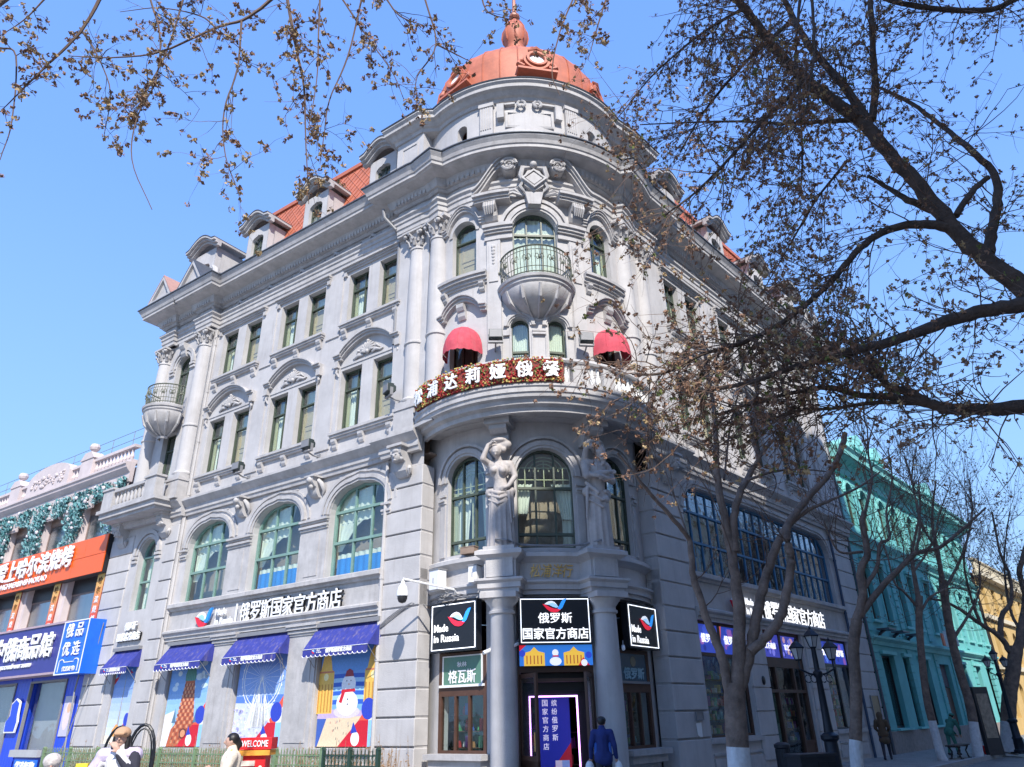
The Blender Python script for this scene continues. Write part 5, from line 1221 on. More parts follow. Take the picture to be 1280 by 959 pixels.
for s in (-1, 1):
    Md = M @ T(s*.9, -.08, 0) @ RZ(s*R(68)) @ T(-s*.42, 0, 0)
    d = bp('door', (lambda q: (q.ring([(-.42, .05), (-.42, 2.68), (.42, 2.68), (.42, .05)], [(-.33, .9), (-.33, 2.58), (.33, 2.58), (.33, .9)], -.03, .03, True), q.box(-.42, .42, -.03, .03, .05, .8), q)[2])(MB()), brownw, Md)
    q = MB(); q.box(-.33, .33, -.005, .005, .9, 2.58); put('pane', q.mesh('pane', glassd), d, Md); q = MB(); q.tube([(-s*.38+.0, -.08, 1.0), (-s*.38, -.08, 1.4)], .015, 6); put('handle', q.mesh('handle', gold), d, Md)
p = MB(); a = .62
p.ring([(-a, .05), (-a, 2.2), (a, 2.2), (a, .05)], [(-a+.035, .05), (-a+.035, 2.165), (a-.035, 2.165), (a-.035, .05)], .42, .46); bp('led_portal', p, ledv, M)
p = MB(); p.ring([(-.9, .0), (-.9, 2.5), (.9, 2.5), (.9, .0)], [(-a, .0), (-a, 2.2), (a, 2.2), (a, .0)], .47, .52); bp('inner_portal', p, blackp, M)
t = thing('hanging_banner', 'dark blue hanging banner with two columns of white characters inside the entrance', 'banner', M @ T(.10, 1.0, 1.22)); Mt = WM[t.name]
p = MB(); P(p, (.02, .04, .42), [(-.4, -.95), (-.4, .95), (.4, .95), (.4, -.95)], 0); P(p, (.5, .02, .03), [(-.3, -.95), (.4, -.1), (.4, -.95)], -.002); P(p, (.3, .5, .8), [(-.02, -.9), (-.02, -.5), (.34, -.5), (.34, -.9)], -.003); P(p, WHT, [(-.02, -.9), (-.02, -.5), (.15, -.5), (.15, -.9)], -.004); p.col = (.02, .04, .3); p.box(-.4, .4, .01, .03, -.95, .95); put('print', p.mesh('print', dimprint, fixn=False), t, Mt)
for x, s_ in ((-.24, '国家官方商店'), (.0, '缤纷俄罗斯')):
    for i, ch in enumerate(s_): letters(t, fit_text(ch, .14, .15, .01, .004), dimw, Mt @ T(x, -.02, .82-i*.2), 'character')
goods(M, -.85, -.3, .3, 2.0, 1.2, 11, .9); goods(M, -.4, 1.0, .2, 1.6, 1.7, 12, .7)
p = MB(); p.box(-1.1, 1.1, -1.0, 1.0, -.05, .12); bp('entrance_step', p, mat('step_stone', (.25, .25, .26), .8), M)
# right wing shop windows and the timber door bay
def glazed(F, x0, x1, zs, xs, rows, pr=None):
    pass
for (x0, x1, n) in ((1.88, 4.82, 2), (11.2, 14.1, 2)):
    z0, z1 = 1.07, 4.42
    bar(FR, [(x0, x0+.09, z0, z1), (x1-.09, x1, z0, z1), ((x0+x1)/2-.06, (x0+x1)/2+.06, z0, z1), (x0, x1, z0, z0+.06), (x0, x1, 3.28, 3.38), (x0, x1, z1-.22, z1)], brownw if x0 < 5 else blackp, 'shopfront_frame', .12, .22)
    for a, b in ((x0+.09, (x0+x1)/2-.06), ((x0+x1)/2+.06, x1-.09)):
        p = MB(); p.box(a, b, .17, .18, z0+.06, 3.28); put('pane', p.mesh('pane', glassd), B, FR)
        t = thing('window_poster', 'blue window poster with white characters, '+('behind the forked street tree, %s half of the window' % ('left' if a < 3 else 'right') if x0 < 5 else 'behind the lamp post, %s half of the window' % ('left' if a < 12 else 'right')), 'poster', FR @ T((a+b)/2, .15, 3.8)); Mt = WM[t.name]
        hw = (b-a)/2; p = MB(); P(p, (.03, .06, .42), [(-hw, -.42), (-hw, .4), (hw, .4), (hw, -.42)], 0); rn = random.Random(int(a*10))
        for k in range(14): P(p, rn.choice([(.02, .03, .25), (.1, .2, .7), (.25, .1, .4), (.05, .1, .6)]), disc(rn.uniform(-hw+.2, hw-.2), rn.uniform(-.3, .3), rn.uniform(.05, .16), 7), -.001-.0001*k)
        P(p, (.6, .12, .1), [(-hw, .4), (-hw, -.2), (-hw+.16, .4)], -.004); put('print', p.mesh('print', screen, fixn=False), t, Mt)
        letters(t, fit_text('俄罗斯', hw*1.3, .26, .01, .004), ledw, Mt @ T(0, -.02, .0))
    goods(FR, x0+.1, x1-.1, 1.15, 3.0, .6, int(x0*7), .9, True)
    p = MB(); p.box(x0, x1, .95, 1.0, 1.0, 4.4); bp('display_back', p, mat('blue_display', (.03, .06, .30), .7) if x0 < 5 else mat('green_print', (.10, .22, .10), .6), FR)
x0, x1 = 6.1, 9.4
bar(FR, [(x0, x0+.14, .12, 4.4), (x1-.14, x1, .12, 4.4), (x0, x1, 4.2, 4.42), (x0, x1, 3.1, 3.42), (7.68, 7.82, 3.42, 4.2), (6.95, 7.07, .12, 3.1), (8.43, 8.55, .12, 3.1), (x0, x1, 2.3, 2.4), (6.24, 6.95, .7, .8), (8.55, 9.26, .7, .8)], brownw, 'door_frame', .10, .24)
for a, b, c, d in ((6.24, 6.95, .8, 2.3), (8.55, 9.26, .8, 2.3), (6.24, 6.95, 2.4, 3.1), (7.07, 8.43, 2.4, 3.1), (8.55, 9.26, 2.4, 3.1), (7.07, 8.43, .14, 2.3)):
    p = MB(); p.box(a, b, .17, .18, c, d); put('pane', p.mesh('pane', glassd), B, FR)
p = MB(); p.box(6.24, 6.95, .12, .2, .12, .7); p.box(8.55, 9.26, .12, .2, .12, .7); bp('door_panel', p, brownw, FR)
p = MB(); p.box(7.07, 8.43, .7, .74, .1, 2.3); bp('inner_door', p, mat('green_door', (.015, .14, .08), .5), FR)
goods(FR, 6.25, 6.95, .8, 2.2, .5, 77, .9); goods(FR, 8.55, 9.3, .8, 2.2, .5, 78, .9)
for i, (a, b) in enumerate(((6.24, 7.68), (7.82, 9.26))):
    t = thing('window_poster', '%s of the two purple-blue posters over the timber shop door' % ('left' if i == 0 else 'right'), 'poster', FR @ T((a+b)/2, .15, 3.8)); Mt = WM[t.name]; hw = (b-a)/2; p = MB(); rn = random.Random(i)
    P(p, (.05, .06, .4), [(-hw, -.38), (-hw, .38), (hw, .38), (hw, -.38)], 0)
    for k in range(18): P(p, rn.choice([(.55, .3, .4), (.02, .03, .25), (.2, .2, .7), (.6, .4, .35)]), disc(rn.uniform(-hw+.15, hw-.15), rn.uniform(-.25, .25), rn.uniform(.04, .13), 6), -.001-.0001*k)
    put('print', p.mesh('print', screen, fixn=False), t, Mt); letters(t, fit_text('官方商店', hw*1.2, .2, .01, .004), ledw, Mt @ T(0, -.02, 0))
for k in range(2):
    p = MB(); p.box(5.9, 9.6, -.35-.32*(1-k), .3, -.06, .0+.14*k-.02*(1-k)+.04); bp('door_step', p, mat('step_stone', (.25, .25, .26), .8), FR)
# ---------------------------------------------------------------- organic bodies: overlapping volumes fused into one continuous skin
def organic(name, spec, m, voxel=.02, smooth=4, shade=70):
    p = MB()
    for s in spec:
        if s[0] == 'b': p.ball(s[1], s[2], 12, 9, s[3] if len(s) > 3 else (1, 1, 1))
        elif s[0] == 'c':
            a, b, r0, r1 = s[1:5]; a, b = Vector(a), Vector(b); n = 5
            p.tube([a.lerp(b, i/n) for i in range(n+1)], [r0+(r1-r0)*i/n for i in range(n+1)], 10, True); p.ball(a, r0*.995, 10, 8); p.ball(b, r1*.995, 10, 8)
        elif s[0] == 'x': p.box(*s[1])
    me = p.mesh(name+'_src', m, fixn=True); ob = bpy.data.objects.new('tmp', me); COL.objects.link(ob)
    md = ob.modifiers.new('r', 'REMESH'); md.mode = 'VOXEL'; md.voxel_size = voxel
    ms = ob.modifiers.new('s', 'SMOOTH'); ms.factor = .5; ms.iterations = smooth
    dg = bpy.context.evaluated_depsgraph_get(); out = bpy.data.meshes.new_from_object(ob.evaluated_get(dg))
    bpy.data.objects.remove(ob); out.name = name; out.polygons.foreach_set('use_smooth', [True]*len(out.polygons)); setmat(out, m); return out
def skirt(h, r0, r1, folds=14, depth=.035, sy=.8, seed=1, n=84, k=10):
    rn = random.Random(seed); ph = [rn.uniform(0, 6) for _ in range(4)]; p = MB(); vs = []
    for j in range(k+1):
        t = j/k; r = r0+(r1-r0)*t
        for i in range(n):
            a = 2*PI*i/n; w = abs(math.sin(a*folds/2+ph[0]+.25*math.sin(3*t)))**.7+.35*math.sin(a*3+ph[1])
            rr = r-depth*w*(1-.75*t); vs.append((rr*math.cos(a), rr*math.sin(a)*sy, h*t))
    p.add(vs, [(j*n+i, j*n+(i+1) % n, (j+1)*n+(i+1) % n, (j+1)*n+i) for j in range(k) for i in range(n)]+[tuple(range(n)), tuple(k*n+i for i in range(n))]); return p
stone = mat('statue_stone', (.44, .40, .38), .75, .22, 3.5, .2, 40, streak=.55, dirt=(.20, .17, .16))
def hand(c, d, u, s=1.0):                # palm, four unequal fingers and a thumb; d = finger direction, u = across the palm
    c, d, u = Vector(c), Vector(d).normalized(), Vector(u).normalized(); o = d.cross(u); r = [('c', c, c+d*.07*s, .034*s, .032*s)]
    for k, L in enumerate((.055, .065, .06, .045)):
        b = c+d*.075*s+u*(-.033+.022*k)*s; r += [('c', b, b+(d+o*.25)*L*s, .011*s, .010*s), ('c', b+(d+o*.25)*L*s, b+(d*1.3+o*.9)*L*s, .010*s, .008*s)]
    b = c+d*.02*s-u*.035*s; r += [('c', b, b+(d*.8-u*.7)*.05*s, .013*s, .010*s)]
    return r
def face(c, r, f, up):                   # nose, brow, eyes, mouth, chin, ears on a head ball
    c, f, up = Vector(c), Vector(f).normalized(), Vector(up).normalized(); x = f.cross(up); up = x.cross(f)
    q = [('b', c, r, (.86, .95, 1.12)), ('c', c-up*r*.75+f*r*.25, c-up*r*.9+f*r*.5, r*.42, r*.28)]
    q += [('c', c+f*r*.9+up*r*.12, c+f*r*1.14-up*r*.2, r*.10, r*.16), ('c', c+f*r*.84+up*r*.3-x*r*.4, c+f*r*.84+up*r*.3+x*r*.4, r*.12, r*.12)]
    q += [('b', c+f*r*.80+up*r*.08+x*s*r*.34, r*.13) for s in (-1, 1)]
    q += [('c', c+f*r*.86-up*r*.5-x*r*.2, c+f*r*.86-up*r*.5+x*r*.2, r*.09, r*.09)]+[('b', c+x*s*r*.88-up*r*.05, r*.2, (.5, 1, 1.3)) for s in (-1, 1)]
    return q
# female figure: face bowed in the shade of the raised arm
M = TF(-20, 3.86, 5.78)
t = thing('caryatid_statue', 'stone female figure with raised arm carrying the round balcony, left of the centre window', 'statue', M)
sp = [('c', (.02, 0, 1.35), (.03, -.02, 1.6), .25, .23), ('c', (.03, -.02, 1.6), (.0, -.05, 1.85), .22, .17), ('c', (0, -.05, 1.85), (-.02, -.07, 2.15), .18, .22), ('c', (-.22, -.04, 2.28), (.22, -.04, 2.24), .15, .15), ('c', (-.1, -.07, 2.1), (.1, -.07, 2.1), .2, .2),
      ('b', (-.12, -.25, 2.08), .105), ('b', (.13, -.25, 2.05), .105), ('c', (0, -.05, 2.35), (-.03, -.12, 2.5), .09, .085),
      ('c', (-.28, -.05, 2.32), (-.42, -.28, 2.42), .10, .085), ('c', (-.42, -.28, 2.42), (-.28, -.24, 2.82), .085, .06),
      ('c', (.30, -.03, 2.28), (.42, -.02, 1.92), .105, .085), ('c', (.42, -.02, 1.92), (.28, -.20, 1.62), .08, .06)]
sp += face((-.05, -.22, 2.62), .155, (.05, -.8, -.6), (0, -.5, 1))+hand((-.26, -.24, 2.84), (.8, -.1, .3), (0, -1, .2), 1.5)+hand((.27, -.22, 1.6), (-.7, -.3, -.3), (0, -.3, 1), 1.5)
put('body', organic('body', sp, stone, .018, 4), t, M)
hair = [('b', (-.05, -.10, 2.72), .17, (1.05, 1, .8)), ('c', (-.2, -.1, 2.7), (.12, -.08, 2.7), .09, .09), ('c', (-.24, -.02, 2.86), (.22, -.02, 2.86), .13, .13), ('b', (0, 0, 2.98), .2, (1.4, 1.2, .5))]
put('hair', organic('hair', hair, stone, .022, 3), t, M)
sk = skirt(1.5, .40, .32, 15, .055); put('drapery', sk.mesh('drapery', stone, smooth=70), t, M)
sp = [('c', (-.31, -.08, 1.55), (0, -.26, 1.42), .055, .06), ('c', (0, -.26, 1.42), (.32, -.08, 1.5), .06, .06), ('c', (-.30, -.13, 1.42), (.05, -.29, 1.28), .035, .04), ('c', (.05, -.29, 1.28), (.33, -.08, 1.4), .04, .035), ('c', (-.31, -.12, 1.3), (.0, -.30, 1.12), .03, .035), ('c', (.0, -.30, 1.12), (.33, -.08, 1.28), .035, .03), ('c', (.33, -.1, 1.48), (.38, -.1, .75), .065, .03), ('c', (.28, -.18, 1.45), (.34, -.2, .6), .05, .025), ('c', (-.3, -.02, 1.5), (.3, .0, 1.5), .13, .13)]
put('drapery_folds', organic('drapery_folds', sp, stone, .02, 3), t, M)
# bearded male figure, arms folded
M = TF(20.5, 3.86, 5.78)
t = thing('atlas_statue', 'bearded stone male figure with crossed arms under the round balcony', 'statue', M)
sp = [('c', (0, 0, 1.35), (0, -.02, 1.7), .26, .24), ('c', (0, -.02, 1.7), (0, -.06, 2.15), .24, .27), ('c', (-.28, -.04, 2.3), (.28, -.04, 2.3), .17, .17), ('c', (0, -.1, 2.35), (.03, -.18, 2.5), .11, .1),
      ('c', (-.36, -.05, 2.28), (-.42, -.2, 1.92), .135, .11), ('c', (-.42, -.2, 1.92), (.12, -.40, 2.02), .1, .07), ('c', (.36, -.05, 2.28), (.40, -.22, 1.85), .13, .11), ('c', (.40, -.22, 1.85), (-.08, -.42, 1.86), .1, .07),
      ('c', (-.34, 0, 2.4), (-.4, -.25, 2.72), .11, .08), ('c', (-.4, -.25, 2.72), (0, -.28, 2.9), .08, .06)]
sp += face((.05, -.26, 2.66), .165, (.15, -.85, -.45), (0, -.4, 1))+[('c', (.07, -.36, 2.5), (.06, -.34, 2.28), .10, .05), ('b', (.03, -.38, 2.44), .09)]+hand((.12, -.42, 2.03), (.8, .05, .1), (0, -.2, 1), 1.6)+hand((-.08, -.44, 1.87), (-.8, .05, .1), (0, -.2, 1), 1.6)
put('body', organic('body', sp, stone, .018, 4), t, M)
hair = [('b', (.05, -.14, 2.76), .18, (1.05, 1, .8)), ('c', (-.24, -.02, 2.9), (.24, -.02, 2.9), .12, .12), ('b', (0, 0, 3.0), .2, (1.5, 1.2, .5))]
put('hair', organic('hair', hair, stone, .022, 3), t, M)
sk = skirt(1.5, .39, .33, 12, .06, .85, 4); put('drapery', sk.mesh('drapery', stone, smooth=70), t, M)
sp = [('c', (-.36, -.08, 1.75), (-.12, -.27, 1.45), .06, .055), ('c', (-.37, -.1, 1.5), (.0, -.30, 1.25), .045, .045), ('c', (-.38, -.1, 1.3), (-.02, -.31, 1.05), .04, .04), ('b', (.12, -.22, 1.3), .13, (1.1, .7, .9)), ('c', (.1, -.27, 1.5), (.33, -.1, 1.4), .06, .06), ('c', (-.37, -.12, 1.6), (-.44, -.12, .75), .06, .03), ('c', (-.32, 0, 1.52), (.32, 0, 1.52), .14, .14)]
put('drapery_folds', organic('drapery_folds', sp, stone, .02, 3), t, M)

# ---------------------------------------------------------------- floodlights, cameras, boxes on the corner
def flood(M, label, grp='floodlights fixed to the facade'):
    t = thing('floodlight', label, 'floodlight', M, grp); k = bpy.data.objects.get('flood_first')
    p = MB(); p.box(-.2, .2, -.62, -.42, -.02, .26); p.box(-.17, .17, -.42, -.36, .02, .22)
    for i in range(6): p.box(-.18+i*.065, -.165+i*.065, -.36, -.33, .03, .2)
    put('housing', p.mesh('housing', mat('floodlight_green', (.03, .045, .045), .5)), t, M)
    p = MB(); p.box(-.18, .18, -.64, -.62, 0, .24); put('lamp_glass', p.mesh('lamp_glass', greyp), t, M)
    p = MB(); p.box(-.22, -.2, -.55, -.45, -.12, .12); p.box(.2, .22, -.55, -.45, -.12, .12); p.box(-.22, .22, -.55, -.45, -.14, -.12); p.tube([(0, -.5, -.13), (0, -.25, -.2), (0, 0, -.2)], .025, 6); p.box(-.09, .09, -.03, 0, -.3, -.1); put('arm', p.mesh('arm', greyp), t, M)
flood(TF(-21, 3.95, 11.75) @ RZ(.3), 'dark floodlight beside the left pink dome awning'); flood(TF(18, 3.95, 11.7) @ RZ(-.3), 'dark floodlight beside the right pink dome awning')
flood(FL @ T(-.95, .0, 11.05) @ RZ(-.4), 'floodlight on the corner column left of the balcony sign'); flood(FL @ T(-4.6, -.1, 9.95), 'floodlight under the middle pair of second-floor windows'); flood(FL @ T(-8.3, -.1, 9.95), 'floodlight under the leftmost pair of second-floor windows')
M = TF(-40, 3.75, 4.8); t = thing('dome_camera', 'white dome camera hanging from a long arm left of the square sign', 'security camera', FL @ T(.25, -.95, 4.62))
Mt = WM[t.name]; p = MB(); p.lathe([(0, .42), (.05, .42), (.06, .34), (.12, .26), (.15, .12), (.155, .04), (.14, .03)], n=16); put('shell', p.mesh('shell', white, smooth=40), t, Mt)
p = MB(); p.lathe([(.13, .04), (.13, -.03), (.09, -.12), (.0, -.15)], n=16); put('lens_dome', p.mesh('lens_dome', mat('smoked_plastic', (.03, .03, .035), .15), smooth=60), t, Mt)
a = Mt @ Vector((0, 0, .42)); b = TF(-42, 3.6, 4.72).translation
p = MB(); p.tube([a, a+Vector((0, 0, .06)), b+Vector((-.1, -.2, .12)), b], .028, 7); put('arm', p.mesh('arm', white), t)
for i, (ang, z, w_, h_) in enumerate(((-51, 4.9, .36, .52), (-31.5, 4.95, .24, .42))):
    t = thing('junction_box', ['larger white metal cabinet with cables above the square lit sign', 'smaller white metal cabinet beside the entrance pedestal'][i], 'electrical box', TF(ang, 3.66, z)); Mt = WM[t.name]
    p = MB(); p.box(-w_/2, w_/2, -.3, 0, 0, h_); put('cabinet', p.mesh('cabinet', white), t, Mt); p = MB(); p.box(-w_/2-.02, w_/2+.02, -.32, .02, h_, h_+.03); p.box(-.02, .0, -.31, -.3, h_*.3, h_*.6); put('lid', p.mesh('lid', greyp), t, Mt)
for i, (ang, z, r_) in enumerate(((-24.5, 3.25, 3.95), (-14.6, 3.38, 3.8), (26.6, 3.3, 3.95))):
    t = thing('bullet_camera', ['small white camera at the corner of the left square sign', 'small white camera left of the entrance banner', 'small white camera under the right square sign'][i], 'security camera', TF(ang, r_, z)); Mt = WM[t.name] @ RZ(-.7) @ RX(.35)
    p = MB(); p.tube([(0, .02, 0), (0, -.2, 0)], .045, 8, True); put('barrel', p.mesh('barrel', white), t, Mt); p = MB(); p.tube([(0, 0, .03), (0, .1, .12)], .015, 5); put('bracket', p.mesh('bracket', greyp), t, Mt)
rn = random.Random(9); t = thing('cable_tangle', 'tangle of grey cables drooping from the pier to the square lit sign', 'cable'); 
for k in range(9):
    a = TF(rn.uniform(-60, -50), 3.72, rn.uniform(4.55, 4.8)).translation; b = TF(rn.uniform(-45, -27), 3.72, rn.uniform(4.6, 4.95)).translation
    p = MB(); m_ = (a+b)/2+Vector((0, -.1, rn.uniform(-.15, .3))); p.tube([a, a.lerp(m_, .5)+Vector((0, 0, rn.uniform(-.1, .15))), m_, m_.lerp(b, .5)+Vector((0, 0, rn.uniform(-.1, .1))), b], .012, 5); put('cable', p.mesh('cable', greyp), t)
for k in range(3):
    p = MB(); p.tube([FL @ Vector((-1.4, -.08, 4.1-k*.03)), FL @ Vector((-1.1, -.07, 4.3-k*.05)), FL @ Vector((-.6, -.07, 4.52-k*.04)), FL @ Vector((-.2, -.1, 4.62)), TF(-58, 3.7, 4.55).translation], .014, 5); put('cable', p.mesh('cable', greyp), t)
t = thing('window_cable', 'dark cable sagging along the sill between the two statues', 'cable'); p = MB(); p.tube([TF(a_, 3.72 if abs(a_) < 15 else 4.2, 5.82+.12*abs(a_/20)**2) .translation for a_ in (-21, -17, -13, -8, -3, 3, 9, 14, 18)], .03, 6); put('cable', p.mesh('cable', greyp), t)
for s, a in ((-1, -36), (1, 31)):
    t = thing('window_box', 'rusty metal box on the sill of the %s arched window beside the %s statue' % (('left', 'female') if s < 0 else ('right', 'male')), 'box', TF(a, 3.62, 5.76)); Mt = WM[t.name]; p = MB(); p.box(-.22, .22, -.12, .1, 0, .17); p.box(-.24, .24, -.13, .11, .17, .19); put('shell', p.mesh('shell', mat('rusty_tin', (.28, .2, .15) if s < 0 else (.05, .05, .05), .7, .3)), t, Mt)
for (u, z, w_, h_, nm, lb) in ((1.2, 1.65, .34, .16, 'metal_plaque', 'small grey plaque on the right rusticated pier'), (15.75, 1.75, .85, .95, 'bronze_plaque', 'bronze plaque on the far pier beside the turquoise building')):
    t = thing(nm, lb, 'plaque', FR @ T(u, -.05, z)); Mt = WM[t.name]; p = MB(); p.box(-w_/2, w_/2, -.03, 0, -h_/2, h_/2); put('plate', p.mesh('plate', mat('bronze', (.18, .12, .05), .4, .3, 8, metal=.6) if u > 9 else greyp), t, Mt); p = MB(); p.ring([(-w_/2-.03, -h_/2-.03), (-w_/2-.03, h_/2+.03), (w_/2+.03, h_/2+.03), (w_/2+.03, -h_/2-.03)], [(-w_/2, -h_/2), (-w_/2, h_/2), (w_/2, h_/2), (w_/2, -h_/2)], -.045, 0, True); put('rim', p.mesh('rim', greyp), t, Mt)
t = thing('paper_notice', 'torn white paper notice below the small grey plaque', 'notice', FR @ T(1.15, -.05, 1.32)); p = MB(); p.prism([(-.13, -.14), (-.15, .15), (.13, .17), (.12, -.2), (0, -.2)], -.008, 0); put('sheet', p.mesh('sheet', white), t, WM[t.name])
t = thing('wall_bell', 'small dark oval fixture on the pier left of the timber shop door', 'fixture', FR @ T(5.6, -.06, 2.65)); p = MB(); p.ball((0, 0, 0), .11, 12, 8, (1, .5, 1.3)); put('casing', p.mesh('casing', blackp), t, WM[t.name])

# ---------------------------------------------------------------- left neighbour: orange-signed and blue-fronted building
N = thing('orange_sign_building', 'low pinkish building with orange restaurant sign, balustrade and blue shopfront at the left edge', 'building', FL @ T(-24, 2, 0))
def npt(name, mb, m, F=FL, **k): return put(name, mb.mesh(name, m) if isinstance(mb, MB) else mb, N, F, **k)
pk = mat('pink_plaster', (.58, .50, .49), .75, .12, 1.5, .15, streak=.3); tanp = mat('tan_panel', (.34, .25, .21), .8); frost = glassmat('frosted_glass', (.6, .66, .66), .35, .2)
XR, XL = -16.95, -42
cen = [-19.05-3.62*i for i in range(7)]
w = MB(); wall(w, XL, XR, 5.4, 11.4, [outline(2.5, 2.1, x=c, z=5.35+.1) for c in cen]+[outline(2.55, 1.85, x=c, z=9.1) for c in cen], 0, .4); npt('wall', w, pk)
for c in cen:
    for z, h_ in ((5.45, 1.5), (9.1, 1.4)):
        q = MB(); q.ring([(-1.27, 0), (-1.27, h_), (1.27, h_), (1.27, 0)], [(-1.2, .07), (-1.2, h_-.07), (1.2, h_-.07), (1.2, .07)], -.03, .03, True); wo = npt('window_frame', q, mat('bronze_frame', (.22, .16, .14), .5), FL @ T(c, .3, z))
        for s_ in (-1, 1):
            q = MB(); q.box(-.6, .6, -.01, .01, .07, h_-.07); put('pane', q.mesh('pane', frost), wo, FL @ T(c+s_*.6, .3, z))
        q = MB(); q.box(-1.27, 1.27, .25, .35, z+h_, z+h_+.75); npt('window_head', q, tanp if z > 8 else blackp, FL @ T(c, 0, 0))
q = MB(); q.box(XL, XR, 1.2, 1.3, 0, 12); npt('room_lining', q, mat('grey_room', (.16, .18, .17), .9))
for z0_, prof in ((0, [(-.1, 11.35), (.05, 11.35), (.08, 11.45), (.08, 11.75), (.14, 11.8), (.28, 11.95), (.30, 12.05), (.36, 12.1), (.36, 12.18), (-.1, 12.25)]),):
    q = MB(); q.sweep([FL @ Vector((XL, 0, 0)), FL @ Vector((XR+.05, 0, 0))], prof); put('cornice', q.mesh('cornice', pk), N)
q = MB(); q.box(XL, XR, -.1, .3, 12.2, 12.38); q.box(XL, XR, -.08, .2, 12.95, 13.08); npt('balustrade_rail', q, pk)
x = XR-.3
while x > XL:
    npt('baluster', WCget('nbal', lambda: (lambda b: (b.lathe([(.06, 0), (.06, .06), (.1, .18), (.05, .38), (.07, .52), (.07, .57)], n=8), b)[1])(MB()).mesh('baluster', pk)), None, FL @ T(x, .05, 12.38)); x -= .3
for i, c in enumerate((-20.9, -28.1, -35.3)):
    q = MB(); q.box(c-.55, c+.55, -.16, .35, 12.2, 13.15); q.prism([(c-.62, 13.15), (c+.62, 13.15), (c+.28, 13.5), (c-.28, 13.5)], -.2, .35); npt('balustrade_pier', q, pk); q = MB(); q.lathe([(.1, 13.5), (.08, 13.58), (.2, 13.68), (.24, 13.8), (.18, 13.95), (0, 14.0)], (c, .05, 0), 12); npt('finial', q, pk)
q = MB(); pts = [(-26.6, 12.2), (-26.6, 12.95)]+[(-24.5+2.1*math.cos(PI-PI*i/12), 13.0+.62*math.sin(PI*i/12)) for i in range(13)]+[(-22.4, 12.2)]; q.prism(pts, -.2, .3); npt('arched_plaque', q, pk)
q = MB(); rn = random.Random(2)
for i in range(60): q.ball((-24.5+rn.uniform(-1.6, 1.6), -.22, 12.55+rn.uniform(0, .5)), rn.uniform(.05, .11), 6, 4, (1.3, .6, .8))
npt('plaque_relief', q, pk, kind='stuff')
q = MB(); q.tube([FL @ Vector((XL, .3, 14.0)), FL @ Vector((XR, .3, 14.0))], .015, 4); q.tube([FL @ Vector((XL, .3, 13.6)), FL @ Vector((XR, .3, 13.6))], .015, 4)
x = XR-1
while x > XL: q.tube([FL @ Vector((x, .3, 12.9)), FL @ Vector((x, .3, 14.0))], .015, 4); x -= 1.8
put('roof_wire_fence', q.mesh('roof_wire_fence', greyp), N)
for i in range(8):
    q = MB(); q.box(-.35, .35, -.1, 0, 0, .62); q.box(-.28, .28, -.14, -.1, .07, .55); npt('frieze_tile', WCget('ft', lambda: q.mesh('frieze_tile', pk)), None, FL @ T(-17.9-1.81*i-.2, 0, 11.0-.35))
gl_ = thing('garland', 'thick turquoise leaf garland with pale blossoms around the upper windows of the orange-signed building', 'garland', FL @ T(-24, 0, 10)); rn = random.Random(5)
for nm, col_, cnt in (('turquoise_leaves', (.09, .25, .26), 6000), ('blue_leaves', (.22, .38, .40), 3600), ('pale_blossoms', (.62, .58, .62), 260)):
    q = MB(); pt_ = []
    while len(pt_) < cnt:
        x = rn.uniform(-38, -17.0); z = rn.uniform(9.0, 11.5); k = min(abs(x-c) for c in cen)
        top = z > 10.75+.12*math.sin(x*2.3); side = k > 1.2+.15*math.sin(z*5+x) and (int((x+17)/3.62*1+0) % 1 == 0) and rn.random() < (z-8.6)/2.2 and (x-17.24) % 3.62 > .2
        if not (top or side): continue
        if top and ((x+18.1) % 1.81) < .62 and rn.random() < .93 and z > 10.6: continue
        pt_.append((x, z))
    for x, z in pt_:
        y = -rn.uniform(.03, .32); s_ = rn.uniform(.05, .13); a = rn.uniform(0, PI); c_, d_ = math.cos(a)*s_, math.sin(a)*s_; e_ = rn.uniform(-.06, .06)
        if nm == 'pale_blossoms': q.ball((x, y, z), s_*.8, 5, 4)
        else: q.add([(x-c_, y, z-d_), (x+d_*.4, y-e_, z-c_*.4), (x+c_, y-.05, z+d_), (x-d_*.4, y+e_, z+c_*.4)], [(0, 1, 2, 3)])
    put(nm, q.mesh(nm, mat(nm, col_, .7, .3, 5), fixn=False), gl_, FL, 'stuff')
# orange sign
t = thing('restaurant_sign', 'long orange panelled sign with white characters', 'shop sign', FL @ T(-24, -.3, 8.2)); 
x = XR+.1; i = 0
om = mat('orange_panel', (.80, .115, .008), .35, .05)
while x > -38:
    for j in range(2):
        w_ = 1.7; xx = x-(.85 if j == 0 else 0); q = MB(); x1_ = min(xx, XR+.1); q.box(xx-w_+.012, x1_, -.42, -.38, 7.45+.78*j+.01, 7.45+.78*(j+1)-.01)
        put('sign_panel', q.mesh('sign_panel', om), t, FL)
    x -= 1.7
q = MB(); q.box(XR-.75, XR+.1, -.42, -.38, 7.46, 8.22); put('sign_panel', q.mesh('sign_panel', om), t, FL)
q = MB(); q.box(-38, XR+.12, -.37, -.05, 7.43, 9.0); put('sign_box', q.mesh('sign_box', blackp), t, FL)
for i, ch in enumerate('爱上哈尔滨烧烤'): letters(t, fit_text(ch, .90, .90, .035, .06), wletter, FL @ T(-26.0+i*1.02, -.50, 8.43), 'character')
letters(t, fit_text('AISHANGHAERBINSHAOKAO', 5.6, .26, .01, .03), wletter, FL @ T(-24.2, -.47, 7.75))
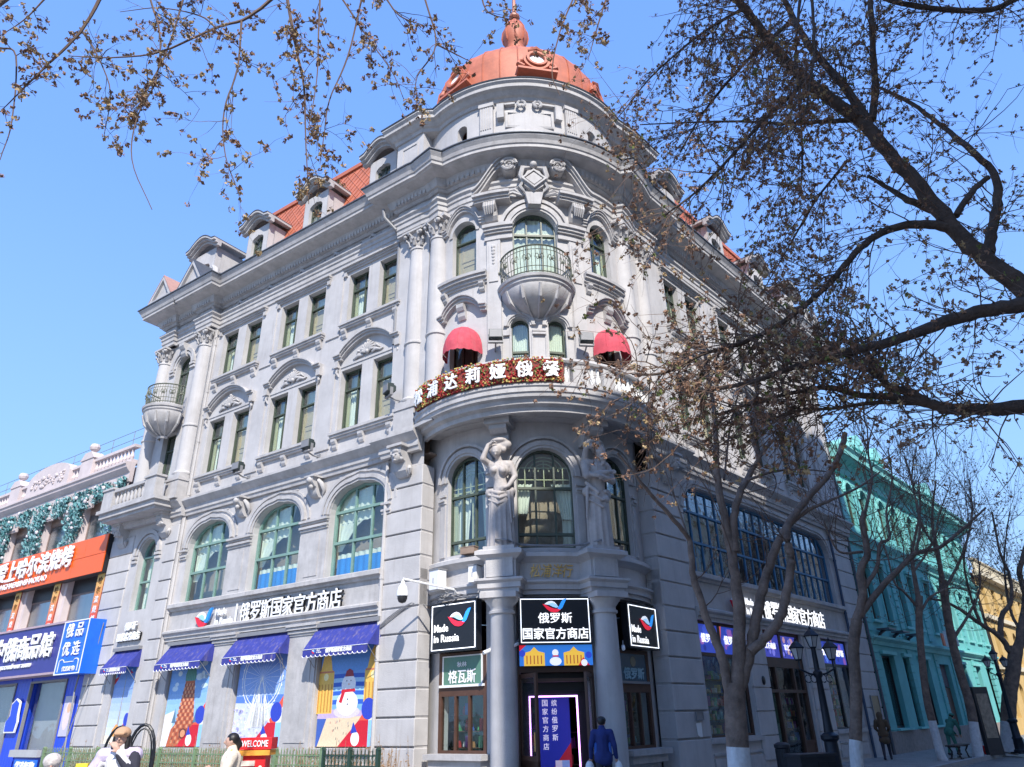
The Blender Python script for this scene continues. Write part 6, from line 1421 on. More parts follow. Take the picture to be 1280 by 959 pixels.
for i in range(4):
    c = -17.22-3.62*i
    q = MB(); q.box(c-.3, c+.3, -.12, 0, 5.3, 7.45); npt('pilaster', q, pk)
    t = thing('vertical_banner', ['red and yellow vertical banner nearest to the grey building', 'red and yellow vertical banner between the first and second lower windows', 'red and yellow vertical banner between the second and third lower windows', 'red and yellow vertical banner at the far left'][i] if i < 4 else '', 'banner', FL @ T(c, -.15, 6.4)); Mt = WM[t.name]
    q = MB(); n = 8
    for k in range(n):
        f = (k+.5)/n; P(q, (.70, .45*f**1.2+.03, .10*f+.03), [(-.28, -1.05+2.1*k/n), (-.28, -1.05+2.1*(k+1)/n), (.28, -1.05+2.1*(k+1)/n), (.28, -1.05+2.1*k/n)], -.02)
    q.col = (.3, .05, .03); q.box(-.28, .28, -.015, .03, -1.05, 1.05); put('print', q.mesh('print', printm, fixn=False), t, Mt)
    for k, ch in enumerate('哈尔滨烧烤'): letters(t, fit_text(ch, .28, .28, .02, .01), wletter if k > 1 else mat('brown_ink', (.2, .1, .03)), Mt @ T(0, -.03, .78-k*.38), 'character')
# blue shopfront
bl = mat('blue_cladding', (.012, .06, .62), .35, .08); npl = mat('navy_panel', (.035, .035, .22), .4, .08)
BS = thing('blue_shopfront', 'bright blue shopfront under the navy sign at the left edge', 'shopfront', FL @ T(-20, -.4, 0))
def bsp(nm, q, m): return put(nm, q.mesh(nm, m), BS, FL)
for (a, b) in ((-18.15, -16.75), (-22.4, -21.2), (-27, -25.6), (-32, -30)):
    x = a
    while x < b-.01: q = MB(); q.box(x+.006, min(x+.24, b)-.006, -.12, .3, .0, 3.65); bsp('cladding_board', q, bl); x += .24
for (a, b) in ((-21.2, -18.15), (-25.6, -22.4), (-30, -27)):
    q = MB(); q.ring([(a+.02, .72), (a+.02, 3.5), (b-.02, 3.5), (b-.02, .72)], [(a+.09, .79), (a+.09, 3.43), (b-.09, 3.43), (b-.09, .79)], -.16, -.05, True); bsp('window_frame', q, greyp)
    q = MB(); q.box(a, b, -.1, .3, 0, .72); bsp('stall_riser', q, bl); q = MB(); q.box(a, b, -.1, .3, 3.5, 3.65); bsp('lintel', q, bl)
    q = MB(); q.box(a+.09, b-.09, .05, .06, .79, 3.43); bsp('pane', q, glassd); q = MB(); q.box(a, b, .9, .95, 0, 3.6); bsp('room_lining', q, darkroom); goods(FL, a+.1, b-.1, .9, 3.0, .45, int(-a), .8)
q = MB(); q.box(-20.9, -18.6, -.45, -.3, .75, 1.0); bsp('counter', q, mat('grey_stone', (.4, .4, .4)))
q = MB(); q.box(-16.76, -15.75, -.12, -.02, .0, .62); bsp('side_plinth', q, plasterd)
t = thing('navy_shop_sign', 'navy blue sign band with white characters over the blue shopfront', 'shop sign', FL @ T(-22, -.6, 4.6)); Mt = WM[t.name]
q = MB(); q.box(-34, -17.75, -.75, -.2, 3.72, 5.52); put('sign_box', q.mesh('sign_box', npl), t, FL); q = MB(); q.box(-34, -17.7, -.8, -.15, 5.52, 5.6); q.box(-34, -17.7, -.8, -.15, 3.64, 3.72); put('sign_trim', q.mesh('sign_trim', mat('dull_mauve', (.4, .3, .34))), t, FL)
for i, ch in enumerate('中俄商品馆'): letters(t, fit_text(ch, .94, .92, .035, .07), wletter, FL @ T(-23.3+1.05*i, -.80, 4.78), 'character')
letters(t, fit_text('русский магазин', 2.9, .25, .015, .05), wletter, FL @ T(-21.6, -.78, 4.08))
t = thing('vertical_shop_sign', 'bright blue upright sign with four large white characters at the end of the navy sign', 'shop sign', FL @ T(-16.9, -.6, 4.55)); Mt = WM[t.name]
q = MB(); q.box(-.95, .95, -.25, .4, -.98, .98); put('sign_box', q.mesh('sign_box', mat('azure_panel', (.012, .14, .72), .35)), t, Mt); q = MB(); q.ring([(-.95, -.98), (-.95, .98), (.95, .98), (.95, -.98)], [(-.91, -.94), (-.91, .94), (.91, .94), (.91, -.94)], -.27, -.25, True); put('sign_border', q.mesh('sign_border', white), t, Mt)
for i, ch in enumerate('俄品优选'): letters(t, fit_text(ch, .52, .50, .02, .03), wletter, Mt @ T(-.36+.74*(i % 2), -.28, .62-.68*(i//2)), 'character')
o_ = [(-.74, -.88), (-.74, -.56)]+[(-.55+.19*math.cos(PI-PI*k/8), -.52+.10*math.sin(PI*k/8)) for k in range(9)]+[(.55+.19*math.cos(PI-PI*k/8), -.52+.10*math.sin(PI*k/8)) for k in range(9)]+[(.74, -.56), (.74, -.88)]
q = MB(); q.ring(o_, [(x*.965, z-.03 if z > -.6 else z) for x, z in o_], -.27, -.25); put('outline', q.mesh('outline', white), t, Mt); letters(t, fit_text('优选好物', .95, .17, .01, .02), wletter, Mt @ T(.1, -.27, -.78))
t = thing('wall_picture', 'pale framed picture on the blue shopfront pier', 'poster', FL @ T(-17.6, -.14, 2.15)); Mt = WM[t.name]; q = MB(); q.col = (.5, .48, .6); q.box(-.36, .36, -.02, 0, -.7, .7); P(q, (.72, .60, .62), disc(0, .0, .25, 14, .5), -.022); P(q, (.7, .45, .3), disc(.08, .28, .14, 10, .18), -.024); put('print', q.mesh('print', printm, fixn=False), t, Mt)
t = thing('round_logo_sign', 'white-edged blue emblem sign on the blue pier', 'shop sign', FL @ T(-21.8, -.2, 2.2)); Mt = WM[t.name]; q = MB(); q.prism([(-.5, -.6), (-.55, -.2), (-.3, .0), (-.35, .5), (0, .7), (.35, .55), (.4, .1), (.5, -.2), (.42, -.6)], -.06, 0); put('emblem', q.mesh('emblem', white), t, Mt); q = MB(); q.prism([(-.43, -.54), (-.48, -.2), (-.22, .03), (-.28, .46), (0, .63), (.29, .5), (.33, .08), (.42, -.2), (.36, -.54)], -.08, -.06); put('emblem_face', q.mesh('emblem_face', bl), t, Mt)
t = thing('counter_sign', 'small grey and blue lettered board under the shopfront window', 'shop sign', FL @ T(-19.2, -.5, .45)); Mt = WM[t.name]; q = MB(); q.box(-.9, .9, -.03, 0, -.22, .22); put('board', q.mesh('board', mat('azure_panel', (0, 0, 0))), t, Mt); letters(t, fit_text('优选好物', 1.5, .26, .02, .02), wletter, Mt @ T(0, -.04, .02))
q = MB(); q.box(XL, XR, -.05, .4, 3.5, 5.5); npt('wall', q, pk); q = MB(); q.box(XL, XR, .4, 10, 0, 12.2); npt('body', q, pk)
# ---------------------------------------------------------------- ground
g = MB(); g.box(-900, 900, -900, 900, -.62, -.14)
def pave(name, col, bs, w_, h_):
    m = mat(name, col, .75, .25, .9, .2, 30); nt = m.node_tree; b = nt.nodes['Principled BSDF']
    ge = nn(nt, 'ShaderNodeNewGeometry'); mp = nn(nt, 'ShaderNodeMapping'); mp.inputs['Rotation'].default_value = (0, 0, R(42)); mp.inputs['Scale'].default_value = (bs, bs, bs)
    br = nn(nt, 'ShaderNodeTexBrick'); br.inputs['Color1'].default_value = (.9, .9, .9, 1); br.inputs['Color2'].default_value = (1, 1, 1, 1); br.inputs['Mortar'].default_value = (.35, .35, .35, 1); br.inputs['Mortar Size'].default_value = .03; br.inputs['Brick Width'].default_value = w_; br.inputs['Row Height'].default_value = h_
    nt.links.new(ge.outputs['Position'], mp.inputs[0]); nt.links.new(mp.outputs[0], br.inputs[0])
    mx = nn(nt, 'ShaderNodeMix', data_type='RGBA', blend_type='MULTIPLY'); mx.inputs[0].default_value = 1; old = b.inputs['Base Color'].links[0].from_socket
    nt.links.new(old, mx.inputs[6]); nt.links.new(br.outputs[0], mx.inputs[7]); nt.links.new(mx.outputs[2], b.inputs['Base Color']); return m
setts = pave('stone_setts', (.27, .26, .25), 1, .4, .2); slabs = pave('paving_slabs', (.30, .295, .285), 1, .6, .6)
struct('ground', g.mesh('ground', mat('far_ground', (.17, .17, .16), .9)))
g = MB(); g.add([FR @ Vector(p) for p in ((-60, -16.5, -.136), (140, -16.5, -.136), (140, 0, -.136), (-60, 0, -.136))], [(0, 1, 2, 3)]); struct('street', g.mesh('street', setts))
# pavement in front of both faces, 14 cm above the street, with kerb stones
def pav(name, pts, m, z0=-.14, z1=0.): 
    q = MB(); n = len(pts); vs = [(p[0], p[1], z0) for p in pts]+[(p[0], p[1], z1) for p in pts]; fs = [(i, (i+1) % n, n+(i+1) % n, n+i) for i in range(n)]
    fs += [tuple(i+n for i in t) for t in tessellate_polygon([[Vector((p[0], p[1], 0)) for p in pts]])]; q.add(vs, fs); return struct(name, q.mesh(name, m))
a = FR @ Vector((90, 0, 0)); b = FR @ Vector((90, -3.3, 0)); c = FR @ Vector((-22, -3.3, 0)); d = FL @ Vector((-60, -14, 0)); e = FL @ Vector((-60, 0, 0))
pav('pavement', [PLc, PRc, a, b, c, d, e], slabs)
k = MB()
for i in range(110):
    k_ = MB(); k_.box(-.49, .49, -.18, 0, -.14, .02)
    if i >= 20: struct('kerb_stone', WCget('kerb', lambda: k_.mesh('kerb_stone', mat('kerb_granite', (.33, .33, .33), .8))), FR @ T(-20+i, -3.3, 0))

# ---------------------------------------------------------------- buildings beyond, on the right-hand street
def block(name, label, m, x0, x1, ztop, F=FR, y=0, deep=14):
    t = thing(name, label, 'building', F @ T((x0+x1)/2, y+deep/2, 0)); return t
TE = block('turquoise_building', 'turquoise ornate building with red roof next along the right-hand street', None, 16.75, 41, 14)
teal = mat('turquoise_plaster', (.14, .46, .45), .75, .14, 1.2, .2, 25, streak=.35, dirt=(.08, .30, .30)); tealt = mat('turquoise_trim', (.22, .58, .55), .75, .14, 1.5, .2, 25, streak=.3)
def tp(name, q, m=teal, M=FR, parent=None, kind=None): return put(name, q.mesh(name, m) if isinstance(q, MB) else q, parent or TE, M, kind)
gw = [(18.95, 1.75), (21.6, .95), (24.4, 1.75), (31.9, 1.7), (35.3, 1.7), (38.7, 1.7)]
w = MB(); wall(w, 16.78, 41, .85, 4.4, [outline(q, 3.0, x=x, z=.95) for x, q in gw]+[outline(1.9, 3.0, x=28.1, z=.86)], 0, .35); tp('wall', w)
q = MB(); q.box(16.78, 41, -.06, .3, -.1, .85); tp('stone_plinth', q, mat('plinth_stone', (.28, .24, .22), .85, .25, 6))
up = [18.6, 20.6, 23.4, 25.4, 28.4, 31.2, 33.2, 36.0, 38.0, 40.0]
w = MB(); wall(w, 16.78, 41, 4.4, 9.2, [outline(1.0, 2.7, x=x, z=5.5) for x in up], 0, .35); tp('wall', w)
w = MB(); wall(w, 16.78, 41, 9.2, 12.6, [outline(1.0, 2.1, 'round', x=x, z=9.9) for x in up], 0, .35); tp('wall', w)
q = MB(); q.box(16.78, 41, .9, 1, 0, 12.6); q.box(16.78, 16.8, 0, 8, 0, 12.6); tp('room_lining', q, darkroom)
for x, ww in gw:
    q = MB(); q.box(x-ww/2, x+ww/2, .28, .3, .95, 3.95); tp('pane', q, glassr if False else glassd); q = MB(); q.ring([(x-ww/2, .95), (x-ww/2, 3.95), (x+ww/2, 3.95), (x+ww/2, .95)], [(x-ww/2+.08, 1.03), (x-ww/2+.08, 3.87), (x+ww/2-.08, 3.87), (x+ww/2-.08, 1.03)], .22, .3, True); tp('window_frame', q, blackp)
    q = MB(); q.box(x-ww/2-.12, x+ww/2+.12, -.14, .02, 3.98, 4.12); tp('lintel', q, tealt); q = MB(); q.box(x-ww/2-.1, x+ww/2+.1, -.16, .02, .86, .94); tp('window_sill', q, tealt)
q = MB(); q.box(27.2, 29.0, .2, .26, .86, 2.7); tp('door', q, brownw); q = MB(); q.box(27.2, 29.0, .2, .24, 2.75, 3.85); tp('door_board', q, mat('grey_board', (.10, .08, .09)))
for x in up:
    for z, h_, kd in ((5.5, 2.7, 'rect'), (9.9, 2.1, 'round')):
        window(TE, FR @ T(x, .22, z), 1.0, h_, kd, (.5,), (.68,), gframe, .06, .05, glassd, None)
        q = MB()
        if kd == 'rect': q.box(-.62, .62, -.16, .0, h_+.1, h_+.24); q.box(-.6, .6, -.12, 0, -.14, -.02); q.ring([(-.58, 0), (-.58, h_+.08), (.58, h_+.08), (.58, 0)], [(-.5, 0), (-.5, h_), (.5, h_), (.5, 0)], -.05, 0)
        else: A_ = [p for p in outline(1.36, 2.28, 'round') if p[1] > 1.3]; B_ = [p for p in outline(1.1, 2.15, 'round') if p[1] > 1.3]; q.ring(A_, B_, -.09, 0)
        tp('window_surround', WCget(('ts', kd), lambda: q.mesh('window_surround', tealt)), tealt, FR @ T(x, 0, z))
for x in (17.3, 22.2, 26.7, 30.0, 34.6, 39.2)[:]:
    for k in range(11):
        q = MB(); q.box(-.3, .3, -.06, .1, 0, .31); tp('quoin', WCget('tq', lambda: q.mesh('quoin', teal)), teal, FR @ T(x if k < 10 else x, 0, .9+k*.345) if k < 10 else FR @ T(x, 0, 4.65+.3))
    for k in range(10): tp('quoin', WCget('tq', None), teal, FR @ T(x, 0, 5.3+k*.345))
    q = MB(); q.box(-.28, .28, -.08, .1, 9.5, 12.2); tp('pilaster', q, tealt, FR @ T(x, 0, 0))
def tb(prof, nm='string_course', m=tealt):
    q = MB(); q.sweep([FR @ Vector((16.78, 0, 0)), FR @ Vector((41.05, 0, 0))], prof); put(nm, q.mesh(nm, m), TE)
tb([(-.05, 4.35), (.08, 4.35), (.12, 4.5), (.28, 4.62), (.28, 4.72), (-.05, 4.8)]); tb([(-.05, 8.9), (.1, 8.9), (.14, 9.05), (.3, 9.2), (.36, 9.3), (-.05, 9.42)])
tb([(-.05, 12.4), (.1, 12.4), (.16, 12.7), (.3, 12.9), (.75, 13.1), (.78, 13.3), (.9, 13.45), (.9, 13.52), (-.3, 13.7)], 'cornice')
for i in range(34):
    q = bracket(.16, .4, .5); tp('cornice_bracket', WCget('tcb', lambda: q.mesh('cornice_bracket', tealt)), tealt, FR @ T(17.2+i*.71, 0, 13.05))
q = MB(); q.add([(16.9, .4, 13.6), (41, .4, 13.6), (41, 3.4, 15.8), (16.9, 3.4, 15.8), (16.9, 9, 15.9), (41, 9, 15.9)], [(0, 1, 2, 3), (3, 2, 5, 4)]); tp('roof', q, mat('crimson_roof', (.42, .05, .06), .6, .2, 2))
for x in (22.0, 25.0, 35.0):
    q = MB(); q.box(x-.8, x+.8, .0, 1.6, 13.6, 14.7); q.prism([(x-.95, 14.7), (x-.6, 15.2), (x, 15.55), (x+.6, 15.2), (x+.95, 14.7)], -.1, 1.8); q.box(x-1.05, x+1.05, -.12, .1, 14.6, 14.72); tp('roof_gable', q, tealt)
for x in (18.4, 20.4, 22.6): q = MB(); q.box(x-.5, x+.5, -.65, -.1, 4.98, 5.05); q.tube([(x, -.3, 5.0), (x-.1, -.1, 4.86), (x, -.02, 4.74)], .07, 6); tp('lamp_shelf', q, lead)
t = thing('hanging_sign', 'small white and orange sign projecting from the turquoise building', 'sign', FR @ T(26.3, -.8, 5.0)); Mt = WM[t.name]; q = MB(); q.box(-.04, .04, -.6, .0, -.4, .4); put('white_face', q.mesh('white_face', white), t, Mt); q = MB(); q.box(0, 1.5, .1, .16, -.32, .3); put('orange_face', q.mesh('orange_face', mat('orange_vinyl', (.75, .2, .1))), t, Mt)
YB = block('yellow_building', 'ochre yellow building in sun beyond the turquoise one', None, 42, 66, 11)
och = mat('ochre_plaster', (.62, .42, .16), .8, .15, 1, .2, streak=.3); ocht = mat('ochre_trim', (.66, .58, .42), .8, .1)
w = MB(); hl = [outline(1.3, 2.2, 'round', x=43.8+3.2*i, z=z) for i in range(7) for z in (1.0, 4.6)]+[outline(1.2, 1.8, x=43.8+3.2*i, z=7.9) for i in range(7)]
wall(w, 42, 65, 0, 10.5, hl, 0, .35); put('wall', w.mesh('wall', och), YB, FR); q = MB(); q.box(42, 65, .5, .6, 0, 10.4); q.box(42, 42.05, 0, 10, 0, 10.4); put('room_lining', q.mesh('room_lining', darkroom), YB, FR)
for z0_, o in ((4.0, .2), (7.3, .2), (10.2, .5)): q = MB(); q.box(41.9, 65.1, -o, .0, z0_, z0_+.3); put('string_course', q.mesh('string_course', ocht), YB, FR)
q = MB(); q.box(42, 65, -.3, 0, 11.3, 11.45); q.box(42, 65, -.3, 0, 10.5, 10.6)
for i in range(70): q.box(42.1+i*.33, 42.25+i*.33, -.22, -.06, 10.6, 11.3)
put('balustrade', q.mesh('balustrade', ocht), YB, FR, 'stuff')
PB = thing('pink_building', 'pale pink building with tall parapet far behind the turquoise building', 'building', FR @ T(41.8, 14, 0)); q = MB(); hl = [outline(1.0, 1.8, x=41.6+2.3*i, z=z) for i in range(2) for z in (7.5, 10.6, 13.2)]
wall(q, 40.3, 45.2, 0, 16.4, hl, 6, .3); q.box(40.3, 40.35, 6, 16, 0, 16.4); q.box(40.3, 45.2, 6.9, 7, 0, 16); put('wall', q.mesh('wall', mat('rose_plaster', (.52, .34, .36), .8)), PB, FR); q = MB(); q.box(40.1, 45.4, 5.7, 7, 16.4, 16.8); put('parapet', q.mesh('parapet', ocht), PB, FR)
# the street wall opposite, which throws the afternoon shade across the right-hand front
opp = mat('buff_stone', (.62, .53, .42), .8, .15, 1, .1)
for i, (x0, x1, h_, lb) in enumerate(((-18.9, -4.5, 28.9, 'tall buff stone block opposite the corner, nearest to the viewer'), (-4.5, 3.5, 33.5, 'tallest buff stone tower opposite the right-hand shop windows'), (3.5, 16.5, 29.6, 'buff stone block opposite the turquoise building'), (24, 70, 17, 'lower buff block across the street beyond the side road'))):
    t = thing('opposite_building', lb, 'building', FR @ T((x0+x1)/2, -23, 0)); q = MB(); q.box(x0, x1, -30, -17.4, -.14, h_); put('body', q.mesh('body', opp), t, FR)
    # street face and windows look back towards the corner
    Fb = FR @ T(x1, -17.0, 0) @ RZ(PI); L = x1-x0; hl = []; xs_ = [1.8+3.3*k for k in range(int((L-1.5)/3.3))]; zs_ = [1.2+3.6*k for k in range(int((h_-2)/3.6))]
    q = MB(); wall(q, 0, L, -.14, h_, [outline(1.5, 2.1, x=x, z=z) for x in xs_ for z in zs_], 0, .35); put('wall', q.mesh('wall', opp), t, Fb)
    for x in xs_:
        for z in zs_: put('pane', WCget('opane', lambda: (lambda b: (b.box(-.75, .75, .2, .22, 0, 2.1), b)[1])(MB()).mesh('pane', glassr)), t, Fb @ T(x, 0, z))
    q = MB(); q.box(-.0, L, -.35, 0, h_-.8, h_-.3); q.box(0, L, -.2, 0, 4.2, 4.5); put('cornice', q.mesh('cornice', opp), t, Fb)

# ---------------------------------------------------------------- trees
bark = mat('tree_bark', (.20, .145, .115), .9, .5, 5, 1., 30, streak=.6, dirt=(.05, .04, .03)); barkd = mat('old_bark', (.085, .060, .048), .9, .5, 6, 1., 30)
twigm = mat('twig_bark', (.13, .085, .065), .9, .2, 9, 0); lime = mat('limewash', (.62, .63, .64), .9, .2, 9, .5, 18, streak=.5, dirt=(.32, .27, .24))
seedm = mat('dry_seed_cluster', (.27, .155, .10), .9, .45, 6, 0); seedy = mat('pale_seed_cluster', (.42, .30, .16), .9, .4, 6, 0); budm = mat('young_leaf', (.16, .19, .05), .8, .4, 6, 0)
def smooth_path(P, n=4):
    P = [Vector(p) for p in P]; out = []
    for i in range(len(P)-1):
        a, b = P[i], P[i+1]; pa = P[i-1] if i else a-(b-a); pb = P[i+2] if i+2 < len(P) else b+(b-a)
        for k in range(n):
            t = k/n; out.append(.5*((2*a)+(b-pa)*t+(2*pa-5*a+4*b-pb)*t*t+(3*a-pa-3*b+pb)*t**3))
    return out+[P[-1]]
class Tree:
    def __init__(s, label, M, seed, trunk_name='tree'):
        s.t = thing(trunk_name, label, 'tree', M); s.tw = MB(); s.sd = MB(); s.sy = MB(); s.bd = MB(); s.r = random.Random(seed); s.paths = []
    def limb(s, P, r0, r1, m=bark, name='branch', n=9, rough=.06):
        Q = smooth_path(P, 5); N = len(Q); rad = [(r0+(r1-r0)*(i/(N-1))**.8)*(1+s.r.uniform(-rough, rough)) for i in range(N)]
        for i in range(1, N-1): Q[i] = Q[i]+Vector([s.r.uniform(-1, 1) for _ in range(3)])*rad[i]*.18
        q = MB(); q.tube(Q, rad, n, True); put(name, q.mesh(name, m, smooth=70), s.t); s.paths.append((Q, rad)); return Q
    def cluster(s, p, sc=1.0, kind=0):
        mb = (s.sd, s.sy, s.bd)[kind]; r = s.r
        for _ in range(r.randint(6, 10)):
            c = p+Vector([r.uniform(-1, 1) for _ in range(3)])*.017*sc; a = Vector([r.uniform(-1, 1) for _ in range(3)]).normalized()*r.uniform(.011, .021)*sc; b = Vector([r.uniform(-1, 1) for _ in range(3)]).normalized()*.013*sc
            mb.add([c-a, c+b, c+a, c-b], [(0, 1, 2, 3)])
    def twig(s, p, d, L, r, depth, dens, sc, droop=.0, up=.0, seg=5, kinds=(.75, .25, 0), spread=.9, tw=None):
        q = [p]; d = d.normalized(); st = L/seg; rn = s.r
        for i in range(seg):
            d = (d+Vector([rn.uniform(-1, 1) for _ in range(3)])*.22+Vector((0, 0, up-droop))*.3).normalized(); q.append(q[-1]+d*st)
        s.tw.tube(q, [r*(1-.6*i/seg) for i in range(seg+1)], 3 if r < .012 else 5)
        for i in range(1, seg+1):
            if rn.random() < dens:
                k = rn.random(); kd = 0 if k < kinds[0] else (1 if k < kinds[0]+kinds[1] else 2)
                pp = q[i-1].lerp(q[i], rn.random()); o = Vector([rn.uniform(-1, 1) for _ in range(3)])*.05*sc; s.tw.tube([pp, pp+o], r*.35, 3); s.cluster(pp+o, sc, kd)
        if rn.random() < dens+.2: s.cluster(q[-1], sc*1.15, 0 if rn.random() < kinds[0]/(kinds[0]+kinds[1]+1e-6) else 1)
        if depth > 0:
            for k in range(rn.randint(2, 4)):
                i = rn.randint(1, seg); nd = (q[i]-q[i-1]).normalized()+Vector([rn.uniform(-1, 1) for _ in range(3)])*spread
                s.twig(q[i], nd, L*rn.uniform(.4, .7), r*.6, depth-1, dens, sc, droop, up, max(3, seg-1), kinds, spread)
    def sprout(s, n, L, r, depth, dens, sc, t0=.1, droop=0, up=0, kinds=(.75, .25, 0), spread=.9, dirv=None, which=None, wgt=None):
        paths = s.paths if which is None else [s.paths[i] for i in which]; rn = s.r
        lens = [sum((b-a).length for a, b in zip(Q[:-1], Q[1:])) for Q, _ in paths]; tot = sum(lens)
        for k in range(n):
            x = rn.uniform(0, tot); j = 0
            while x > lens[j] and j < len(lens)-1: x -= lens[j]; j += 1
            Q, rad = paths[j]; f = t0+(1-t0)*rn.random(); i = min(len(Q)-2, int(f*(len(Q)-1))); d = (Q[i+1]-Q[i]).normalized()
            nd = d*rn.uniform(.2, .9)+Vector([rn.uniform(-1, 1) for _ in range(3)])*spread+(dirv or Vector((0, 0, 0)))
            s.twig(Q[i], nd, L*rn.uniform(.5, 1.1), min(r, rad[i]*.6), depth, dens, sc, droop, up, 5, kinds, spread)
    def done(s):
        for nm, mb, m in (('twigs', s.tw, twigm), ('seed_clusters', s.sd, seedm), ('pale_seed_clusters', s.sy, seedy), ('young_leaves', s.bd, budm)):
            if mb.v: put(nm, mb.mesh(nm, m, fixn=False), s.t, kind='stuff')
def px(lst, Y): return [atY(a, b, Y+(c[0] if c else 0)) for a, b, *c in lst]
def street_tree(label, base, Y, trunk, limbs, r, seed, white_h, n=60, dens=.3, sc=1.0, L=1.6, k_=.78):
    Y = Y or base[1]; limbs = [(l, a*k_, b*k_) for l, a, b in limbs]
    b0 = Vector((base[0], base[1], -.02)); t = Tree(label, T(b0.x, b0.y, 0), seed, 'street_tree')
    P_ = [b0]+px(trunk, Y); Q = smooth_path(P_, 5); N = len(Q)
    k = next((i for i, v in enumerate(Q) if v.z > white_h), 3)
    vz = Q[k-1].lerp(Q[k], (white_h-Q[k-1].z)/(Q[k].z-Q[k-1].z)); low = Q[:k]+[vz]; hi = [vz]+Q[k:]
    ra = lambda v: r*(1.12-.12*min(1, v.z/2.5)+.25*max(0, .25-v.z))
    q = MB(); q.tube(low, [ra(v)*1.02 for v in low], 14); put('limewashed_base', q.mesh('limewashed_base', lime, smooth=70), t.t)
    q = MB(); q.tube(hi, [ra(v)*t.r.uniform(.96, 1.04) for v in hi], 14, True); put('trunk', q.mesh('trunk', bark, smooth=70), t.t)
    for lm, r0, r1 in limbs: t.limb(px(lm, Y), r0, r1)
    t.sprout(int(n*.6), L, .012, 2, dens, sc, .25, up=.5, kinds=(.8, .2, 0), spread=.75); t.done(); return t
bA = ground(926, 999, 0)
street_tree('large forked tree with limewashed foot directly in front of the right-hand shop sign', atY(926, 999, 13.6).xy, 13.6, [(922, 930), (919, 890), (918, 855)],
 [([(912, 870), (905, 830), (888, 785), (874, 745), (866, 715), (864, 690), (860, 672), (838, 645, -.3), (815, 620, -.5), (795, 595, -.7), (772, 566, -.9)], .12, .03),
  ([(922, 862), (925, 800), (922, 750), (916, 700), (906, 650), (897, 600), (895, 560), (893, 515), (885, 470, .2), (878, 420, .4)], .17, .04),
  ([(918, 690), (917, 655), (924, 618), (940, 588, .2), (948, 572), (940, 545), (945, 510), (950, 460, .3)], .12, .03),
  ([(948, 572), (965, 552), (975, 545)], .06, .03),
  ([(921, 874), (938, 815), (946, 770), (955, 730), (964, 700), (978, 668), (985, 658)], .14, .09),
  ([(938, 815, -.1), (955, 800, -.2), (975, 772, -.3), (984, 735, -.3), (989, 702, -.3), (984, 675, -.3), (986, 655, -.2), (1010, 622, 0), (1038, 590, .2), (1052, 560, .3), (1056, 542, .4)], .12, .07),
  ([(985, 658), (1010, 638), (1040, 625), (1075, 608, .4), (1100, 590, .8)], .06, .02), ([(935, 600), (965, 590), (1000, 587, .3), (1040, 590, .6)], .045, .015),
  ([(865, 690), (850, 640, .3), (835, 600, .5), (826, 560, .8), (822, 520, .9)], .03, .012), ([(905, 600), (912, 540, .4), (925, 480, .6), (930, 430, .9)], .035, .012)], .175, 11, 1.18, 70, .02, .8, 1.5)
street_tree('slender tree with limewashed foot standing at the end of the grey building', atY(1072, 985, 16.2).xy, 16.2, [(1070, 940), (1070, 900), (1070, 860), (1067, 810), (1071, 775)],
 [([(1070, 780), (1078, 745), (1076, 715), (1084, 690), (1078, 655), (1080, 640)], .13, .08), ([(1074, 770), (1095, 742), (1120, 715), (1145, 692, .2), (1175, 684, .5), (1210, 655, .9), (1232, 635, 1.2)], .11, .03),
  ([(1080, 735), (1096, 710), (1100, 680), (1112, 672, .2), (1108, 640, .3), (1115, 600, .4), (1110, 560, .5)], .07, .02), ([(1078, 690), (1050, 690, -.2), (1036, 668, -.3), (1030, 650, -.4)], .045, .012),
  ([(1080, 645), (1090, 600, .2), (1085, 560, .4), (1095, 520, .5)], .05, .015), ([(1145, 692, .2), (1150, 650, .3), (1140, 600, .5), (1145, 560, .7)], .045, .015)], .115, 12, 1.15, 110, .05, .8, 1.6)
street_tree('thin leaning tree with limewashed foot left of the bench', ground(1180, 951).xy, None, [(1175, 940), (1166, 905), (1158, 870), (1152, 820), (1149, 780), (1149, 745)],
 [([(1149, 750), (1142, 715), (1140, 690), (1150, 640), (1148, 600)], .10, .03), ([(1150, 765), (1165, 745), (1190, 735, .3), (1215, 740, .5)], .06, .02), ([(1148, 760), (1130, 740, -.2), (1118, 728, -.2), (1108, 690), (1095, 660)], .06, .02), ([(1142, 715), (1165, 680, .3), (1175, 640, .5), (1190, 600, .7)], .05, .015)], .13, 13, 1.3, 110, .08, 1.2, 2.3, 1.0)
street_tree('leaning tree with limewashed foot right of the bench', ground(1223, 946).xy, None, [(1220, 925), (1212, 880), (1200, 840), (1190, 800), (1183, 760), (1178, 725)],
 [([(1178, 730), (1172, 690), (1165, 650), (1170, 600)], .11, .03), ([(1190, 800), (1210, 770, .3), (1225, 735, .5), (1222, 690, .7)], .07, .02), ([(1180, 740), (1200, 700, .3), (1215, 650, .5), (1212, 600, .6)], .07, .02), ([(1172, 690), (1150, 650), (1140, 600), (1130, 570)], .05, .02)], .16, 14, 1.2, 120, .12, 1.4, 2.6, 1.1)
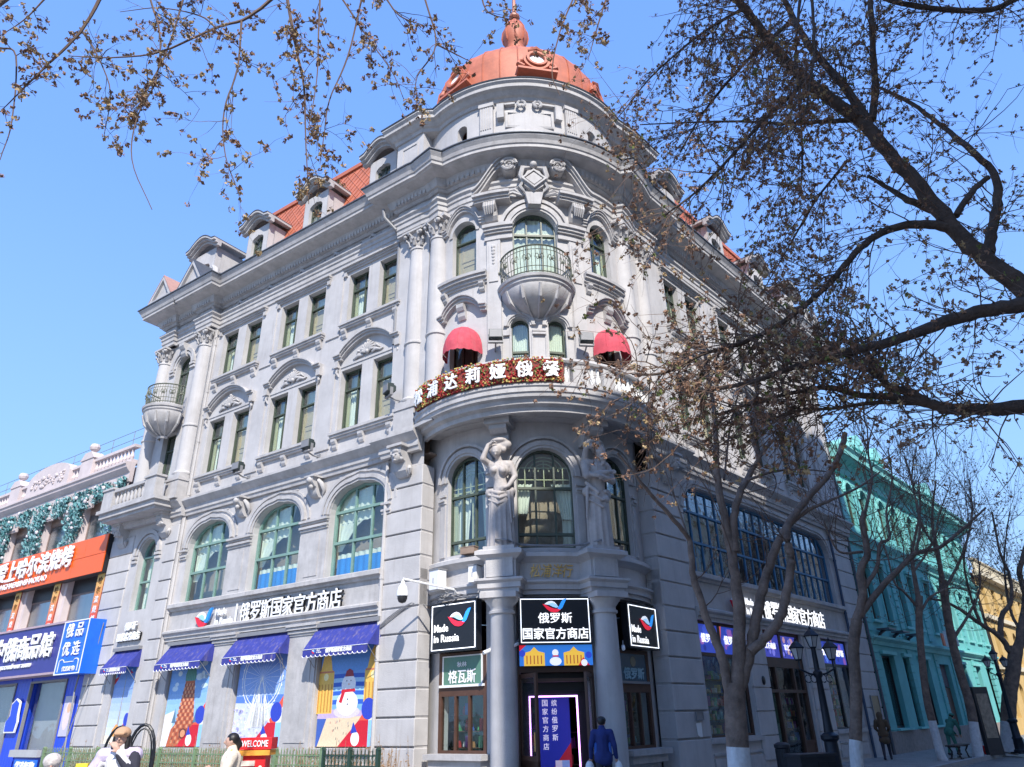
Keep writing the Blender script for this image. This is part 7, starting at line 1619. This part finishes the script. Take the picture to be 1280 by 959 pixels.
street_tree('stout tree with limewashed foot at the right edge', ground(1262, 941).xy, None, [(1261, 920), (1261, 880), (1266, 840), (1270, 810)],
 [([(1266, 835), (1276, 790), (1282, 750), (1275, 710), (1290, 660)], .17, .06), ([(1264, 850), (1262, 815), (1248, 795), (1225, 780), (1200, 762, -.2), (1180, 752, -.3), (1160, 748, -.4)], .12, .03), ([(1250, 798), (1252, 770), (1264, 752), (1262, 720), (1250, 690), (1240, 640)], .10, .03), ([(1225, 780), (1212, 740), (1205, 700), (1215, 650)], .06, .02), ([(1276, 790), (1262, 760, .3), (1255, 700, .4), (1262, 640, .5)], .06, .02)], .27, 15, 1.1, 130, .15, 1.6, 2.8, 1.3)
# the big tree whose crown hangs over the viewer from the right
t = Tree('big bare tree reaching over the viewer from the right with brown seed clusters', T(8.9, 5.6, 0), 21, 'overhanging_tree'); Y = 6.6
t.limb([(8.9, 5.6, -.1), (8.8, 5.7, 2.0), (8.6, 5.9, 4.0), (7.6, 6.3, 5.3), (6.2, 6.5, 6.0)], .26, .15, barkd, 'trunk', 14)
t.limb([(6.2, 6.5, 6.0)]+px([(1310, 382), (1280, 360), (1240, 330), (1195, 290), (1150, 235), (1110, 190), (1085, 160), (1068, 146)], Y), .12, .068, barkd, n=12)
t.limb(px([(1070, 148), (1030, 118), (1000, 95), (970, 62, -.1), (945, 30, -.2), (915, -10, -.4), (890, -50, -.6)], Y), .078, .045, barkd)
t.limb(px([(1086, 158), (1068, 125), (1040, 90, .2), (1010, 55, .3), (985, 10, .5), (970, -30, .6)], Y), .06, .035, barkd)
t.limb(px([(1090, 150), (1094, 110), (1091, 60, -.1), (1088, 0, -.2), (1086, -40, -.3)], Y), .048, .03, barkd)
t.limb(px([(1062, 150), (1030, 152), (985, 155, .3), (930, 152, .6), (870, 153, .9), (800, 156, 1.2)], Y), .035, .008, barkd)
t.limb(px([(1185, 285), (1150, 280), (1110, 288), (1075, 310, -.1), (1045, 345, -.1), (1020, 370, -.2), (975, 405, -.3), (925, 430, -.4), (880, 442, -.4), (830, 466, -.5), (790, 468, -.5)], Y), .055, .010, barkd)
t.limb([(6.2, 6.3, 5.6)]+px([(1300, 378), (1240, 387), (1190, 400), (1140, 418), (1090, 434), (1040, 446), (990, 460), (930, 480), (870, 490, .3)], Y-.6), .09, .015, barkd)
t.limb([(8.5, 5.95, 4.0), (8.0, 6.1, 4.5)]+px([(1300, 506), (1240, 512), (1190, 512), (1165, 506), (1140, 492), (1112, 484), (1096, 464), (1085, 442), (1075, 430)], Y-.3), .09, .02, barkd)
t.limb(px([(1165, 505), (1120, 498), (1070, 493), (1035, 485), (990, 491), (940, 505, .2), (890, 520, .5)], Y-.3), .045, .010, barkd)
t.limb(px([(1145, 504), (1090, 504), (1040, 511), (1000, 513), (950, 530, .3)], Y-.3), .025, .008, barkd)
t.limb(px([(1236, 318), (1240, 285), (1247, 250), (1243, 218), (1215, 188), (1180, 160, .3), (1140, 130, .5), (1100, 110, .8)], Y+.1), .065, .02, barkd)
t.limb(px([(1165, 262), (1135, 250), (1110, 235, .2), (1085, 220, .3)], Y+.2), .05, .02, barkd); t.limb(px([(1195, 270), (1215, 240), (1235, 222)], Y), .04, .03, barkd)
t.limb([(7.7, 6.25, 5.2), (8.2, 6.3, 6.6), (8.1, 6.25, 8.0)]+px([(1310, 0), (1240, 12), (1180, 12), (1130, 5), (1080, -10)], Y), .05, .03, barkd)
t.limb(px([(1010, 100), (960, 145, -.2), (910, 200, -.3), (870, 240, -.4), (830, 270, -.5)], Y), .03, .008, barkd)
t.limb(px([(985, 30), (930, 80, .2), (880, 140, .3), (850, 190, .4)], Y), .03, .008, barkd); t.limb(px([(930, 10), (880, 40, .2), (820, 90, .3), (770, 150, .4)], Y), .025, .006, barkd)
t.limb(px([(1000, 0, .3), (995, 60, .3), (1000, 130, .3), (1003, 200, .3), (1000, 245, .3)], Y-.8), .02, .008, barkd); t.limb(px([(1015, 0, .3), (1018, 60, .3), (1012, 110, .3), (1005, 150, .3)], Y-1.2), .018, .008, barkd)
t.limb(px([(1060, 200), (1020, 250, .2), (985, 310, .4), (950, 370, .5)], Y+.5), .02, .006, barkd)
down = Vector((-.5, 0, -.35))
t.sprout(225, 1.0, .009, 2, .30, 1.0, .12, droop=.30, kinds=(.72, .2, .08), spread=.85, dirv=down, which=[2, 3, 5, 15, 16, 17, 18, 6, 20, 19])
t.sprout(180, .9, .009, 2, .26, 1.0, .1, droop=.05, kinds=(.66, .3, .04), spread=1.0, which=[1, 2, 3, 4, 11, 12, 14, 7])
t.sprout(95, .85, .008, 2, .28, 1.0, .25, droop=.1, kinds=(.62, .16, .22), spread=1.0, which=[6, 7, 9, 10])
t.sprout(90, .8, .009, 1, .3, .8, .2, up=.1, which=[8, 9, 10]); t.done()
# second tree, whose drooping twigs enter from the top left
t = Tree('drooping golden-budded twigs of a tree standing left of the viewer', T(-6.8, 2.6, 0), 33, 'overhanging_tree'); Y = 5.4
t.limb([(-6.8, 2.6, -.1), (-6.7, 2.8, 3.0), (-6.3, 3.2, 5.6), (-5.4, 4.0, 7.6), (-4.2, 4.6, 8.6)], .24, .10, barkd, 'trunk', 12)
t.limb([(-5.4, 4.0, 7.6)]+px([(-60, 60), (-10, 10), (40, -20)], Y), .08, .02); t.limb([(-4.2, 4.6, 8.6)]+px([(300, -80), (500, -90), (700, -80), (860, -60)], Y), .10, .03)
L_ = [[(350, -10), (310, 22), (270, 35), (200, 65), (140, 72), (85, 70)], [(130, -10), (100, 40), (60, 80), (30, 110), (0, 140)], [(358, -10), (370, 60), (380, 110), (382, 170), (386, 255)], [(453, -5), (435, 70), (412, 125), (405, 170), (400, 205)], [(425, -5), (458, 45), (490, 90), (505, 125)], [(302, 25), (297, 85), (280, 140), (282, 195), (300, 245)], [(187, -5), (200, 45), (195, 100), (172, 145), (165, 200), (190, 262)], [(530, -5), (545, 55), (522, 95), (520, 120)], [(545, 55), (570, 68), (590, 78)], [(100, 35), (122, 70), (138, 115), (130, 170)], [(0, 60), (20, 70), (15, 150), (0, 200)], [(400, -5), (398, 50), (396, 100), (385, 165)], [(230, -5), (210, 60), (180, 120), (160, 160)], [(60, -5), (30, 25), (0, 45)], [(270, 35), (250, 20), (200, 10), (150, 15)], [(480, -5), (500, 20), (530, 32)], [(600, -10), (610, 15), (640, 25)], [(720, -10), (700, 40), (690, 90), (700, 120)], [(760, -10), (745, 40), (735, 75)]]
for i, l in enumerate(L_): t.limb(px([(a, b, (i % 5-2)*.15) for a, b in l], Y), .022 if i in (0, 1, 2) else .012, .004, twigm, n=5)
t.sprout(165, .46, .005, 1, .34, 1.2, .03, droop=.25, kinds=(.5, .5, 0), spread=.9, which=list(range(3, 3+len(L_)))); t.done()
# ---------------------------------------------------------------- railing fence and dry planting along the left wing
ft_ = thing('railing_fence', 'long faded green iron railing in front of the poster bays', 'fence', FL @ T(-8, -1.6, 0)); fgr = mat('faded_green_paint', (.16, .24, .13), .7, .35, 8, .1, streak=.4, dirt=(.30, .26, .18))
fd_ = thing('railing_fence', 'short dark green railing ending at the corner pier', 'fence', FL @ T(-.6, -1.6, 0)); fdk = mat('dark_green_paint', (.02, .05, .035), .5, .1)
for tt_, m_, x0, x1, stp in ((ft_, fgr, -15.6, -1.55, .115), (fd_, fdk, -1.55, .32, .125)):
    H = 1.08; p = MB(); p.box(x0, x1, -.015, .015, H-.12, H-.09); p.box(x0, x1, -.015, .015, H-.34, H-.31); p.box(x0, x1, -.015, .015, .12, .15); put('rail', p.mesh('rail', m_), tt_, FL @ T(0, -1.6, 0))
    pk_ = MB(); x = x0+.05
    while x < x1:
        pk_.box(x-.010, x+.010, -.010, .010, .05, H); pk_.tube([(x, 0, H), (x, 0, H+.07)], [.018, .003], 4)
        if m_ is fdk or int((x-x0)/stp) % 2 == 0:
            for s_ in (-1, 1): pk_.tube([(x, 0, H-.31), (x+s_*.05, 0, H-.2), (x+s_*.02, 0, H-.12)], .008, 4)
        x += stp
    put('pickets', pk_.mesh('pickets', m_), tt_, FL @ T(0, -1.6, 0), 'stuff')
    x = x0
    while x < x1+.1: q = MB(); q.box(-.045, .045, -.045, .045, 0, H+.02); q.prism([(-.055, H+.02), (.055, H+.02), (0, H+.08)], -.05, .05); put('post', WCget(('fp', m_.name), lambda: q.mesh('post', m_)), tt_, FL @ T(x, -1.6, 0)); x += 1.75 if m_ is fgr else .93
p = MB(); p.box(-15.6, .3, -1.75, -1.45, 0, .1); struct('planting_kerb', p.mesh('planting_kerb', mat('kerb_granite', (0, 0, 0))), FL)
rn = random.Random(8); p = MB(); lf = MB()
for i in range(1500):
    x = rn.uniform(-15.4, .2); y = rn.uniform(-1.35, -.25); h_ = rn.uniform(.5, 1.15)*(1.25 if rn.random() < .1 else 1); dx, dy = rn.uniform(-.15, .15), rn.uniform(-.12, .12)
    p.tube([(x, y, 0), (x+dx*.5, y+dy*.5, h_*.6), (x+dx, y+dy, h_)], .005, 3)
    if rn.random() < .8:
        for _ in range(3): a_ = rn.uniform(.4, 1)*h_; lf.ball((x+dx*.7+rn.uniform(-.05, .05), y+dy*.6, a_), rn.uniform(.012, .03), 4, 2)
o = put('dry_shrubs', p.mesh('dry_shrubs', mat('dry_stalks', (.36, .24, .14), .9), fixn=False), None, FL, 'stuff'); o['label'] = 'dry leafless shrub stems behind the green railing'; o['category'] = 'shrubs'
o = put('dry_leaves', lf.mesh('dry_leaves', mat('dry_leaf', (.34, .20, .10), .9, .4, 9), fixn=False), None, FL, 'stuff'); o['label'] = 'withered brown leaves on the shrub stems behind the railing'; o['category'] = 'leaves'
# ---------------------------------------------------------------- people
skin = mat('skin', (.52, .32, .24), .6, .05, 9); hairm = mat('black_hair', (.012, .010, .010), .5, .2, 20)
def person(label, pos, yaw, h, clothes, arms, hair='short', bend=0., legs=.10, hat=None, extra=None, skirtlen=.0):
    """pos on the ground, faces local -y; arms = ((elbow), (wrist)) left and right in a 1.7 m body; one continuous body, clothes over it"""
    k = h/1.7; M = T(*pos) @ RZ(yaw) @ Matrix.Scale(k, 4); t = thing('person', label, 'person', M)
    sh = Vector((0, -bend*.45, 1.40-bend*.12)); hd = Vector((0, -bend*.62-.03, 1.58-bend*.16)); hip = Vector((0, 0, .92))
    def limbs(f, which='all'):
        s_ = []
        for i, s in enumerate((-1, 1)):
            kn = hip+Vector((s*.10, -.03+(-1)**i*-legs*.6, -.44)); an = Vector((s*.10, (-1)**i*-legs*1.4+.02, .09))
            if which in ('all', 'legs'): s_ += [('c', hip+Vector((s*.09, 0, 0)), kn, .085*f, .058*f), ('c', kn, an, .056*f, .040*f)]
            if which in ('all', 'feet'): s_ += [('c', an-Vector((0, -.03, .03)), an+Vector((0, -.14, -.05)), .045*f, .038*f)]
            if which in ('all', 'arms'):
                so = sh+Vector((s*.18, 0, -.02)); el, wr = Vector(arms[i][0]), Vector(arms[i][1]); s_ += [('c', so, el, .052*f, .040*f), ('c', el, wr, .040*f, .028*f)]
        return s_
    tor = lambda f: [('c', hip, hip.lerp(sh, .5), .135*f, .125*f), ('c', hip.lerp(sh, .5), sh-Vector((0, 0, .08)), .125*f, .135*f), ('c', sh+Vector((-.13, 0, -.03)), sh+Vector((.13, 0, -.03)), .075*f, .075*f), ('c', hip+Vector((-.07, 0, 0)), hip+Vector((.07, 0, 0)), .12*f, .12*f)]
    fv = Vector((0, -1, -bend*.4)); body = limbs(1)+tor(.92)+[('c', sh, hd-Vector((0, 0, .08)), .055, .052)]+face(hd, .092, fv, (0, 0, 1))
    for i, s in enumerate((-1, 1)):
        el, wr = Vector(arms[i][0]), Vector(arms[i][1]); d = (wr-el).normalized(); body += hand(wr, d, d.orthogonal(), 1.0)
    put('body', organic('body', body, skin, .012, 2), t, M)
    for nm, kind, m in clothes:
        if kind == 'jacket': sp = tor(1.15)+limbs(1.55, 'arms')+[('c', hip+Vector((-.06, 0, -.06-skirtlen)), hip+Vector((.06, 0, -.06-skirtlen)), .15, .15), ('c', sh+Vector((0, 0, .02)), sh+Vector((0, -.01, .09)), .085, .075)]
        elif kind == 'trousers': sp = limbs(1.22, 'legs')+[('c', hip+Vector((-.06, 0, .02)), hip+Vector((.06, 0, .02)), .125, .125)]
        elif kind == 'shoes': sp = limbs(1.15, 'feet')
        put(nm, organic(nm, sp, m, .016, 3), t, M)
    up = Vector((0, 0, 1)); bk = Vector((0, 1, 0))
    hs_ = [('b', hd+up*.03+bk*.02, .098, (.95, 1, .95))]
    if hair == 'long': hs_ += [('c', hd+Vector((s*.075, .01, .0)), hd+Vector((s*.085, .0, -.20)), .04, .035) for s in (-1, 1)]+[('c', hd+bk*.07, hd+bk*.07-up*.2, .07, .07)]
    if hair == 'tail': hs_ += [('c', hd+bk*.08, hd+bk*.12-up*.05, .06, .05), ('c', hd+bk*.12-up*.04, hd+Vector((-.08, .06, -.22)), .045, .025)]
    if hair != 'none':
        o_ = organic('hair', hs_, hairm, .012, 2); bm = bmesh.new(); bm.from_mesh(o_)
        bmesh.ops.delete(bm, geom=[v for v in bm.verts if v.co.y < hd.y-.045 and v.co.z < hd.z+.05 and abs(v.co.x) < .062], context='VERTS'); bm.to_mesh(o_); bm.free(); put('hair', o_, t, M)
    if hat: 
        kind, m = hat
        if kind == 'cap': sp = [('b', hd+up*.055, .108, (1, 1.05, .75)), ('c', hd+Vector((-.05, -.13, .05)), hd+Vector((.05, -.13, .05)), .022, .022), ('c', hd+Vector((-.05, -.09, .055)), hd+Vector((.05, -.09, .055)), .03, .03)]
        elif kind == 'hood': sp = [('b', hd+up*.02+bk*.03, .122, (1, 1, 1.1)), ('c', hd+bk*.06, sh+bk*.05, .1, .1)]
        else: sp = [('b', hd+up*.055, .12, (1, 1, .85))]
        put(kind, organic(kind, sp, m, .013, 2), t, M)
    for nm, sp, m in (extra or []): put(nm, organic(nm, sp, m, .012, 2), t, M)
    return t
wj = mat('white_jacket', (.72, .70, .72), .85, .15, 7, 1.0, 7); lil = mat('lilac_jacket', (.52, .45, .60), .85, .15, 7, 1.0, 7); dkc = mat('dark_cloth', (.03, .03, .045), .9, .1); tanc = mat('tan_cloth', (.48, .29, .17), .9, .1); crm = mat('cream_coat', (.74, .64, .52), .85, .15, 7, 1.0, 7); navy = mat('navy_jacket', (.015, .03, .15), .85, .15, 7, 1.0, 7); brn = mat('brown_coat', (.11, .07, .04), .85, .15, 7, 1.0, 7); grn = mat('green_uniform', (.05, .20, .16), .85, .15, 7, 1.0, 7)
def stand(px_, py_, Y, z=0): v = atY(px_, py_, Y); return (v.x, v.y, z)
A_down = (((-.24, .02, 1.12), (-.25, -.04, .88)), ((.24, .02, 1.12), (.25, -.04, .88)))
person('person in tan cap and lilac-white jacket with a hand raised to the face', stand(152, 930, 10.6), .15, 1.70, [('jacket', 'jacket', wj), ('trousers', 'trousers', dkc), ('shoes', 'shoes', dkc)], (((-.30, -.05, 1.15), (-.12, -.22, 1.02)), ((.26, -.16, 1.14), (.05, -.20, 1.42))), 'long', hat=('cap', tanc),
       extra=[('lilac_yoke', [('c', (-.2, 0, 1.37), (.2, 0, 1.37), .098, .098), ('c', (-.21, -.01, 1.36), (-.29, -.05, 1.2), .078, .07)], lil), ('dark_sleeve', [('c', (.26, -.16, 1.14), (.06, -.19, 1.38), .07, .05), ('c', (.2, -.03, 1.36), (.26, -.16, 1.14), .08, .07)], dkc), ('black_bag', [('b', (.26, -.2, 1.02), .11, (1.2, .7, .8))], blackp)])
person('person with dark tied hair in cream coat with yellow strap, arms folded', stand(291, 935, 11.6), -1.15, 1.60, [('coat', 'jacket', crm), ('trousers', 'trousers', dkc), ('shoes', 'shoes', dkc)], (((-.26, -.10, 1.14), (.05, -.26, 1.2)), ((.26, -.10, 1.14), (-.05, -.28, 1.14))), 'tail', skirtlen=.12, extra=[('yellow_strap', [('c', (.14, -.02, 1.46), (.17, -.10, 1.2), .02, .02), ('c', (.17, -.10, 1.2), (.2, -.05, .95), .02, .02)], mat('yellow_strap', (.75, .52, .12)))])
person('child in white woolly hat and pale jacket at the lower left edge', stand(66, 950, 9.4), .5, 1.42, [('jacket', 'jacket', wj), ('trousers', 'trousers', dkc), ('shoes', 'shoes', dkc)], A_down, 'short', hat=('woolly_hat', mat('white_wool', (.55, .50, .48), .95, .3, 30, .9, 12)))
person('person in dark blue jacket and cap carrying white bags to the entrance', stand(754, 940, 17.7), PI-.15, 1.69, [('jacket', 'jacket', navy), ('trousers', 'trousers', dkc), ('shoes', 'shoes', dkc)], (((-.255, .03, 1.12), (-.28, -.05, .88)), ((.255, .03, 1.12), (.28, -.06, .88))), 'short', legs=.16, hat=('cap', blackp),
       extra=[('white_bag', [('b', (-.31, -.08, .68), .1, (.9, .8, 1.4)), ('c', (-.30, -.07, .86), (-.31, -.08, .75), .02, .04)], white), ('white_bag', [('b', (.32, -.08, .68), .11, (.9, .8, 1.4)), ('c', (.30, -.07, .86), (.31, -.08, .75), .02, .04)], white), ('blue_side_panel', [('c', (-.15, .02, 1.15), (-.155, .02, .95), .045, .045), ('c', (.15, .02, 1.15), (.155, .02, .95), .045, .045)], mat('bright_blue_cloth', (.03, .11, .42), .8))])
gw_ = ground(1111, 950); person('person in brown hooded coat and black trousers walking past the turquoise building', (gw_.x, gw_.y, 0), PI-.5, 1.6, [('coat', 'jacket', brn), ('trousers', 'trousers', dkc), ('shoes', 'shoes', dkc)], (((-.25, -.02, 1.13), (-.16, -.16, 1.0)), ((.25, -.02, 1.13), (.16, -.16, 1.0))), 'none', legs=.14, hat=('hood', brn), skirtlen=.16)
gg_ = ground(1191, 945); person('street cleaner in green uniform bending behind the leaning tree', (gg_.x+.3, gg_.y+.4, 0), PI/2+.4, 1.6, [('jacket', 'jacket', grn), ('trousers', 'trousers', grn), ('shoes', 'shoes', dkc)], (((-.22, -.38, 1.02), (-.12, -.50, .80)), ((.22, -.38, 1.02), (.12, -.50, .80))), 'short', bend=.6, hat=('cap', grn))
# ---------------------------------------------------------------- things on the left pavement
t = thing('welcome_stand', 'red upright stand lettered WELCOME with an orange shelf beside the person in cream', 'display stand', T(*stand(322, 940, 12.2))); M = WM[t.name]
rdp = mat('red_board', (.72, .015, .02), .5, .05)
p = MB(); p.box(-.17, .17, -.12, .12, 0, 1.36); put('board', p.mesh('board', rdp), t, M); p = MB(); p.box(-.25, .25, -.16, .14, 1.36, 1.52); put('header', p.mesh('header', rdp), t, M); letters(t, fit_text('WELCOME', .4, .09, .01, .01), wletter, M @ T(0, -.17, 1.44))
p = MB(); p.box(-.27, .24, -.18, .12, 1.28, 1.35); put('orange_shelf', p.mesh('orange_shelf', mat('orange_board', (.85, .35, .04))), t, M)
for i in range(7): p = MB(); p.box(-.19, .02, -.145, -.12, 1.14-.165*i, 1.21-.165*i); p.ball((.1, -.12, 1.1-.165*i), .035, 8, 5, (1, .4, 1.3)); put('white_strip', WCget(('ws', i), lambda: p.mesh('white_strip', mat('cream_board', (.8, .7, .6)))), t, M)
t = thing('litter_bin', 'dark grey litter bin with square openings at the lower left', 'bin', T(*stand(124, 950, 11.4))); M = WM[t.name] @ RZ(.3)
p = MB(); p.box(-.36, .36, -.25, .25, 0, 1.12); put('body', p.mesh('body', greyp), t, M); p = MB(); p.box(-.40, .40, -.29, .29, 1.12, 1.2); put('lid', p.mesh('lid', mat('dark_grey_paint', (.09, .09, .10), .5)), t, M)
for s in (-1, 1): p = MB(); p.box(s*.17-.09, s*.17+.09, -.26, -.24, .88, 1.03); put('opening', p.mesh('opening', blackp), t, M)
t = thing('folding_board', 'yellow folding warning board leaning beside the grey litter bin', 'warning board', T(*stand(106, 950, 11.0))); M = WM[t.name]
p = MB(); p.prism([(-.2, 0), (-.12, 1.22), (.12, 1.22), (.2, 0)], -.03, .0); put('front_leaf', p.mesh('front_leaf', mat('yellow_plastic', (.80, .62, .05), .4)), t, M @ RX(R(-8))); p = MB(); p.prism([(-.2, 0), (-.12, 1.22), (.12, 1.22), (.2, 0)], .0, .03); put('rear_leaf', p.mesh('rear_leaf', mat('yellow_plastic', (0, 0, 0))), t, M @ T(0, .02, 0) @ RX(R(8))); p = MB(); p.box(-.08, .08, -.05, .06, 1.2, 1.27); put('hinge', p.mesh('hinge', mat('yellow_plastic', (0, 0, 0))), t, M)
t = thing('curved_hoops', 'black curved hoops rising behind the person in the tan cap', 'hoop frame', T(*stand(160, 940, 13.4))); M = WM[t.name]
for x0, x1, h_, r_ in ((-.42, .05, 1.72, .022), (-.02, .44, 1.74, .026), (.02, .40, 1.68, .014)):
    p = MB(); cx = (x0+x1)/2; w_ = (x1-x0)/2; p.tube([(x0, 0, .0), (x0, 0, h_-.5)]+[(cx-w_*math.cos(PI*k/10), 0, h_-.5+.5*math.sin(PI*k/10)) for k in range(1, 10)]+[(x1, 0, h_-.5), (x1, 0, 0)], r_, 7); put('hoop', p.mesh('hoop', blackp), t, M)
p = MB(); p.box(-.6, .65, -.2, .2, .0, .5); put('base', p.mesh('base', blackp), t, M)
for i, (a, b) in enumerate(((-17.2, -16.2), (-16.4, -16.9))):
    t = thing('service_cable', ['thick grey cable running down beside the blue shopfront', 'thin grey cable slanting down beside the blue shopfront'][i], 'cable'); p = MB(); p.tube([FL @ Vector((a+.5, -.35, 5.4)), FL @ Vector((a+.3, -.4, 3)), FL @ Vector((b, -.6, .0))], .03 if i == 0 else .018, 6); put('cable', p.mesh('cable', greyp), t)
# ---------------------------------------------------------------- lamp posts, bins, bench, board on the right
def lamp(base, H, label, yaw):
    M = T(base.x, base.y, 0) @ RZ(yaw); t = thing('street_lamp', label, 'street lamp', M, 'three-armed lantern posts along the pavement'); ir = mat('lamp_iron', (.012, .018, .03), .45, .15, 8, .1, metal=.3)
    p = MB(); p.lathe([(.24, 0), (.24, .12), (.19, .16), (.17, .5), (.2, .55), (.15, .62), (.14, 1.1), (.19, 1.15), (.19, 1.22), (.10, 1.28), (.085, 1.5), (.065, H-1.05), (.1, H-1.0), (.1, H-.92), (.06, H-.88), (.05, H-.35)], n=14); p.box(-.26, .26, -.26, .26, 0, .06); put('post', p.mesh('post', ir, smooth=40), t, M)
    for i in range(3):
        if i == 0: x, z = 0, H-.42
        else:
            s = -1 if i == 1 else 1; x, z = s*.42, H-.68
            p = MB(); p.tube([(0, 0, H-.98), (s*.2, 0, H-.96), (s*.42, 0, H-.86), (s*.42, 0, H-.68)], .022, 6)
            for q_ in range(2): p.tube([(s*(.12+.14*q_)+.08*math.cos(a_), 0, H-1.06+.08*math.sin(a_)) for a_ in [k*.6 for k in range(10)]], .012, 4)
            put('arm', p.mesh('arm', ir), t, M)
        Ml = M @ T(x, 0, z) @ Matrix.Diagonal((.95, .95, .64, 1)); p = MB(); p.lathe([(.07, 0), (.09, .03), (.07, .05)], n=6); p.lathe([(.19, .40), (.20, .43), (.10, .58), (.03, .66), (.035, .70), (.0, .78)], n=6)
        for k in range(6): a = PI/3*k; p.tube([(.085*math.cos(a), .085*math.sin(a), .05), (.165*math.cos(a), .165*math.sin(a), .41)], .010, 4)
        lo = put('lantern', p.mesh('lantern', ir), t, Ml); p = MB(); p.lathe([(.08, .05), (.155, .40)], n=6); put('glass', p.mesh('glass', mat('milk_glass', (.45, .45, .45), .2, .05)), lo, Ml)
lb_ = ground(1052, 1000); lamp(lb_, atY(1024, 786, lb_.y).z, 'dark three-lantern lamp post in front of the grey building', .2)
lb_ = ground(1277, 942); lamp(lb_, atY(1262, 812, lb_.y).z, 'dark three-lantern lamp post at the right edge beyond the stout tree', .2)
v = atY(1012, 950, 16.8); t = thing('litter_bin', 'dark box-shaped litter bin with a slotted front beside the lamp post', 'bin', T(v.x, v.y, -.0)); M = WM[t.name] @ RZ(.35)
dk = mat('bin_metal', (.02, .022, .028), .5, .2); p = MB(); p.box(-.40, .48, -.22, .22, .05, .85); put('body', p.mesh('body', dk), t, M); p = MB(); p.box(-.44, .52, -.26, .26, .85, .91); put('lid', p.mesh('lid', dk), t, M)
for s in (.02, .28): p = MB(); p.box(s, s+.2, -.235, -.215, .62, .76); put('slot', p.mesh('slot', blackp), t, M)
p = MB(); p.box(-.02, .46, -.24, -.22, .1, .56); put('relief_panel', p.mesh('relief_panel', mat('bin_relief', (.05, .035, .025), .6, .5, 18, .8, 30)), t, M)
v = atY(977, 930, 20.6); t = thing('ash_bin', 'dark ribbed cylindrical bin standing at the timber shop door', 'bin', T(v.x, v.y, 0)); M = WM[t.name]; p = MB(); p.lathe([(.2, 0), (.2, .06), (.17, .08), (.17, .85), (.2, .88), (.2, .95), (.1, 1.0), (0, 1.0)], n=14)
for k in range(12): a = 2*PI*k/12; p.tube([(.175*math.cos(a), .175*math.sin(a), .08), (.175*math.cos(a), .175*math.sin(a), .85)], .015, 4)
put('drum', p.mesh('drum', dk, smooth=40), t, M)
gb = ground(1201, 948); t = thing('park_bench', 'dark backless bench with curled iron legs between two limewashed trees', 'bench', T(gb.x, gb.y, 0)); M = WM[t.name] @ RZ(R(47.6))
for i in range(5): p = MB(); p.box(-.85, .85, -.22+i*.09, -.145+i*.09, .42, .46); put('slat', WCget('slat', lambda: p.mesh('slat', mat('bench_wood', (.05, .035, .03), .6, .2))), t, M @ T(0, i*.0, 0) if i == 0 else M @ T(0, i*.09, 0))
for s in (-.55, .55): p = MB(); p.tube([(s, -.2, .42), (s, -.1, .25), (s, -.16, .02), (s, -.24, .0)], .03, 6); p.tube([(s, .2, .42), (s, .1, .25), (s, .16, .02), (s, .24, 0)], .03, 6); p.box(s-.03, s+.03, -.2, .2, .38, .42); put('leg', p.mesh('leg', blackp), t, M)
gb = ground(1245, 944); t = thing('information_board', 'tall narrow black information board behind the right-hand trees', 'information board', T(gb.x, gb.y, 0)); M = WM[t.name] @ RZ(R(20)); p = MB(); p.box(-.4, .4, -.08, .08, 0, 2.45); put('frame', p.mesh('frame', dk), t, M); p = MB(); p.box(-.30, .30, -.09, -.08, .6, 2.2); put('panel', p.mesh('panel', mat('board_print', (.30, .24, .18), .5, .5, 7)), t, M)
gb = ground(1235, 943); t = thing('red_bucket', 'small red bucket on the pavement beside the black information board', 'bucket', T(gb.x, gb.y, 0)); p = MB(); p.lathe([(0, .0), (.12, .0), (.17, .3), (.18, .31), (.15, .29), (.1, .05)], n=14); put('pail', p.mesh('pail', rdp), t, WM[t.name]); p = MB(); p.tube([(.17*math.cos(a), 0, .3+.12*math.sin(a)) for a in [PI*k/8 for k in range(9)]], .008, 4); put('handle', p.mesh('handle', greyp), t, WM[t.name])
